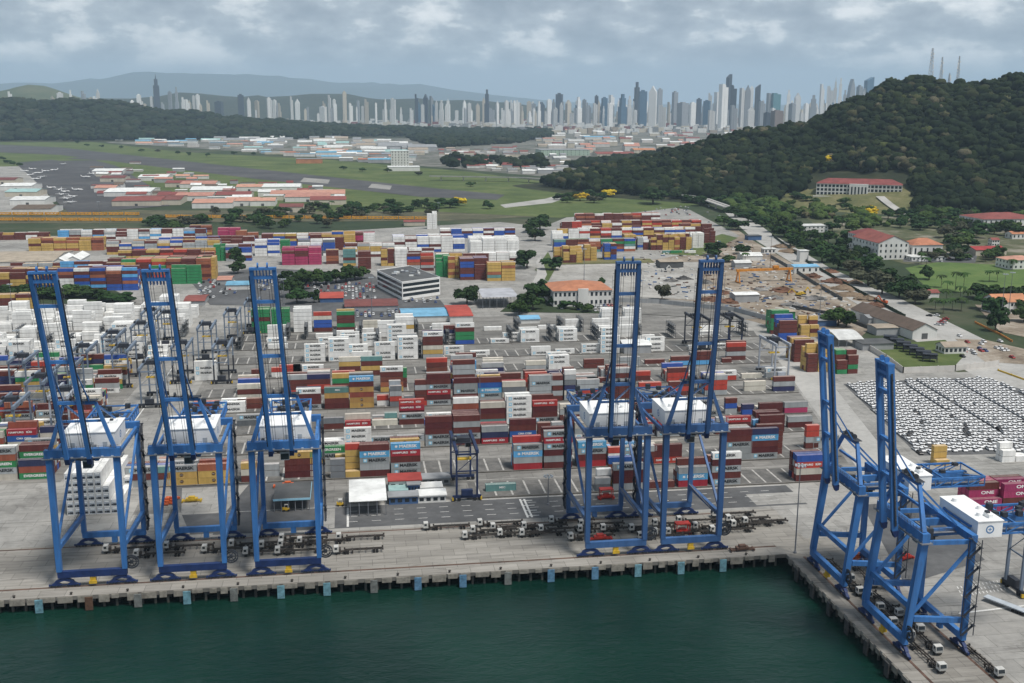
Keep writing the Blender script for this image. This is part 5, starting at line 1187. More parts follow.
parking(404, 440, 299, 303, 14, 'beside the office block'); parking(960, 1010, 337, 358, 20, 'by the small tan roofed house'); parking(905, 975, 253, 262, 26, 'behind the sports field'); parking(560, 640, 306, 312, 24, 'behind the orange roofed office'); parking(645, 690, 207, 216, 40, 'on the lot behind the inland depot'); parking(700, 750, 196, 224, 30, 'along the road above the depot', R(60)); parking(930, 955, 316, 327, 9, 'beside the long warehouse', R(-50)); parking(10, 140, 300, 304, 1, 'by the hedge')
# ================================================================== BUILDINGS right of the terminal
x0, _ = G(907, 339); x1, y0 = G(934, 339); y1 = G(874, 316)[1]
house('warehouse', 'long warehouse with brown roof and white gable beside the avenue', 'warehouse', x0, x1, y0, y1, 6, 4.5, wall_w, rf_b, 'y', door=True, rz=R(3))
def bld(name, label, cat, px0, px1, pyf, pyb, z, rh, wall, roof, **k):
    x0, x1, y0, y1 = rect(px0, px1, pyf, pyb, z); y1 = min(y1, y0+max(8, k.pop('cap', 0.7)*(x1-x0))); return house(name, label, cat, x0, x1, y0, y1, z, rh, wall, roof, **k)
bld('shed', 'cream roofed shed against the long warehouse', 'shed', 876, 905, 328, 318, 5, 0.6, wall_g, rf_k); 
x0, x1, y0, y1 = rect(838, 865, 338, 328, 6); canopy('arched_shed', 'grey white arched shed near the work site', x0, x1, y0, y1, 5, rf_w, 4, None, 3.0, 'shed')
bld('shed', 'dark flat store left of the black frames', 'shed', 862, 895, 344, 338, 4, 0, wall_g, rf_d, style='flat'); bld('shed', 'grey shed under trees by the warehouse', 'shed', 868, 895, 318, 310, 5, 1.2, wall_g, rf_g)
bld('small_house', 'small house with tan roof and white walls near the visitor parking', 'house', 944, 968, 347, 337, 4.5, 2.2, wall_w, rf_k, win=5)
for k in range(7):
    X, Y = G(890+k*6.6, 343+k*3.1); o = thing('frame_rack', f'black steel frame rack on the lawn, {ordw(k+1)} from the left', 'rack', (X, Y, 0.1), R(-25), 'black frame racks on the lawn')
    m = MB()
    for x in (-4, 0, 4):
        for y in (-2.5, 2.5): m.box(x-0.15, x+0.15, y-0.15, y+0.15, 0, 4.5)
    m.box(-4.3, 4.3, -2.8, 2.8, 4.5, 4.9); m.box(-4.2, 4.2, -2.7, 2.7, 2.2, 2.4); m.build('frame', gd, o)
    MB().box(-3.6, 3.6, -2.2, 2.2, 2.41, 3.8).build('crate_load', rf_d, o)
# long pale boundary wall
def wall_line(name, label, pix, h, matr, th_=0.3, z0=0.05):
    pts = [G(x, y) for x, y in pix]; o = thing(name, label, 'wall' if 'wall' in name else 'fence', (*pts[0], z0)); m = MB()
    for (a, b_), (c, d) in zip(pts[:-1], pts[1:]): m.bar((a-pts[0][0], b_-pts[0][1], h/2), (c-pts[0][0], d-pts[0][1], h/2), th_, h)
    m.build('panels', matr, o); pm = MB(); posts = 0
    for (a, b_), (c, d) in zip(pts[:-1], pts[1:]):
        L = math.hypot(c-a, d-b_); n = max(1, int(L/9))
        for i in range(n+1):
            f = i/n; x, y = a+(c-a)*f-pts[0][0], b_+(d-b_)*f-pts[0][1]; pm.box(x-0.25, x+0.25, y-0.25, y+0.25, 0, h+0.25)
    pm.build('posts', matr, o); return o
wall_line('boundary_wall', 'long pale boundary wall behind the export cars', [(862, 346), (886, 360), (903, 373), (955, 371), (998, 366)], 3.4, wall_p)
wall_line('boundary_wall', 'long grey wall at the inland end of the yard', [(560, 300), (660, 304), (735, 312), (772, 322)], 3.5, wall_g)
wall_line('hoarding_fence', 'dark fence line across the work site', [(771, 258), (795, 272), (815, 285), (842, 301)], 3.0, rf_d); wall_line('hoarding_fence', 'dark fence along the front of the work site', [(792, 308), (835, 316), (870, 330)], 2.5, rf_d)
wall_line('hedge_fence', 'dark green fence between work site and avenue', [(772, 236), (806, 262), (845, 285), (905, 318)], 2.6, mat('fence_green', (0.02, 0.035, 0.015), 0.9, 0.3, 0.3))
wall_line('barrier_fence', 'orange plastic barrier along the lawn edge', [(905, 371), (955, 367), (975, 365)], 1.0, mat('barrier_orange', (0.5, 0.2, 0.04), 0.7), 0.4); wall_line('barrier_fence', 'orange barrier by the field corner road', [(975, 323), (1000, 335), (1012, 342)], 1.2, mat('barrier_orange', (0.5, 0.2, 0.04), 0.7), 0.5); wall_line('barrier_fence', 'orange barrier at the right end of the export lot', [(998, 371), (1040, 386)], 1.0, yel, 0.4)
bld('villa', 'white gabled hall with orange roof at the right edge of the field', 'building', 995, 1030, 302, 287, 9, 4.5, wall_w, rf_o, ridge='x', win=3, floors=2)
bld('hut', 'small hut with red roof at the field edge', 'hut', 924, 940, 293, 287, 4.5, 2, wall_w, rf_r)
bld('apartment_block', 'three storey white block with red tiled roof, left of a pair', 'building', 864, 892, 236, 224, 17, 6, wall_w, rf_r, win=7, floors=3, ridge='y', style='hip', cap=1.3); bld('apartment_block', 'three storey white block with long red roof, front one of the pair', 'building', 878, 910, 243, 230, 17, 7, wall_w, rf_r, win=6, floors=3, ridge='y', cap=1.8)
bld('round_hall', 'white hall with orange tiled roof right of the red roofed blocks', 'building', 912, 944, 245, 237, 14, 6, wall_w, rf_o, win=5, floors=1, style='hip'); bld('porch_block', 'low curved white terrace before the orange roofed hall', 'building', 911, 947, 257, 251, 4, 0, wall_w, rf_w, style='flat', win=8)
bld('school_block', 'white two storey block with pale roof above the avenue trees', 'building', 803, 829, 226, 213, 8, 0, wall_w, rf_w, style='flat', win=6, floors=2)
bld('long_hall', 'long hall with bright red roof right of the field parking', 'building', 975, 1008, 250, 239, 6, 2.5, wall_c, rf_R); bld('peach_block', 'peach roofed two storey block at the right edge', 'building', 1008, 1040, 260, 243, 9, 3, wall_w, rf_s, win=6, floors=2, style='hip'); bld('hillside_block', 'white block with red roof at the right edge below the hill', 'building', 982, 1045, 219, 211, 14, 6, wall_w, rf_r, win=12, floors=2, style='hip'); bld('small_house', 'small red roofed white house left of the red hall', 'house', 992, 1000, 240, 232, 7, 2, wall_w, rf_r, win=3, floors=2)
bld('small_house', 'small house with orange roof near the dark trees at right', 'house', 1012, 1030, 234, 228, 6, 2.5, wall_w, rf_o, win=4)
bld('small_house', 'white house with red roof above the depot road', 'house', 692, 712, 197, 190, 6, 2.5, wall_w, rf_r, win=5); bld('villa', 'tall white house with red roof in the wood below the hill', 'house', 746, 762, 195, 186, 8, 2.5, wall_w, rf_r, win=5, floors=2); bld('villa', 'pale house half hidden in the wood below the hill', 'house', 748, 762, 185, 178, 8, 1.5, wall_w, rf_w, win=4, floors=2); bld('small_house', 'grey hut with pale roof in the hill wood', 'house', 835, 847, 150, 146, 6, 2, wall_p, rf_w)
bld('site_shed', 'white walled site shed with blue roof in the work site', 'shed', 794, 820, 267, 258, 6, 1.2, wall_w, rf_l, win=4); bld('site_shed', 'open shed with white roof beside the fifth crane boom', 'shed', 735, 760, 295, 286, 6, 0.8, wall_g, rf_w); bld('tent', 'white tent left of the rust coloured mast', 'tent', 742, 763, 256, 248, 5, 2.5, wall_w, rf_w); bld('tent', 'small white tent behind the fifth crane boom', 'tent', 735, 752, 263, 258, 4.5, 2.0, wall_g, rf_w); bld('canopy_shed', 'dusty canopy shed before the inland depot lawn', 'shed', 660, 684, 262, 254, 6, 1, rf_d, rf_k); bld('site_cabin', 'white site cabin near the top of the work site', 'cabin', 764, 776, 249, 243, 5, 0, wall_w, rf_w, style='flat', win=3); bld('site_cabin', 'blue stacked cabins by the avenue', 'cabin', 748, 762, 236, 231, 5, 0, wall_n, rf_d, style='flat'); bld('billboard_block', 'tall white slab beside the avenue trees', 'building', 800, 809, 251, 241, 11, 0, wall_w, rf_w, style='flat'); bld('green_roofed_store', 'tan roofed store on green containers by the work site', 'shed', 772, 796, 312, 303, 12, 0.6, mat('container_green', (0, 0.2, 0.05)), rf_k); bld('low_shop', 'long low white shop with blue front before the work site', 'shed', 800, 838, 321, 316, 4, 0.5, wall_n, rf_g)
bld('long_shed', 'long grey roofed shed in the back yard at the left', 'shed', -40, 52, 262, 245, 8, 3, wall_p, rf_k, ridge='x', cap=.9); bld('white_gable_hall', 'white gable fronted hall at the end of the long grey shed', 'shed', 52, 66, 262, 246, 9, 3.5, wall_w, rf_w, ridge='y', door=True, cap=3); bld('white_gable_hall', 'second white gable fronted hall beside the first', 'shed', 66, 80, 260, 245, 9, 3.5, wall_w, rf_w, ridge='y', door=True, cap=3)
bld('red_station', 'small red roofed shelter by the railway', 'shed', 404, 425, 222, 217, 5, 1.5, wall_c, rf_r)
# orange portal crane and machines in the work site
o = thing('portal_crane', 'orange portal crane standing in the work site', 'gantry crane', (*G(764, 282), 0.1), R(5))
MB().box(-27, 27, -0.9, 0.9, 10, 12).build('girder', orange if False else mat('portal_orange', (0.55, 0.22, 0.03), 0.5, 0.15, 0.4, dirt=0.3), o)
for x in (-25, 24):
    for y in (-4, 4): MB().bar((x, y, 0), (x, y*0.25, 10), 0.9).build('leg', _m['portal_orange'], o)
    MB().box(x-0.5, x+0.5, -5, 5, 0.2, 1.2).build('sill', _m['portal_orange'], o)
MB().box(8, 13, -1.6, 1.6, 12.05, 14.2).build('trolley', _m['portal_orange'], o)
def excavator(px, py, paint, label, rz):
    o = thing('excavator', label, 'excavator', (*G(px, py), 0.12), rz)
    MB().box(-2.2, 2.2, -1.6, -1.0, 0, 1).box(-2.2, 2.2, 1.0, 1.6, 0, 1).build('tracks', rubber, o)
    MB().prism([(-2.6, 1.05), (-2.6, 2.6), (-1, 2.9), (1.6, 2.2), (1.8, 1.05)], 'y', -1.4, 1.4).build('body', paint, o); MB().box(0.0, 1.6, -1.42, -0.2, 1.8, 3.6).build('cab', glass, o)
    MB().bar((1.4, 0.4, 1.8), (5.2, 0.4, 6.0), 0.7, 0.8).bar((5.2, 0.4, 6.0), (8.2, 0.4, 2.2), 0.5, 0.6).build('arm', paint, o); MB().prism([(7.6, 0.6), (9.0, 0.9), (8.8, 2.4), (7.8, 2.2)], 'y', -0.3, 1.1).build('bucket', darksteel, o)
excavator(664, 272, cabw, 'pale excavator with raised arm between the two mid quay crane booms', R(10)); excavator(798, 296, yel, 'yellow excavator among scrap heaps in the work site', R(160)); excavator(803, 295, yel, 'second yellow excavator right beside the first', R(20)); excavator(884, 304, orange, 'orange excavator by the avenue end of the work site', R(120))
# scrap and spoil heaps
heap_mats = [mat('scrap_rust', (0.13, 0.065, 0.04), 0.95, 0.5, 0.25, dirt=0.7, dirtcol=(0.03, 0.025, 0.02)), mat('spoil_earth', (0.17, 0.125, 0.085), 0.95, 0.4, 0.25, dirt=0.6, dirtcol=(0.07, 0.05, 0.035)), mat('scrap_grey', (0.17, 0.165, 0.16), 0.9, 0.6, 0.35, dirt=0.7, dirtcol=(0.04, 0.04, 0.04))]
def heap_mesh(mi, seed):
    q = random.Random(seed); m = MB(); n, k = 14, 5
    ring = []
    for j in range(k+1):
        for i in range(n):
            a = 2*math.pi*i/n; rr_ = (1-j/k)**0.8*(1+q.uniform(-0.25, 0.25)); m.v.append((rr_*math.cos(a), rr_*math.sin(a), max(0, (j/k)**0.9*(1+q.uniform(-0.3, 0.3))) if j else 0))
    for j in range(k):
        for i in range(n): a, b_ = j*n+i, j*n+(i+1) % n; m.f.append((a, b_, b_+n, a+n)); m.m.append(0)
    for _ in range(90):
        a, r_ = q.uniform(0, 6.28), q.uniform(0, 0.9); x, y = r_*math.cos(a), r_*math.sin(a); z = (1-r_)*0.9; d = Vector((q.uniform(-1, 1), q.uniform(-1, 1), q.uniform(-.3, .8)))*0.16
        m.bar(Vector((x, y, z))-d, Vector((x, y, z))+d, 0.03, 0.05)
    return m.mesh('heap', heap_mats[mi])
hm = [[heap_mesh(i, 10*i+j) for j in range(2)] for i in range(3)]
hs_ = []
for px, py, sx_, sy_, sz_, mi in [(783, 291, 14, 9, 5, 0), (813, 277, 12, 8, 5, 0), (836, 282, 16, 12, 5, 0), (843, 289, 14, 10, 5, 1), (850, 295, 16, 12, 4, 1), (822, 288, 10, 8, 4, 1), (868, 300, 14, 10, 5, 1), (876, 306, 12, 9, 4, 0), (815, 299, 14, 9, 3.5, 2), (793, 305, 13, 8, 3, 2), (775, 298, 9, 7, 3, 2), (720, 293, 12, 9, 4, 0), (712, 300, 12, 9, 4, 0), (728, 302, 13, 9, 4, 0), (705, 283, 9, 8, 4, 2), (745, 300, 10, 8, 3, 0), (783, 247, 16, 14, 5, 1), (790, 252, 14, 12, 5, 1), (855, 283, 10, 8, 4, 1), (672, 281, 9, 7, 4, 2), (684, 279, 9, 7, 4, 2), (830, 272, 10, 8, 4, 0), (760, 290, 8, 6, 3, 2)]:
    o = put('scrap_heap' if mi != 1 else 'earth_heap', hm[mi][rs.randrange(2)], None, (*G(px, py), 0.05), rs.uniform(0, 6)); o.scale = (sx_*.8, sy_*1.1, sz_*.7)
    tag(o, '', 'heap', 'heaps of scrap and earth in the work site'); o['_d'] = ['rusty scrap', 'brown earth', 'grey scrap'][mi]; hs_.append(o)
rank(hs_, '{d} heap in the work site, {n} heap from the left')
m = MB(); q = random.Random(5); tags = []
for k in range(1300):      # loose litter of the work site: far too much to count
    px, py = q.uniform(640, 880), q.uniform(238, 330)
    if not inpoly(px, py, [(600, 262), (700, 240), (745, 240), (800, 272), (850, 304), (872, 322), (770, 322), (690, 302), (640, 290)]): continue
    X, Y = G(px, py); s = q.uniform(0.4, 1.7); a = q.uniform(0, 3.1); d = Vector((math.cos(a), math.sin(a), 0))*s*q.uniform(0.6, 2.2); m.bar(Vector((X, Y, 0.1+s*.3))-d, Vector((X, Y, 0.1+s*.3))+d, s, s*0.6, q.choice((0, 1, 1, 2, 3, 4, 4, 5)))
tag(m.build('site_litter', [rf_d, wall_p, heap_mats[0], rail_m, rf_w, wall_n]), 'litter of crates, pipes and timber over the work site', 'litter', kind='stuff')
# ================================================================== TREES
def fol(nm, c, v_=0.22): return mat(nm, c, 0.85, 0.30, 0.55, objvar=v_, spec=0.15)
fol_d = fol('foliage_dark', (0.022, 0.048, 0.014)); fol_m = fol('foliage_mid', (0.036, 0.068, 0.018)); fol_l = fol('foliage_light', (0.06, 0.10, 0.025)); fol_g = fol('foliage_grey', (0.055, 0.058, 0.035)); fol_y = fol('foliage_yellow_blossom', (0.50, 0.36, 0.02), 0.1)
bark = mat('bark', (0.085, 0.065, 0.05), 0.9, 0.2, 1)
def crown_mesh(seed, matr, n=620, flat=0.8, leaf=0.125):
    q = random.Random(seed); m = MB(); lobes = []
    for k in range(q.randint(8, 12)):
        a = q.uniform(0, 6.283); r_ = q.uniform(0.15, 0.72); lobes.append((r_*math.cos(a), r_*math.sin(a), q.uniform(-0.35, 0.6)*flat*1.15, q.uniform(0.30, 0.5)))
    for k in range(n):
        x, y, z, r_ = q.choice(lobes); th_ = q.uniform(0, 6.283); cz = q.uniform(-0.45, 1); s = math.sqrt(1-cz*cz); rr_ = r_*q.uniform(0.72, 1.08)
        nrm = Vector((s*math.cos(th_), s*math.sin(th_), cz)); p_ = Vector((x, y, z))+Vector((nrm.x*rr_, nrm.y*rr_, nrm.z*rr_*flat*1.25))
        nn = (nrm+Vector((q.uniform(-.7, .7), q.uniform(-.7, .7), q.uniform(-.4, .7)))).normalized(); a = nn.orthogonal().normalized(); b_ = nn.cross(a); ang = q.uniform(0, 3.14)
        a, b_ = a*math.cos(ang)+b_*math.sin(ang), b_*math.cos(ang)-a*math.sin(ang); l = leaf*q.uniform(0.6, 1.35)
        m.poly([p_-a*l-b_*l*0.7, p_+a*l*0.8-b_*l, p_+a*l+b_*l*0.6, p_-a*l*0.6+b_*l])
    for x, y, z, r_ in lobes: # dark inner mass so the crown is not see-through everywhere
        k = len(m.v); r_ *= 0.66
        for i in range(6):
            for j in (-1, 0, 1): m.v.append((x+r_*math.cos(i*1.047)*(1 if j == 0 else 0.45), y+r_*math.sin(i*1.047)*(1 if j == 0 else 0.45), z+j*r_*flat))
        for i in range(6):
            for j in (0, 1): a, b_ = k+i*3+j, k+((i+1) % 6)*3+j; m.f.append((a, b_, b_+1, a+1)); m.m.append(0)
    me = bpy.data.meshes.new('crown'); me.from_pydata([tuple(v_) for v_ in m.v], [], m.f); me.materials.append(matr); return me
def trunk_mesh(seed):
    q = random.Random(seed); m = MB(); m.cyl((0, 0, 0), (0.01, 0.02, 0.55), 0.06, 0.04, 7)
    for k in range(5):
        a = k*1.256+q.uniform(-.4, .4); m.cyl((0.01, 0.02, 0.36+0.05*k), (0.42*math.cos(a), 0.42*math.sin(a), 0.78+q.uniform(-.06, .1)), 0.032, 0.012, 5)
    return m.mesh('trunk', bark)
crowns = {k: [crown_mesh(i*7+s, mt) for i in range(4)] for s, (k, mt) in enumerate((('d', fol_d), ('m', fol_m), ('l', fol_l), ('g', fol_g), ('y', fol_y)))}
trunks = [trunk_mesh(i) for i in range(3)]
tree_groups = {}
FW = {'d': 'dark green', 'm': 'mid green', 'l': 'fresh green', 'g': 'dry grey green', 'y': 'yellow flowering'}
def tree(X, Y, h, r, kind, where, z=0.05):
    o = thing('broad_tree', '', 'tree', (X, Y, z), rs.uniform(0, 6.28), 'trees '+where)
    t_ = put('trunk', rs.choice(trunks), o); t_.scale = (r*1.05, r*1.05, h*0.86)
    c = put('crown', rs.choice(crowns[kind]), o, (0, 0, h*0.58)); c.scale = (r, r*rs.uniform(0.9, 1.1), h*0.58)
    o['_d'] = FW[kind]; tree_groups.setdefault(where, []).append(o); return o
def trees(pts, where):
    for (px, py, h, r, k) in pts: X, Y = G(px, py); tree(X, Y, h*rs.uniform(0.9, 1.1), r*rs.uniform(0.92, 1.08), k, where)
trees([(762, 227, 13, 11, 'd'), (772, 232, 13, 11, 'm'), (784, 237, 14, 13, 'd'), (797, 243, 14, 13, 'm'), (790, 247, 13, 12, 'd'), (806, 252, 14, 13, 'd'), (818, 250, 13, 12, 'm'), (822, 262, 14, 13, 'd'), (834, 257, 13, 12, 'd'), (838, 269, 14, 13, 'd'), (848, 263, 13, 12, 'm'), (850, 277, 14, 13, 'g'), (860, 271, 14, 13, 'd'), (868, 286, 14, 14, 'g'), (872, 276, 13, 12, 'd'), (882, 294, 14, 13, 'g'), (888, 284, 14, 13, 'd'), (899, 298, 13, 12, 'd'), (904, 290, 12, 10, 'd'), (915, 304, 11, 11, 'g'), (844, 251, 12, 11, 'd'), (828, 243, 12, 11, 'm'), (810, 240, 12, 11, 'd'), (795, 232, 12, 11, 'd'), (780, 226, 12, 11, 'm'), (860, 258, 11, 10, 'd'), (876, 265, 11, 9, 'm'), (920, 297, 11, 9, 'd')], 'along the avenue beside the work site')
trees([(929, 280, 12, 8, 'd'), (978, 298, 11, 9, 'd'), (986, 310, 12, 10, 'd'), (994, 318, 13, 10, 'd'), (1004, 306, 13, 11, 'd'), (1014, 312, 12, 10, 'm'), (1022, 302, 12, 10, 'd'), (984, 300, 11, 9, 'd'), (1000, 298, 10, 8, 'm'), (995, 332, 13, 8, 'd'), (1024, 322, 10, 9, 'm')], 'at the corner of the sports field')
trees([(467, 304, 14, 11, 'd'), (527, 312, 12, 10, 'd'), (537, 303, 14, 11, 'd'), (547, 298, 13, 10, 'd'), (519, 315, 10, 8, 'm'), (533, 310, 11, 9, 'm'), (556, 306, 7, 6, 'd'), (566, 309, 6, 6, 'd'), (577, 310, 6, 5, 'd'), (587, 312, 6, 5, 'm'), (662, 300, 11, 7, 'g'), (552, 270, 12, 11, 'd'), (527, 268, 16, 14, 'd'), (535, 241, 13, 12, 'd'), (540, 230, 17, 17, 'd'), (528, 232, 13, 12, 'd'), (601, 286, 7, 4, 'd'), (716, 256, 13, 14, 'd'), (741, 254, 9, 10, 'd'), (728, 262, 7, 8, 'm'), (838, 326, 12, 11, 'm'), (846, 327, 10, 8, 'd'), (404, 293, 11, 9, 'm')], 'around the gate and depots')
trees([(290, 296, 14, 11, 'd'), (297, 303, 12, 10, 'd'), (302, 290, 13, 11, 'd'), (306, 283, 12, 10, 'd'), (316, 285, 12, 11, 'm'), (326, 284, 11, 10, 'd'), (336, 283, 11, 10, 'm'), (346, 282, 11, 9, 'd'), (355, 280, 13, 9, 'd'), (361, 279, 10, 8, 'm'), (314, 303, 10, 5, 'd'), (236, 266, 16, 9, 'd'), (238, 274, 10, 8, 'd'), (286, 283, 10, 8, 'd')], 'in the staff car park')
trees([(-5+x*9, 296+rs.uniform(-3, 4), 8, 10, rs.choice('dmm')) for x in range(12)]+[(113, 301, 7, 12, 'd'), (122, 302, 6, 10, 'd'), (128, 303, 5, 8, 'd')], 'in the hedge behind the white reefers')
trees([(653, 204, 22, 26, 'd'), (674, 200, 15, 14, 'd'), (688, 203, 13, 13, 'd'), (700, 206, 13, 13, 'd'), (580, 201, 13, 16, 'y'), (608, 197, 12, 14, 'y'), (594, 203, 12, 14, 'g'), (600, 200, 13, 14, 'd'), (571, 199, 12, 13, 'd'), (589, 197, 12, 13, 'd'), (567, 203, 11, 12, 'm'), (560, 200, 9, 11, 'd'), (738, 230, 12, 14, 'd'), (724, 226, 11, 13, 'm'), (748, 222, 14, 16, 'd'), (735, 217, 13, 15, 'd'), (758, 214, 14, 16, 'd'), (772, 218, 13, 15, 'm'), (780, 212, 14, 16, 'l'), (795, 218, 12, 14, 'l'), (770, 206, 13, 15, 'd'), (735, 206, 12, 14, 'd'), (720, 204, 12, 13, 'd'), (450, 208, 14, 15, 'd'), (458, 206, 12, 12, 'y'), (441, 206, 11, 10, 'd'), (490, 209, 12, 10, 'd')], 'near the highway fields')
trees([(x, y, 12, r_, k) for x, y, r_, k in [(842, 226, 10, 'm'), (832, 232, 11, 'd'), (852, 233, 10, 'l'), (866, 214, 12, 'l'), (872, 217, 10, 'y'), (862, 222, 12, 'm'), (855, 215, 11, 'l'), (897, 217, 12, 'd'), (907, 222, 14, 'd'), (918, 226, 14, 'd'), (930, 222, 15, 'm'), (940, 229, 14, 'd'), (952, 233, 13, 'g'), (962, 228, 12, 'd'), (972, 238, 16, 'd'), (968, 247, 15, 'd'), (984, 233, 13, 'd'), (995, 230, 11, 'd'), (1008, 236, 13, 'd'), (1018, 238, 12, 'd'), (1004, 229, 12, 'd'), (955, 243, 12, 'g'), (944, 238, 12, 'g'), (912, 218, 12, 'd'), (923, 216, 13, 'd'), (900, 228, 10, 'd'), (948, 222, 14, 'd'), (960, 219, 14, 'd'), (975, 222, 14, 'd'), (888, 219, 10, 'm'), (847, 243, 10, 'd'), (965, 213, 14, 'm')]], 'between the red roofed blocks and the hill')
xt = []
qx = random.Random(44)
while len(xt) < 85:
    px, py = qx.uniform(905, 1040), qx.uniform(214, 262)
    if any(abs(px-a) < w2 and abs(py-b2) < h2 for a, b2, w2, h2 in ((880, 238, 30, 24), (928, 245, 22, 14), (1012, 219, 34, 9), (992, 246, 24, 10), (1024, 252, 20, 14))): continue
    xt.append((px, py, qx.uniform(7, 13), qx.uniform(6, 12), qx.choice('ddmmgl')))
trees(xt, 'on the campus lawns')
rail_tr = []
for k in range(75): x = 150+rs.uniform(0, 290); rail_tr.append((x, (230-(x-150)*0.01)+rs.uniform(-8, 2) if x < 215 else 222+rs.uniform(-8, 8) if x < 340 else rs.uniform(206, 218), rs.uniform(7, 12), rs.uniform(7, 13), rs.choice('ddmg')))
trees(rail_tr, 'along the railway')
trees([(px+rs.uniform(-4, 4), (y-11 if px < 260 and px > 60 else y)+rs.uniform(-1, 1), 9, 10, rs.choice('ddmg')) for px, y in [(75, 154), (90, 157), (105, 159), (122, 160), (140, 162), (158, 164), (175, 166), (190, 167), (205, 168), (230, 166), (250, 167), (8, 164), (2, 160), (14, 166), (20, 167), (345, 170), (360, 171), (390, 173), (420, 175), (470, 186), (400, 207), (320, 210), (312, 209), (328, 211), (350, 212), (370, 212), (385, 213)]], 'on the airfield edge')
for wname, ol in tree_groups.items():
    rank(ol, '{d} tree '+wname+', {n} from the left')
# palms
def palm_mesh(seed):
    q = random.Random(seed); m = MB()
    for k in range(26):
        a = k*0.4+q.uniform(-.2, .2); dr = q.uniform(0.2, 0.9); prev = Vector((0, 0, 0)); w_ = 0.24
        for s in range(4):
            f = (s+1)/4; nx = Vector((math.cos(a)*f*3.4, math.sin(a)*f*3.4, 1.3*math.sin(f*2.6*dr+0.3)-f*f*2.6*dr)); side = Vector((-math.sin(a), math.cos(a), 0))
            w2 = 0.85*(1-f*0.7); m.poly([prev-side*w_, prev+side*w_, nx+side*w2, nx-side*w2]); prev, w_ = nx, w2
    me = bpy.data.meshes.new('fronds'); me.from_pydata(m.v, [], m.f); me.materials.append(fol_m); return me
pmesh = [palm_mesh(i) for i in range(3)]; ptr = MB().cyl((0, 0, 0), (0.1, 0, 1), 0.22, 0.14, 7).mesh('trunk', bark); pl = []
for px, py, h_ in [(955, 291, 15), (963, 293, 16), (941, 288, 10), (946, 303, 9), (943, 314, 10), (952, 310, 8), (961, 311, 9), (989, 282, 9), (997, 282, 9), (921, 264, 10), (926, 268, 9), (968, 303, 9), (935, 310, 8), (960, 300, 10), (947, 292, 8), (1012, 270, 9), (985, 262, 8), (317, 210, 12), (325, 211, 11), (332, 210, 12), (745, 262, 8)]:
    o = thing('palm_tree', '', 'palm tree', (*G(px, py), 0.05), rs.uniform(0, 6), 'palm trees around the sports field and airfield'); t_ = put('trunk', ptr, o); t_.scale = (1, 1, h_)
    f_ = put('fronds', rs.choice(pmesh), o, (0.1, 0, h_)); f_.scale = (1.5, 1.5, 1.5); pl.append(o)
rank(pl, 'palm tree with drooping fronds, {n} palm from the left')
# ================================================================== TERRAIN: the wooded hill, far ridges
def ridge_terrain(name, pts, wf, wb, x0, x1, y0, y1, step, matr, sub=12.0, rough=0.10, seed=1, skip=None, matr2=None):
    """height field whose crest runs through the points (pixel x, pixel y, distance Y)"""
    R3 = np.array([at_dist(*p_) for p_ in pts]); R3[:, 2] -= sub
    q = np.random.default_rng(seed); ph = q.uniform(0, 6.28, (6, 2)); fr = q.uniform(0.6, 1.4, (6, 2))
    def hgt(X, Y):
        X = np.asarray(X, float); Y = np.asarray(Y, float); best = np.zeros(X.shape); dm = np.full(X.shape, 1e9)
        for i in range(len(R3)-1):
            a, b_ = R3[i], R3[i+1]; dx, dy = b_[0]-a[0], b_[1]-a[1]; L2 = dx*dx+dy*dy
            t_ = np.clip(((X-a[0])*dx+(Y-a[1])*dy)/L2, 0, 1); cx, cy = a[0]+dx*t_, a[1]+dy*t_; z = a[2]+(b_[2]-a[2])*t_
            d = np.hypot(X-cx, Y-cy); wdt = np.where(Y < cy, wf, wb); k = np.clip(1-d/wdt, 0, 1)
            zz_ = z*(0.5-0.5*np.cos(math.pi*k)); best = np.where(d < dm, zz_, best); dm = np.minimum(d, dm)
        w_ = sum(np.sin(X/wf*6*fr[i, 0]*(1+i*.5)+ph[i, 0])*np.sin(Y/wf*6*fr[i, 1]*(1+i*.5)+ph[i, 1])/(1+i*.5) for i in range(6))
        return best*(1+rough*w_)
    nx, ny = int((x1-x0)/step)+1, int((y1-y0)/step)+1
    gx, gy = np.meshgrid(np.linspace(x0, x1, nx), np.linspace(y0, y1, ny)); gz = hgt(gx, gy)-0.6
    verts = np.stack([gx, gy, gz], -1).reshape(-1, 3); fs, mi = [], []
    for j in range(ny-1):
        for i in range(nx-1):
            k = j*nx+i
            if max(gz[j, i], gz[j, i+1], gz[j+1, i], gz[j+1, i+1]) > -0.55:
                fs.append((k, k+1, k+nx+1, k+nx)); mi.append(1 if skip and skip(gx[j, i], gy[j, i], gz[j, i]) else 0)
    me = bpy.data.meshes.new(name); me.from_pydata(verts.tolist(), [], fs); me.materials.append(matr); me.materials.append(matr2 or matr)
    me.polygons.foreach_set('material_index', mi); me.polygons.foreach_set('use_smooth', [True]*len(fs))
    tag(put(name, me), kind='structure'); return hgt
clear_px = [(786, 192), (905, 192), (920, 200), (912, 216), (880, 222), (815, 220), (768, 208)]
clear_w = [G(*p_) for p_ in clear_px]
def cleared(x, y, z): px, py = P(x, y, z); return inpoly(px, py, clear_px)
soil = ground_mat('forest_floor', (0.014, 0.02, 0.010), (0.024, 0.03, 0.013), (0.05, 0.05, 0.026), 0.02, 0.1)
hill_h = ridge_terrain('hill', [(520, 180, 2800), (580, 177, 2750), (640, 169, 2650), (700, 159, 2550), (755, 150, 2450), (793, 141, 2300), (820, 125, 2200), (858, 102, 2150), (900, 86, 2100), (940, 82, 2050), (1000, 80, 2000), (1060, 73, 1950), (1250, 69, 1850)], 720, 900, -100, 2900, 1200, 3700, 24, soil, 12, 0.05, 3, cleared, drygrass)
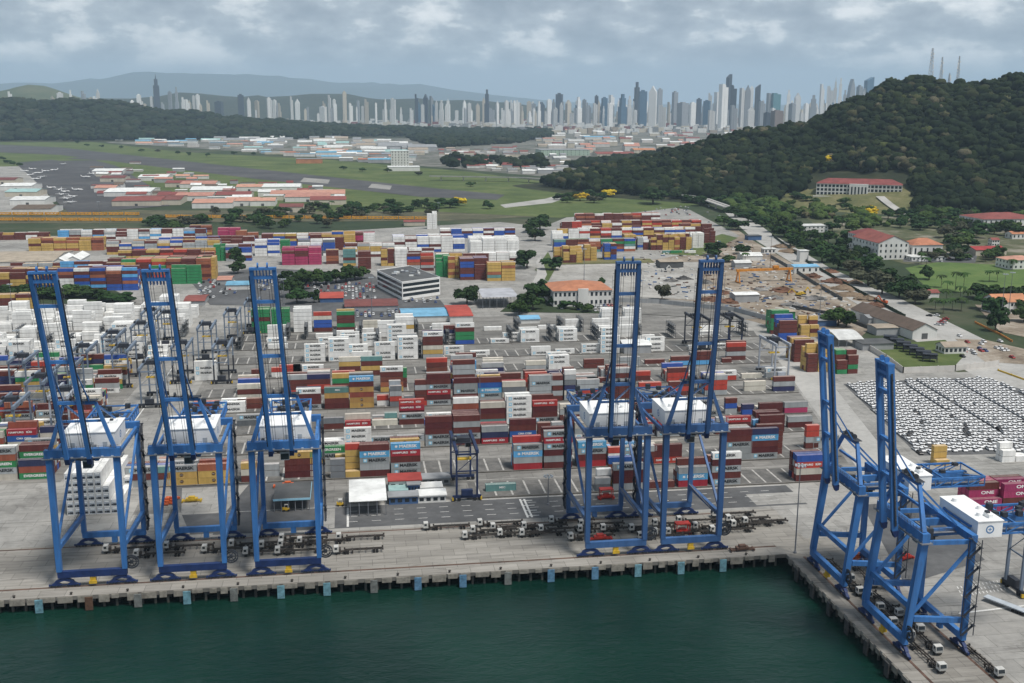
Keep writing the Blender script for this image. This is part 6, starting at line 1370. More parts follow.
def hit(px, py, hf):
    d = ray(px, py); s = 900.0
    for _ in range(900):
        q = CAM+d*s/d[1]
        if q[2] <= float(hf(q[0], q[1])): return float(q[0]), float(q[1]), float(q[2])
        s += 4
    return (*G(px, py), 0.0)
# ---- forest masses: thousands of rough crowns, one object each
def rough_ico(seed, sub=2):
    bm = bmesh.new(); bmesh.ops.create_icosphere(bm, subdivisions=sub, radius=1); q = random.Random(seed)
    for v_ in bm.verts: v_.co *= q.uniform(0.62, 1.3); v_.co.z *= 0.8
    bm.verts.ensure_lookup_table(); V = np.array([v_.co[:] for v_ in bm.verts]); Fc = np.array([[v_.index for v_ in f.verts] for f in bm.faces]); bm.free(); return V, Fc
ICO = [rough_ico(i, 3 if i % 2 else 2) for i in range(8)]
def forest_mat(nm, hues):
    m = bpy.data.materials.new(nm); m.use_nodes = True; t = m.node_tree; b_ = t.nodes['Principled BSDF']; b_.inputs['Roughness'].default_value = 0.9; b_.inputs['Specular IOR Level'].default_value = 0.1
    at_ = N(t, 'ShaderNodeAttribute', attribute_name='tint'); c = ramp(t, at_.outputs['Fac'], hues)
    n_ = noise(t, N(t, 'ShaderNodeNewGeometry').outputs['Position'], 0.55, 5, 0.75); c2 = mix(t, 1.0, c, ramp(t, n_, [(0.36, (0.30, 0.32, 0.30)), (0.64, (1.75, 1.7, 1.5))]), 'MULTIPLY'); t.links.new(c2, b_.inputs['Base Color']); return m
fm_hill = forest_mat('hill_forest_leaves', [(0.0, (0.007, 0.014, 0.005)), (0.45, (0.012, 0.021, 0.008)), (0.75, (0.021, 0.031, 0.011)), (0.88, (0.05, 0.047, 0.028)), (0.97, (0.05, 0.065, 0.02)), (1.0, (0.085, 0.08, 0.055))])
def forest(name, label, pts, zf, rad, matr, hscale=1.0, seed=5):
    q = np.random.default_rng(seed); VV, FF, TT, k = [], [], [], 0
    zz = zf(pts[:, 0], pts[:, 1])
    for i, (x, y) in enumerate(pts):
        V, Fc = ICO[q.integers(len(ICO))]; r = rad*(q.uniform(0.5, 1.15) if q.random() < 0.8 else q.uniform(1.1, 1.7)); a = q.uniform(0, 6.28); ca, sa = math.cos(a), math.sin(a)
        W = np.empty_like(V); W[:, 0] = (V[:, 0]*ca-V[:, 1]*sa)*r+x; W[:, 1] = (V[:, 0]*sa+V[:, 1]*ca)*r+y; W[:, 2] = V[:, 2]*r*hscale+zz[i]+r*hscale*q.uniform(0.5, 1.15)
        VV.append(W); FF.append(Fc+k); k += len(V); TT.append(np.full(len(V), np.clip(q.normal(0.40, 0.28)+0.18*math.sin(x/61)*math.sin(y/83), 0, 1)))
    VV = np.concatenate(VV); FF = np.concatenate(FF); TT = np.concatenate(TT)
    me = bpy.data.meshes.new(name); me.vertices.add(len(VV)); me.vertices.foreach_set('co', VV.ravel()); me.loops.add(FF.size); me.loops.foreach_set('vertex_index', FF.ravel().astype(np.int32)); me.polygons.add(len(FF))
    me.polygons.foreach_set('loop_start', np.arange(0, FF.size, 3, dtype=np.int32)); me.update(calc_edges=True)
    me.attributes.new('tint', 'FLOAT', 'POINT').data.foreach_set('value', TT.astype(np.float32)); me.materials.append(matr); me.validate()
    tag(put(name, me), label, 'forest', kind='stuff')
def scatter(x0, x1, y0, y1, step, seed): 
    q = np.random.default_rng(seed); gx, gy = np.meshgrid(np.arange(x0, x1, step), np.arange(y0, y1, step)); p_ = np.stack([gx.ravel(), gy.ravel()], -1); return p_+q.uniform(-step*.48, step*.48, p_.shape)
bld_px = [(808, 172), (910, 172), (910, 199), (808, 199)]
pts = scatter(-60, 2100, 1300, 3000, 9.6, 21); z_ = hill_h(pts[:, 0], pts[:, 1]); keep = []
road_px = [(885, 192), (905, 205), (912, 216), (900, 218), (878, 196)]
for (x, y), z in zip(pts, z_):
    if z < 3.5: continue
    px, py = P(x, y, z)
    if px < 545 or px > 1075 or inpoly(px, py, clear_px) or inpoly(px, py, bld_px): continue
    if y < 1700 and px < 760 and rs.random() < 0.3: continue
    keep.append((x, y))
forest('hill_forest', 'dense dark green forest covering the hill', np.array(keep), hill_h, 7.0, fm_hill, 1.0, 2)
# lower wood between the hill and the avenue, with glades
low = []
for x, y in scatter(250, 1300, 1230, 2000, 13, 22):
    z = float(hill_h(x, y)); px, py = P(x, y, z)
    if 868 < px < 918 and py < 224 or z > 3.5 or not inpoly(px, py, [(715, 200), (790, 193), (768, 208), (815, 221), (905, 214), (960, 205), (1060, 212), (1060, 222), (975, 214), (900, 226), (850, 230), (830, 214), (800, 212), (790, 228), (760, 226)]): continue
    low.append((x, y))
forest('lower_wood', 'mixed green wood at the foot of the hill', np.array(low), lambda X, Y: np.zeros(len(X)), 6.5, forest_mat('lower_wood_leaves', [(0.0, (0.02, 0.04, 0.012)), (0.5, (0.045, 0.075, 0.02)), (0.8, (0.06, 0.09, 0.03)), (1.0, (0.08, 0.075, 0.045))]), 0.9, 3)
# hillside public building on its lawn
hx0, hy0, hz0 = hit(816, 194.5, hill_h); hx1, hy1, hz1 = hit(902, 191.5, hill_h)
ang = math.atan2(hy1-hy0, hx1-hx0); Lb = math.hypot(hx1-hx0, hy1-hy0); zb = min(hz0, hz1)-1.0
o = house('hill_palace', 'long white building with red tiled roof on the hillside lawn', 'building', -Lb/2, Lb/2, -16, 16, 19, 8, wall_w, rf_r, win=0, style='hip', floors=3)
o.location = ((hx0+hx1)/2-math.sin(ang)*14, (hy0+hy1)/2+math.cos(ang)*14, zb); o.rotation_euler = (0, 0, ang)
for f in range(3):
    for i in range(22):
        if i in (10, 11): continue
        x = -Lb/2+(i+.5)*Lb/22; MB().box(x-Lb/66, x+Lb/66, -16.08, -16.01, 1.6+f*6, 5.6+f*6).build('window', glass, o)
MB().box(-Lb/9, Lb/9, -21, -16.01, 0, 19.5).build('portico', wall_w, o); m = MB()
for k in range(6): x = -Lb/10+k*Lb/25; m.box(x-0.9, x+0.9, -21.6, -21.02, 0, 16)
m.build('columns', wall_w, o)
for k in range(5): MB().box(-Lb/10+(k+.5)*Lb/25-1.0, -Lb/10+(k+.5)*Lb/25+1.0, -21.05, -21.005, 1, 15).build('window', glass, o)
MB().box(-Lb/2-4, Lb/2+4, -27, -21.7, -6, 0.02).build('terrace', wall_p, o)
# ramp of stairs down the lawn
sa_, sb_ = hit(880, 197, hill_h), hit(908, 215, hill_h); m = MB(); n = 16
for k in range(n):
    f0, f1 = k/n, (k+1)/n; A = np.array(sa_)*(1-f0)+np.array(sb_)*f0; B = np.array(sa_)*(1-f1)+np.array(sb_)*f1
    za, zb2 = float(hill_h(A[0], A[1]))+0.8, float(hill_h(B[0], B[1]))+0.8; m.poly([(A[0]-7, A[1], za), (A[0]+7, A[1], za), (B[0]+7, B[1], zb2), (B[0]-7, B[1], zb2)])
tag(m.build('hill_stairway', road_conc), 'pale broad stairway down the hillside lawn', 'stairway')
for px, py, h_, r_, k in [(800, 199, 8, 9, 'd'), (806, 201, 9, 10, 'd'), (814, 203, 8, 9, 'm'), (795, 197, 9, 10, 'm'), (843, 204, 10, 10, 'l'), (846, 209, 9, 9, 'm'), (830, 210, 8, 9, 'm'), (872, 212, 9, 9, 'y'), (829, 165, 15, 10, 'y'), (790, 206, 9, 10, 'l')]:
    X, Y, Z = hit(px, py, hill_h); tree(X, Y, h_, r_, k, 'on the hillside lawn', Z-0.3)
rank(tree_groups['on the hillside lawn'], '{d} tree on the hillside lawn, {n} from the left')
# masts on the hill top
def lattice(px, base, top, Y, label, w_):
    b_ = at_dist(px, base, Y); t_ = at_dist(px, top, Y); o = thing('radio_mast', label, 'radio mast', tuple(b_)); h_ = t_[2]-b_[2]; m = MB(); n = 9
    for sx_, sy_ in ((-1, -1), (1, -1), (1, 1), (-1, 1)): m.bar((sx_*w_, sy_*w_, -8), (sx_*w_*.25, sy_*w_*.25, h_), 0.5)
    for k in range(n):
        f, g_ = k/n, (k+1)/n; a, c = w_*(1-.75*f), w_*(1-.75*g_)
        for s in (-1, 1): m.bar((-a, s*a, h_*f), (c, s*c, h_*g_), 0.3); m.bar((s*a, -a, h_*f), (s*c, c, h_*g_), 0.3); m.bar((-a, s*a, h_*f), (a, s*a, h_*f), 0.3)
    m.build('lattice', house_g, o); m = MB(); q = random.Random(px)
    for k in range(int(h_/4)):
        z = h_*(0.2+0.75*k/(h_/4)); f = z/h_; a = w_*(1-.75*f)+0.8; s = q.choice((-1, 1)); m.cyl((s*a, -0.4, z), (s*a, -1.3, z), q.uniform(0.9, 1.7), n=8)
    m.build('dishes', house_w, o)
lattice(930, 83, 48, 2050, 'tall radio mast with many dishes on the hill top', 4); lattice(940.5, 82, 57, 2045, 'thinner radio mast second from left on the hill top', 2.6); lattice(949, 82, 73, 2040, 'shortest radio mast on the hill top', 2); lattice(957.5, 81, 56, 2035, 'thin radio mast, rightmost on the hill top', 2.4)
# ---- far wooded ridges at the left and behind the airfield
ridge2 = ridge_terrain('wooded_ridge', [(-160, 93, 6000), (-60, 95, 6000), (0, 98.5, 6000), (60, 102, 6000), (110, 102.5, 6000), (150, 111, 6100), (200, 116, 6200), (256, 120, 6300), (310, 124, 6300), (360, 128, 6300)], 1250, 1200, -3900, 1100, 4500, 8000, 70, soil, 24, 0.13, 5)
pts = scatter(-3800, 900, 4600, 7000, 26, 31); z_ = ridge2(pts[:, 0], pts[:, 1]); q = []
for (x, y), z in zip(pts, z_):
    if z < 4: continue
    px, py = P(x, y, z)
    if -30 < px < 560: q.append((x, y))
fm_far = forest_mat('far_forest_leaves', [(0.0, (0.010, 0.018, 0.008)), (0.6, (0.016, 0.026, 0.011)), (1.0, (0.032, 0.036, 0.022))])
forest('ridge_forest', 'dark forest on the low ridge beyond the airfield', np.array(q), ridge2, 19, fm_far, 0.75, 6)
q = []
for x, y in scatter(-2200, 1400, 2700, 7000, 24, 33):   # woods between airfield, suburb and hill
    px, py = P(x, y, 0)
    if inpoly(px, py, [(240, 124), (330, 124.5), (420, 126), (500, 126), (545, 127), (552, 133), (500, 137), (440, 143), (400, 137), (330, 137), (240, 134)]) and rs.random() < 0.8*(0.5+0.5*math.sin(x/170)*math.sin(y/330)+0.3) or inpoly(px, py, [(410, 140), (470, 132), (545, 128), (552, 136), (520, 143), (440, 148)]) or inpoly(px, py, [(560, 168), (640, 158), (700, 152), (770, 146), (770, 165), (640, 180), (560, 182)]) or inpoly(px, py, [(440, 158), (540, 162), (558, 172), (540, 176), (450, 170)]) and rs.random() < 0.35 or inpoly(px, py, [(-20, 136), (80, 136), (250, 132), (330, 136), (330, 139), (200, 140), (60, 139), (-20, 142)]): q.append((x, y))
forest('valley_wood', 'dark wood on the flat ground beyond the highway', np.array(q), lambda X, Y: np.zeros(len(X)), 13, fm_far, 0.8, 8)
ridge_terrain('green_hill', [(-60, 98, 10000), (0, 92, 10000), (25, 87, 10000), (40, 86, 10000), (55, 91, 10000), (75, 98, 10000), (110, 104, 10000)], 1300, 1500, -7500, -2000, 8500, 11800, 100, ground_mat('hill_grass', (0.04, 0.055, 0.02), (0.06, 0.075, 0.028), (0.10, 0.105, 0.05), 0.002, 0.01), 0, 0.05, 9)
ridge_terrain('mountains', [(-200, 88, 38000), (-40, 88, 38000), (30, 83, 38000), (90, 78, 38000), (150, 75, 38000), (210, 76, 38000), (270, 77, 38000), (330, 80, 38000), (380, 82, 38000), (430, 88, 38000), (480, 94, 38000), (530, 100, 38000), (620, 104, 38000), (760, 105, 38000)], 6000, 6000, -34000, 16000, 31500, 44000, 520, soil, 0, 0.09, 12)
ridge_terrain('foothills', [(80, 98, 12500), (160, 97, 12500), (260, 96, 12500), (330, 97, 12500), (420, 99, 12500), (500, 104, 12500)], 1700, 2000, -8000, 3000, 10600, 14800, 200, soil, 0, 0.12, 14)
# ================================================================== RAILWAY, AIRFIELD, HIGHWAY
rwm = mat('wagon_orange', (0.60, 0.30, 0.03), 0.6, 0.2, 0.3, dirt=0.4)
m = MB(); Lw = 19.0
for y in (-1.4, 1.4):
    m.box(-Lw/2, Lw/2, y-0.18, y+0.18, 0.9, 2.0); m.box(-Lw/2, Lw/2, y-0.15, y+0.15, 3.4, 4.3)
    for k in range(4): a = -Lw/2+k*Lw/4; m.bar((a, y, 1.4), (a+Lw/8, y, 3.3), 0.35); m.bar((a+Lw/8, y, 3.3), (a+Lw/4, y, 1.4), 0.35)
for x in (-Lw/2+.3, Lw/2-.3): m.box(x-0.7, x+0.7, -1.25, 1.25, 0.9, 4.6)
m.box(-Lw/2, Lw/2, -1.2, 1.2, 0.88, 1.7); frame_me = m.mesh('frame', rwm); m = MB()
for x in (-Lw/2+2, -Lw/2+3.8, Lw/2-3.8, Lw/2-2):
    for y in (-0.75, 0.75): m.cyl((x, y-0.1, 0.45), (x, y+0.1, 0.45), 0.45, n=8)
bog_me = m.mesh('wheels', rubber); wg = []
def train(xa, ya, xb, yb, row):
    A, B = np.array(G(xa, ya)), np.array(G(xb, yb)); L = np.linalg.norm(B-A); n = int(L/20.2); an = math.atan2(*(B-A)[::-1])
    for i in range(n):
        q = A+(B-A)*(i+.5)/n; o = thing('rail_wagon', '', 'rail wagon', (q[0], q[1], 0.15), an, 'orange container wagons standing on the railway'); put('frame', frame_me, o); put('wheels', bog_me, o); o['_d'] = row; wg.append((row, o))
train(-20, 221, 143, 221.5, 'front'); train(-20, 215.5, 140, 215.5, 'back'); train(165, 218, 430, 220, 'right hand')
for row in ('front', 'back', 'right hand'): rank([o for r_, o in wg if r_ == row], 'empty orange rail wagon in the '+row+' row, {n} from the left'); 
hg = []
for px0, px1, pf, pb, kd in [(92, 122, 171, 164, 'w'), (100, 124, 178, 171, 'm'), (138, 167, 177, 170, 'w'), (165, 190, 183, 176, 'r'), (94, 115, 188, 182, 's'), (104, 150, 192, 184, 'w'), (112, 160, 201, 192, 'r'), (135, 180, 200, 191, 'm'), (157, 182, 195, 188, 'r'), (175, 212, 196, 188, 's'), (190, 230, 190, 183, 'w'), (180, 215, 184, 177, 's'), (192, 232, 203, 196, 's'), (225, 258, 201, 194, 's'), (215, 250, 195, 188, 'r'), (250, 275, 201, 195, 's'), (258, 275, 192, 187, 'w'), (270, 310, 194, 187, 's'), (285, 330, 197, 191, 's'), (310, 346, 200, 194, 'r'), (262, 300, 187, 182, 'w'), (279, 303, 207, 201, 'm'), (12, 50, 209, 199, 'd'), (10, 44, 200, 192, 'w'), (5, 36, 192, 185, 'g'), (0, 31, 186, 179, 'w'), (-10, 14, 180, 172, 'm'), (300, 345, 194, 188, 's'), (236, 262, 187, 181, 's')]:
    rf = {'w': rf_w, 'm': rf_m, 'r': rf_r, 's': rf_s, 'd': rf_b, 'g': rf_t}[kd]
    o = bld('hangar', '', 'hangar', px0, px1, pf, pb, 8, 3, wall_w if kd in 'wsd' else wall_c, rf, ridge=rs.choice('xx'), door=True, cap=1.3, group='hangars beside the airfield'); o['_d'] = {'w': 'white', 'm': 'maroon', 'r': 'red', 's': 'faded pink', 'd': 'brown', 'g': 'pale teal'}[kd]; hg.append(o)
rank(hg, '{d} roofed hangar beside the airfield, {n} from the left')
plane_w = mat('plane_white', (0.72, 0.72, 0.72), 0.4, 0.05, 1)
m = MB(); m.cyl((-7, 0, 1.6), (-4.5, 0, 1.7), 0.25, 1.0, 10); m.cyl((-4.5, 0, 1.7), (2.5, 0, 1.7), 1.0, 1.0, 10); m.cyl((2.5, 0, 1.7), (7.5, 0, 2.2), 1.0, 0.25, 10)
m.prism([(-2.2, 0.8), (0.2, 8.5), (1.2, 8.5), (0.8, 0.8), (0.8, -0.8), (1.2, -8.5), (0.2, -8.5), (-2.2, -0.8)], 'z', 2.3, 2.5); m.prism([(5.8, 0.2), (6.6, 3), (7.3, 3), (7.4, 0.2), (7.4, -0.2), (7.3, -3), (6.6, -3), (5.8, -0.2)], 'z', 2.7, 2.85); m.prism([(5.4, 2.2), (7.2, 4.8), (7.9, 4.8), (7.6, 2.2)], 'y', -0.12, 0.12)
for y in (-3, 3): m.cyl((-2.4, y, 2.0), (0.4, y, 2.1), 0.45, 0.3, 8)
plane_me = m.mesh('small_plane', plane_w); pn = []
for px, py in [(25, 172), (33, 170), (38, 174), (30, 176), (46, 172), (54, 171), (42, 178), (36, 180), (52, 189), (60, 191), (66, 193), (62, 196), (72, 198), (66, 200), (78, 191), (86, 178), (92, 175), (63, 165), (70, 204)]:
    o = tag(put('small_plane', plane_me, None, (*G(px, py), 0.55), rs.uniform(0, 6.28)), '', 'plane', 'small planes parked on the airfield apron'); o.scale = (1.3,)*3; pn.append(o)
rank(pn, 'small white plane parked on the apron, {n} from the left')
hp = [G(x, y, 9) for x, y in ((430, 176), (520, 177.5), (575, 181), (625, 186), (670, 192), (705, 199), (728, 207))]; o = thing('highway_bridge', 'long pale highway bridge curving past the hill', 'bridge', (*hp[0], 0)); m = MB()
for (a, b_), (c, d) in zip(hp[:-1], hp[1:]):
    A, B = (a-hp[0][0], b_-hp[0][1], 9), (c-hp[0][0], d-hp[0][1], 9); m.bar(A, B, 15, 1.4); m.bar((A[0], A[1]-7.4, 10.1), (B[0], B[1]-7.4, 10.1), 0.3, 0.9)
m.build('deck', road_conc, o); pr = 0
for (a, b_), (c, d) in zip(hp[:-1], hp[1:]):
    n = max(1, int(math.hypot(c-a, d-b_)/45))
    for i in range(n):
        x, y = a+(c-a)*(i+.5)/n-hp[0][0], b_+(d-b_)*(i+.5)/n-hp[0][1]; MB().box(x-1, x+1, y-1.5, y+1.5, 0, 8.3).build('pier', wall_p, o)
# ================================================================== LOW-RISE DISTRICTS
roofs = {'red': rf_r, 'orange': rf_o, 'grey': rf_g, 'white': rf_w, 'brown': rf_b, 'tan': rf_k, 'blue': rf_l, 'teal': rf_t, 'pink': rf_s}
walls = [wall_w, wall_c, wall_p, wall_g]; lows = {}
def district(poly, n, size, kinds, where, hmax=9, ind=True, seed=1):
    q = random.Random(seed); xs_ = [p_[0] for p_ in poly]; ys_ = [p_[1] for p_ in poly]; out_ = []; tries = 0
    while len(out_) < n and tries < n*40:
        tries += 1; px, py = q.uniform(min(xs_), max(xs_)), q.uniform(min(ys_), max(ys_))
        if not inpoly(px, py, poly): continue
        X, Y = G(px, py); a = size*q.uniform(0.5, 1.5); b_ = size*q.uniform(0.45, 0.9)
        if any(abs(X-o_[0]) < (a+o_[2])*0.54 and abs(Y-o_[1]) < (b_+o_[3])*0.54 for o_ in out_): continue
        out_.append((X, Y, a, b_, q.uniform(4, hmax), q.choice(kinds), q.choice(walls)))
    for (X, Y, a, b_, h_, k, w_) in out_:
        if ind:
            o = house('low_building', '', 'building', X-a/2, X+a/2, Y-b_/2, Y+b_/2, h_, a*0.06 if size > 40 else b_*0.16, w_, roofs[k], style='gable' if q.random() < 0.7 else 'flat', group='low buildings '+where, z=0.3, rz=0); o['_d'] = k; lows.setdefault(where, []).append(o)
    return out_
district([(520, 168), (560, 150), (570, 162), (556, 176)], 16, 26, ['red', 'white', 'grey'], 'by the red roofed quarter', seed=2); district([(430, 150), (515, 148), (545, 160), (530, 174), (470, 168)], 85, 25, ['red', 'grey', 'red', 'tan', 'white'], 'in the suburb beyond the highway', 7, seed=3)
district([(85, 135), (180, 137), (260, 143), (340, 150), (410, 158), (415, 166), (340, 161), (240, 151), (150, 145), (85, 139)], 105, 44, ['white', 'white', 'white', 'grey', 'teal', 'blue', 'orange', 'pink'], 'in the industrial strip beyond the airfield', 11, seed=4)
district([(95, 166), (140, 163), (230, 180), (345, 190), (348, 201), (260, 204), (110, 202), (92, 180)], 60, 24, ['red', 'pink', 'white', 'red', 'white', 'brown'], 'among the airfield hangars', 8, seed=12)
rest1 = district([(180, 137), (330, 139), (440, 146), (420, 156), (300, 145), (190, 141)], 64, 60, ['white', 'grey', 'tan', 'white', 'teal'], 'in the farther industrial strip', 12, False, seed=5)
rest2 = district([(520, 140), (560, 132), (700, 134), (800, 128), (820, 130), (760, 142), (690, 148), (610, 158), (560, 152)], 85, 44, ['grey', 'white', 'white', 'tan', 'red', 'white', 'pink'], 'in the old town before the towers', 18, False, seed=6)
for ol in lows.values(): pass
for wname, ol in lows.items(): rank(ol, '{d} roofed building '+wname+', {n} from left')
rest = district([(-50, 118), (140, 118), (250, 118.5), (560, 118), (820, 120), (870, 124), (800, 132), (560, 134), (430, 129), (260, 124), (-50, 121)], 2200, 40, ['grey', 'white', 'white', 'tan', 'red', 'pink'], '', 34, False, 7)
mb_ = MB(); wl = [rf_g, rf_w, rf_k, rf_r, wall_w, wall_c]
rk_ = list(roofs.values())
for (X, Y, a, b_, h_, k, w_) in rest1+rest2: mb_.box(X-a/2, X+a/2, Y-b_/2, Y+b_/2, 0, h_, rs.choice((4, 5, 6))); mb_.prism([(Y-b_/2-.5, h_), (Y+b_/2+.5, h_), (Y, h_+b_*.16)], 'x', X-a/2-.5, X+a/2+.5, 7+list(roofs).index(k))
for (X, Y, a, b_, h_, k, w_) in rest: mb_.box(X-a/2, X+a/2, Y-b_/2, Y+b_/2, 0, h_, rs.choice((0, 1, 1, 2, 3, 4, 4, 4, 5, 5)))
tag(mb_.build('distant_low_city', wl+[wall_p]+rk_), 'carpet of small low city blocks around the far towers', 'city', kind='stuff')
bld('sports_dome', 'grey arched hall roof in the district beyond the airfield, left one', 'hall', 378, 408, 146, 136, 14, 9, wall_g, rf_g, ridge='x'); bld('sports_dome', 'grey arched hall roof in the district beyond the airfield, right one', 'hall', 408, 437, 147, 138, 14, 8, wall_g, rf_g, ridge='x'); bld('slab_block', 'tall white slab block beyond the runway', 'building', 391, 409, 151, 147, 40, 0, wall_w, rf_w, style='flat', win=6, floors=6); bld('big_store', 'white and green fronted store beyond the runway', 'building', 388, 420, 167, 161, 10, 0, wall_w, rf_w, style='flat'); bld('orange_store', 'orange walled store beyond the runway', 'building', 296, 322, 159, 154, 12, 0, rf_o, rf_g, style='flat')
bld('long_school', 'long red roofed hall before the old town', 'building', 597, 636, 154, 147, 14, 5, wall_c, rf_r, win=10, floors=2); bld('long_school', 'orange roofed hall right of the long red roofed one', 'building', 634, 656, 150, 145, 14, 5, wall_c, rf_o, win=6, floors=2); bld('blue_roof_hall', 'white hall with bright blue roof in the old town', 'building', 585, 616, 137, 134, 12, 3, wall_w, rf_l); bld('green_tenement', 'row of pale green tenement blocks at the town edge', 'building', 541, 590, 150, 146, 18, 0, wmat('wall_pale_green', (0.36, 0.46, 0.38)), rf_g, style='flat', win=12, floors=3)
# ================================================================== SKYLINE
def towermat(nm, c, dk):
    m = bpy.data.materials.new(nm); m.use_nodes = True; t = m.node_tree; b_ = t.nodes['Principled BSDF']; b_.inputs['Roughness'].default_value = 0.5
    co = N(t, 'ShaderNodeTexCoord').outputs['Object']; s = N(t, 'ShaderNodeSeparateXYZ'); t.links.new(co, s.inputs[0])
    fz = M(t, 'FRACT', M(t, 'MULTIPLY', s.outputs['Z'], 1/3.6)); fl = M(t, 'GREATER_THAN', fz, 0.45)
    fx = M(t, 'FRACT', M(t, 'MULTIPLY', M(t, 'ADD', s.outputs['X'], s.outputs['Y']), 1/7.0)); col_ = M(t, 'GREATER_THAN', fx, 0.35)
    oi = N(t, 'ShaderNodeObjectInfo'); hs = N(t, 'ShaderNodeHueSaturation'); t.links.new(mix(t, M(t, 'MULTIPLY', fl, col_), c, dk), hs.inputs['Color']); t.links.new(M(t, 'ADD', M(t, 'MULTIPLY', oi.outputs['Random'], 0.5), 0.75), hs.inputs['Value']); t.links.new(hs.outputs[0], b_.inputs['Base Color']); return m
TM = {'w': towermat('tower_white', (0.80, 0.79, 0.76), (0.38, 0.40, 0.42)), 'c': towermat('tower_cream', (0.56, 0.50, 0.40), (0.25, 0.24, 0.22)), 'g': towermat('tower_grey', (0.34, 0.36, 0.38), (0.13, 0.15, 0.18)), 'd': towermat('tower_dark_glass', (0.06, 0.075, 0.10), (0.025, 0.035, 0.055)), 'b': towermat('tower_blue_glass', (0.07, 0.14, 0.22), (0.03, 0.075, 0.13)), 'n': towermat('tower_brown', (0.20, 0.15, 0.13), (0.09, 0.08, 0.08)), 't': towermat('tower_teal_glass', (0.10, 0.25, 0.28), (0.04, 0.13, 0.16))}
TWD = {'w': 'white', 'c': 'cream', 'g': 'grey', 'd': 'dark glass', 'b': 'blue glass', 'n': 'brown', 't': 'teal glass'}
tw = []
def tower(px, top, wpx, base, k, style=None, Y=None):
    if Y is None: Y = G(px, base)[1] if base > 118 else 8800; Y = min(Y, 8800)
    X = Xat(px, Y, 0); z = at_dist(px, top, Y)[2]; a = wpx*(0.78 if px < 520 else 0.9)/F_PX*Y*0.5; q = random.Random(int(px*10)+int(top)); m = MB(); st = style or q.choice(('slab', 'set', 'fin', 'crown', 'slab', 'fin'))
    b_ = a*q.uniform(0.6, 1.1)
    if st == 'slab': m.box(-a, a, -b_, b_, 0, z*0.965); m.box(-a*.5, a*.4, -b_*.5, b_*.5, z*.965, z)
    elif st == 'set': m.box(-a, a, -b_, b_, 0, z*0.62); m.box(-a*.72, a*.72, -b_*.72, b_*.72, z*.62, z*.88); m.box(-a*.4, a*.4, -b_*.4, b_*.4, z*.88, z)
    elif st == 'fin': m.box(-a, -a*.1, -b_, b_, 0, z); m.box(-a*.1+.01, a, -b_*.9, b_*.9, 0, z*q.uniform(.86, .95)); m.box(-a*.2, a*.1, -b_-1.5, -b_-.01, 0, z*.97)
    elif st == 'crown': m.box(-a, a, -b_, b_, 0, z*.86); m.prism([(-a, z*.86), (a, z*.86), (a*.3, z*.95), (0, z), (-a*.3, z*.95)], 'y', -b_*.9, b_*.9)
    elif st == 'wedge': m.prism([(-a, 0), (a, 0), (a, z), (-a, z*.93)], 'y', -b_, b_)
    elif st == 'twist':
        n = 14
        for i in range(n):
            t_ = i*0.10; ca, sa = math.cos(t_), math.sin(t_); s = a*(1-.25*i/n); m.prism([(ca*x-sa*y, sa*x+ca*y) for x, y in ((-s, -s), (s, -s), (s, s), (-s, s))], 'z', z*i/n, z*(i+1)/n-0.01)
    elif st == 'sail': m.prism([(-a, 0), (a, 0), (a, z*.55), (a*.7, z*.82), (0, z), (-a*.6, z*.86), (-a, z*.6)], 'y', -b_, b_)
    elif st == 'spire': m.box(-a, a, -b_, b_, 0, z*.78); m.box(-a*.6, a*.6, -b_*.6, b_*.6, z*.78, z*.9); m.cyl((0, 0, z*.9), (0, 0, z), a*.25, a*.03, 6)
    o = put('tower_block', m.mesh('tower_block', TM[k]), None, (X, Y, 0), q.uniform(-.5, .5)); tag(o, '', 'tower', 'towers of the far skyline'); o['_d'] = TWD[k]; tw.append(o)
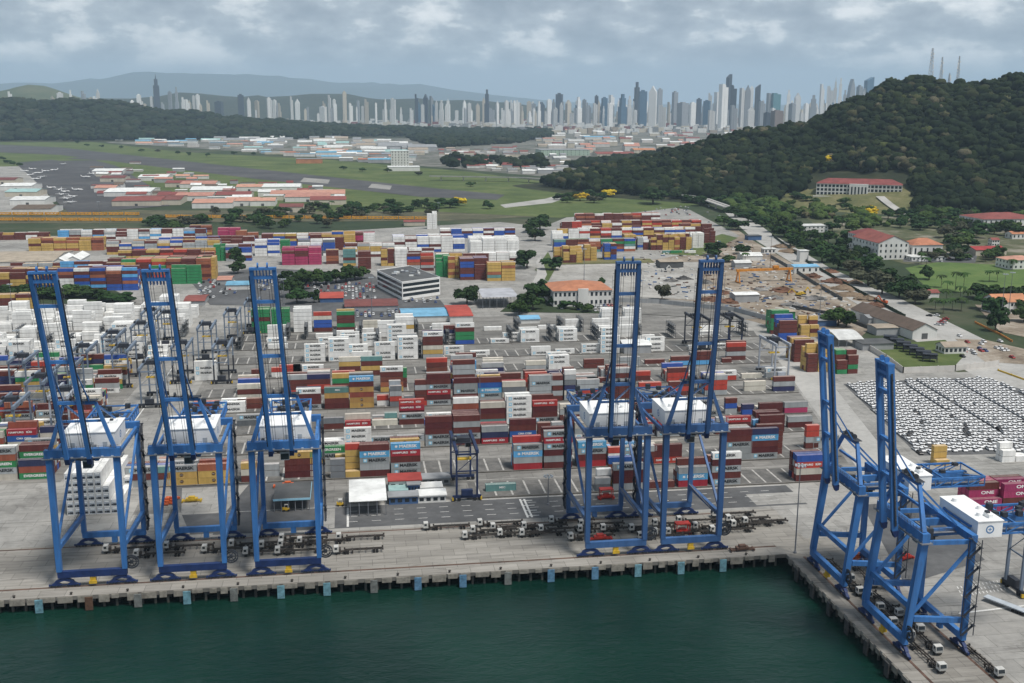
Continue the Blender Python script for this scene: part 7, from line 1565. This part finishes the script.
for t_ in [(12, 89.5, 5, 108, 'w'), (49, 89, 4, 110, 'w'), (54, 88, 4, 110, 'c'), (62, 92, 7, 110, 'w'), (74, 90, 4, 110, 'w'), (85, 91, 5, 110, 'g'), (93, 92, 6, 110, 'c'), (100, 87, 4, 110, 'w'), (106, 88, 5, 110, 'w'), (134, 92, 5, 113, 'w', 'slab'), (140, 92, 5, 113, 'w', 'slab'), (147, 92.5, 5, 113, 'c', 'slab'), (158.5, 74, 6.5, 117, 'd', 'spire'), (171, 91, 5, 116, 'g'), (179, 85, 5, 116, 'g', 'set'), (185, 89, 5, 116, 'w'), (191, 92, 5, 116, 'c'), (195, 90, 4, 116, 'w'), (200, 92, 5, 116, 'w'), (220, 101, 8, 119, 'd', 'slab'), (242, 94, 7, 119, 'd', 'slab'), (250, 100, 4, 116, 'w'), (258, 99, 4, 116, 'w'), (271, 99, 5, 117, 'w'), (280, 98, 6, 117, 'c'), (298, 99, 6, 118, 'w'), (323, 101, 9, 120, 'w', 'slab'), (331, 95, 5, 118, 'w'), (335, 94, 4, 118, 'w'), (345, 91, 6, 118, 'c'), (351, 95, 5, 118, 'w'), (358, 95, 5, 118, 'g'), (366, 97, 6, 119, 'c'), (385, 94, 4, 119, 'w'), (393, 96, 6, 119, 'w'), (401, 96, 5, 120, 'w'), (411, 100, 5, 120, 'w'), (417, 94, 4, 120, 'd'), (426, 94, 5, 120, 'd', 'crown'), (431, 96, 5, 120, 'g'), (436, 95, 5, 120, 'w'), (442, 100, 5, 121, 'w'), (448, 96, 5, 121, 'w', 'spire'), (456, 99, 6, 121, 'w'), (466, 97, 6, 121, 'g'), (472, 100, 5, 121, 'w'), (478, 98, 5, 121, 'c'), (487, 89.5, 6, 121, 'd', 'set'), (491, 100, 8, 122, 'g'), (497, 99, 5, 122, 'w'), (508, 101, 6, 122, 'w'),
           (519, 103, 5, 124, 'w'), (529, 101, 5, 124, 'c'), (541, 102, 6, 125, 'd'), (549, 99, 5, 124, 'w'), (559, 93, 7, 126, 'd', 'slab'), (568, 100, 5, 125, 'c'), (578, 97, 6, 126, 'w'), (584, 99, 4, 126, 'g'), (596, 95, 4, 126, 'd'), (604, 97, 6, 127, 'b', 'slab'), (611, 95, 5, 126, 'w'), (622, 94, 8, 127, 'b', 'set'), (629, 96, 5, 127, 'w'), (636, 82, 6, 126, 'd', 'set'), (642, 90, 8, 128, 'b', 'slab'), (652, 86, 8, 129, 'w', 'crown'), (659, 88, 5, 127, 'g'), (662, 105, 8, 131, 'w'), (674, 91, 5, 127, 'g'), (682, 102, 9, 130, 'g', 'slab'), (692, 102, 6, 129, 'w'), (698, 98, 5, 128, 'd'), (706, 100, 7, 128, 'b', 'slab'), (709, 93, 4, 126, 'w'), (711, 110, 7, 132, 'w'), (716, 92, 5, 128, 'w', 'fin'), (722, 84, 8, 130, 'w', 'fin'), (727, 74, 5, 127, 'd', 'wedge'), (732, 85, 7, 129, 'd', 'fin'), (733, 105, 7, 132, 'g'), (741, 88, 6, 129, 'w'), (746, 85, 6, 129, 'g', 'crown'), (750, 107, 7, 132, 'w'), (756, 84.5, 5, 128, 'd', 'wedge'), (750, 86, 4, 128, 'w'), (761, 101, 6, 129, 'g'), (768, 93, 5, 127, 'g'), (773, 93, 10, 127, 't', 'slab'), (776, 110, 12, 133, 'n', 'slab'), (766, 112, 6, 133, 'd', 'slab'), (787, 90, 5, 127, 'w', 'set'), (796, 93, 6, 127, 'w', 'crown'), (791, 103, 6, 128, 'g'), (805, 103, 5, 127, 'w'), (812, 95, 7, 127, 'g', 'set'), (820, 84, 4, 126, 'w', 'fin'), (828, 86, 7, 126, 'w', 'fin'), (833, 77, 3.5, 125, 'w', 'spire'), (838, 78, 4, 125, 'w', 'set'), (849, 79, 8, 125, 'g', 'sail'), (857, 85, 6, 125, 'g'), (862, 88, 5, 125, 'w'), (866, 77, 8, 124, 'b', 'wedge'), (843, 90, 4, 125, 'g')]:
    if t_[0] < 520 and t_[4] not in 'db': t_ = (t_[0]+rs.uniform(-1, 1), t_[1]+rs.choice((0, 2, 5, 8, 11)), t_[2]*rs.uniform(0.6, 1.0))+t_[3:]
    tower(*t_)
q = random.Random(17)
for k in range(210):
    px = q.uniform(300, 860) if q.random() < 0.45 else q.uniform(500, 860); base = q.uniform(121, 128) if px > 500 else q.uniform(117, 121); top = q.uniform(99, 113) if px > 500 else q.choice((q.uniform(97, 103), q.uniform(103, 112), q.uniform(105, 113)))
    tower(px, top, q.uniform(2.0, 4.6), base, q.choice('wwwwwcgwcgb'))
for k in range(30): tower(q.uniform(-10, 300), q.uniform(96, 104), q.uniform(3, 5), q.uniform(113, 117), q.choice('wwcg'))
rank(tw, '{d} skyline tower, {n} from left')
# ================================================================== HAZE
hzm = bpy.data.materials.new('haze'); hzm.use_nodes = True; t = hzm.node_tree; t.nodes.remove(t.nodes['Principled BSDF'])
vol = N(t, 'ShaderNodeVolumePrincipled'); vol.inputs['Color'].default_value = (0.60, 0.80, 1.0, 1); vol.inputs['Density'].default_value = HAZE; vol.inputs['Anisotropy'].default_value = 0.0
t.links.new(vol.outputs[0], t.nodes['Material Output'].inputs['Volume'])
mb_ = MB().box(-44000, 44000, -3000, 46000, -7, 1700); tag(mb_.build('haze', hzm), kind='stuff')
bpy.data.objects['haze']['label'] = 'thin blue haze in the air over the whole port'
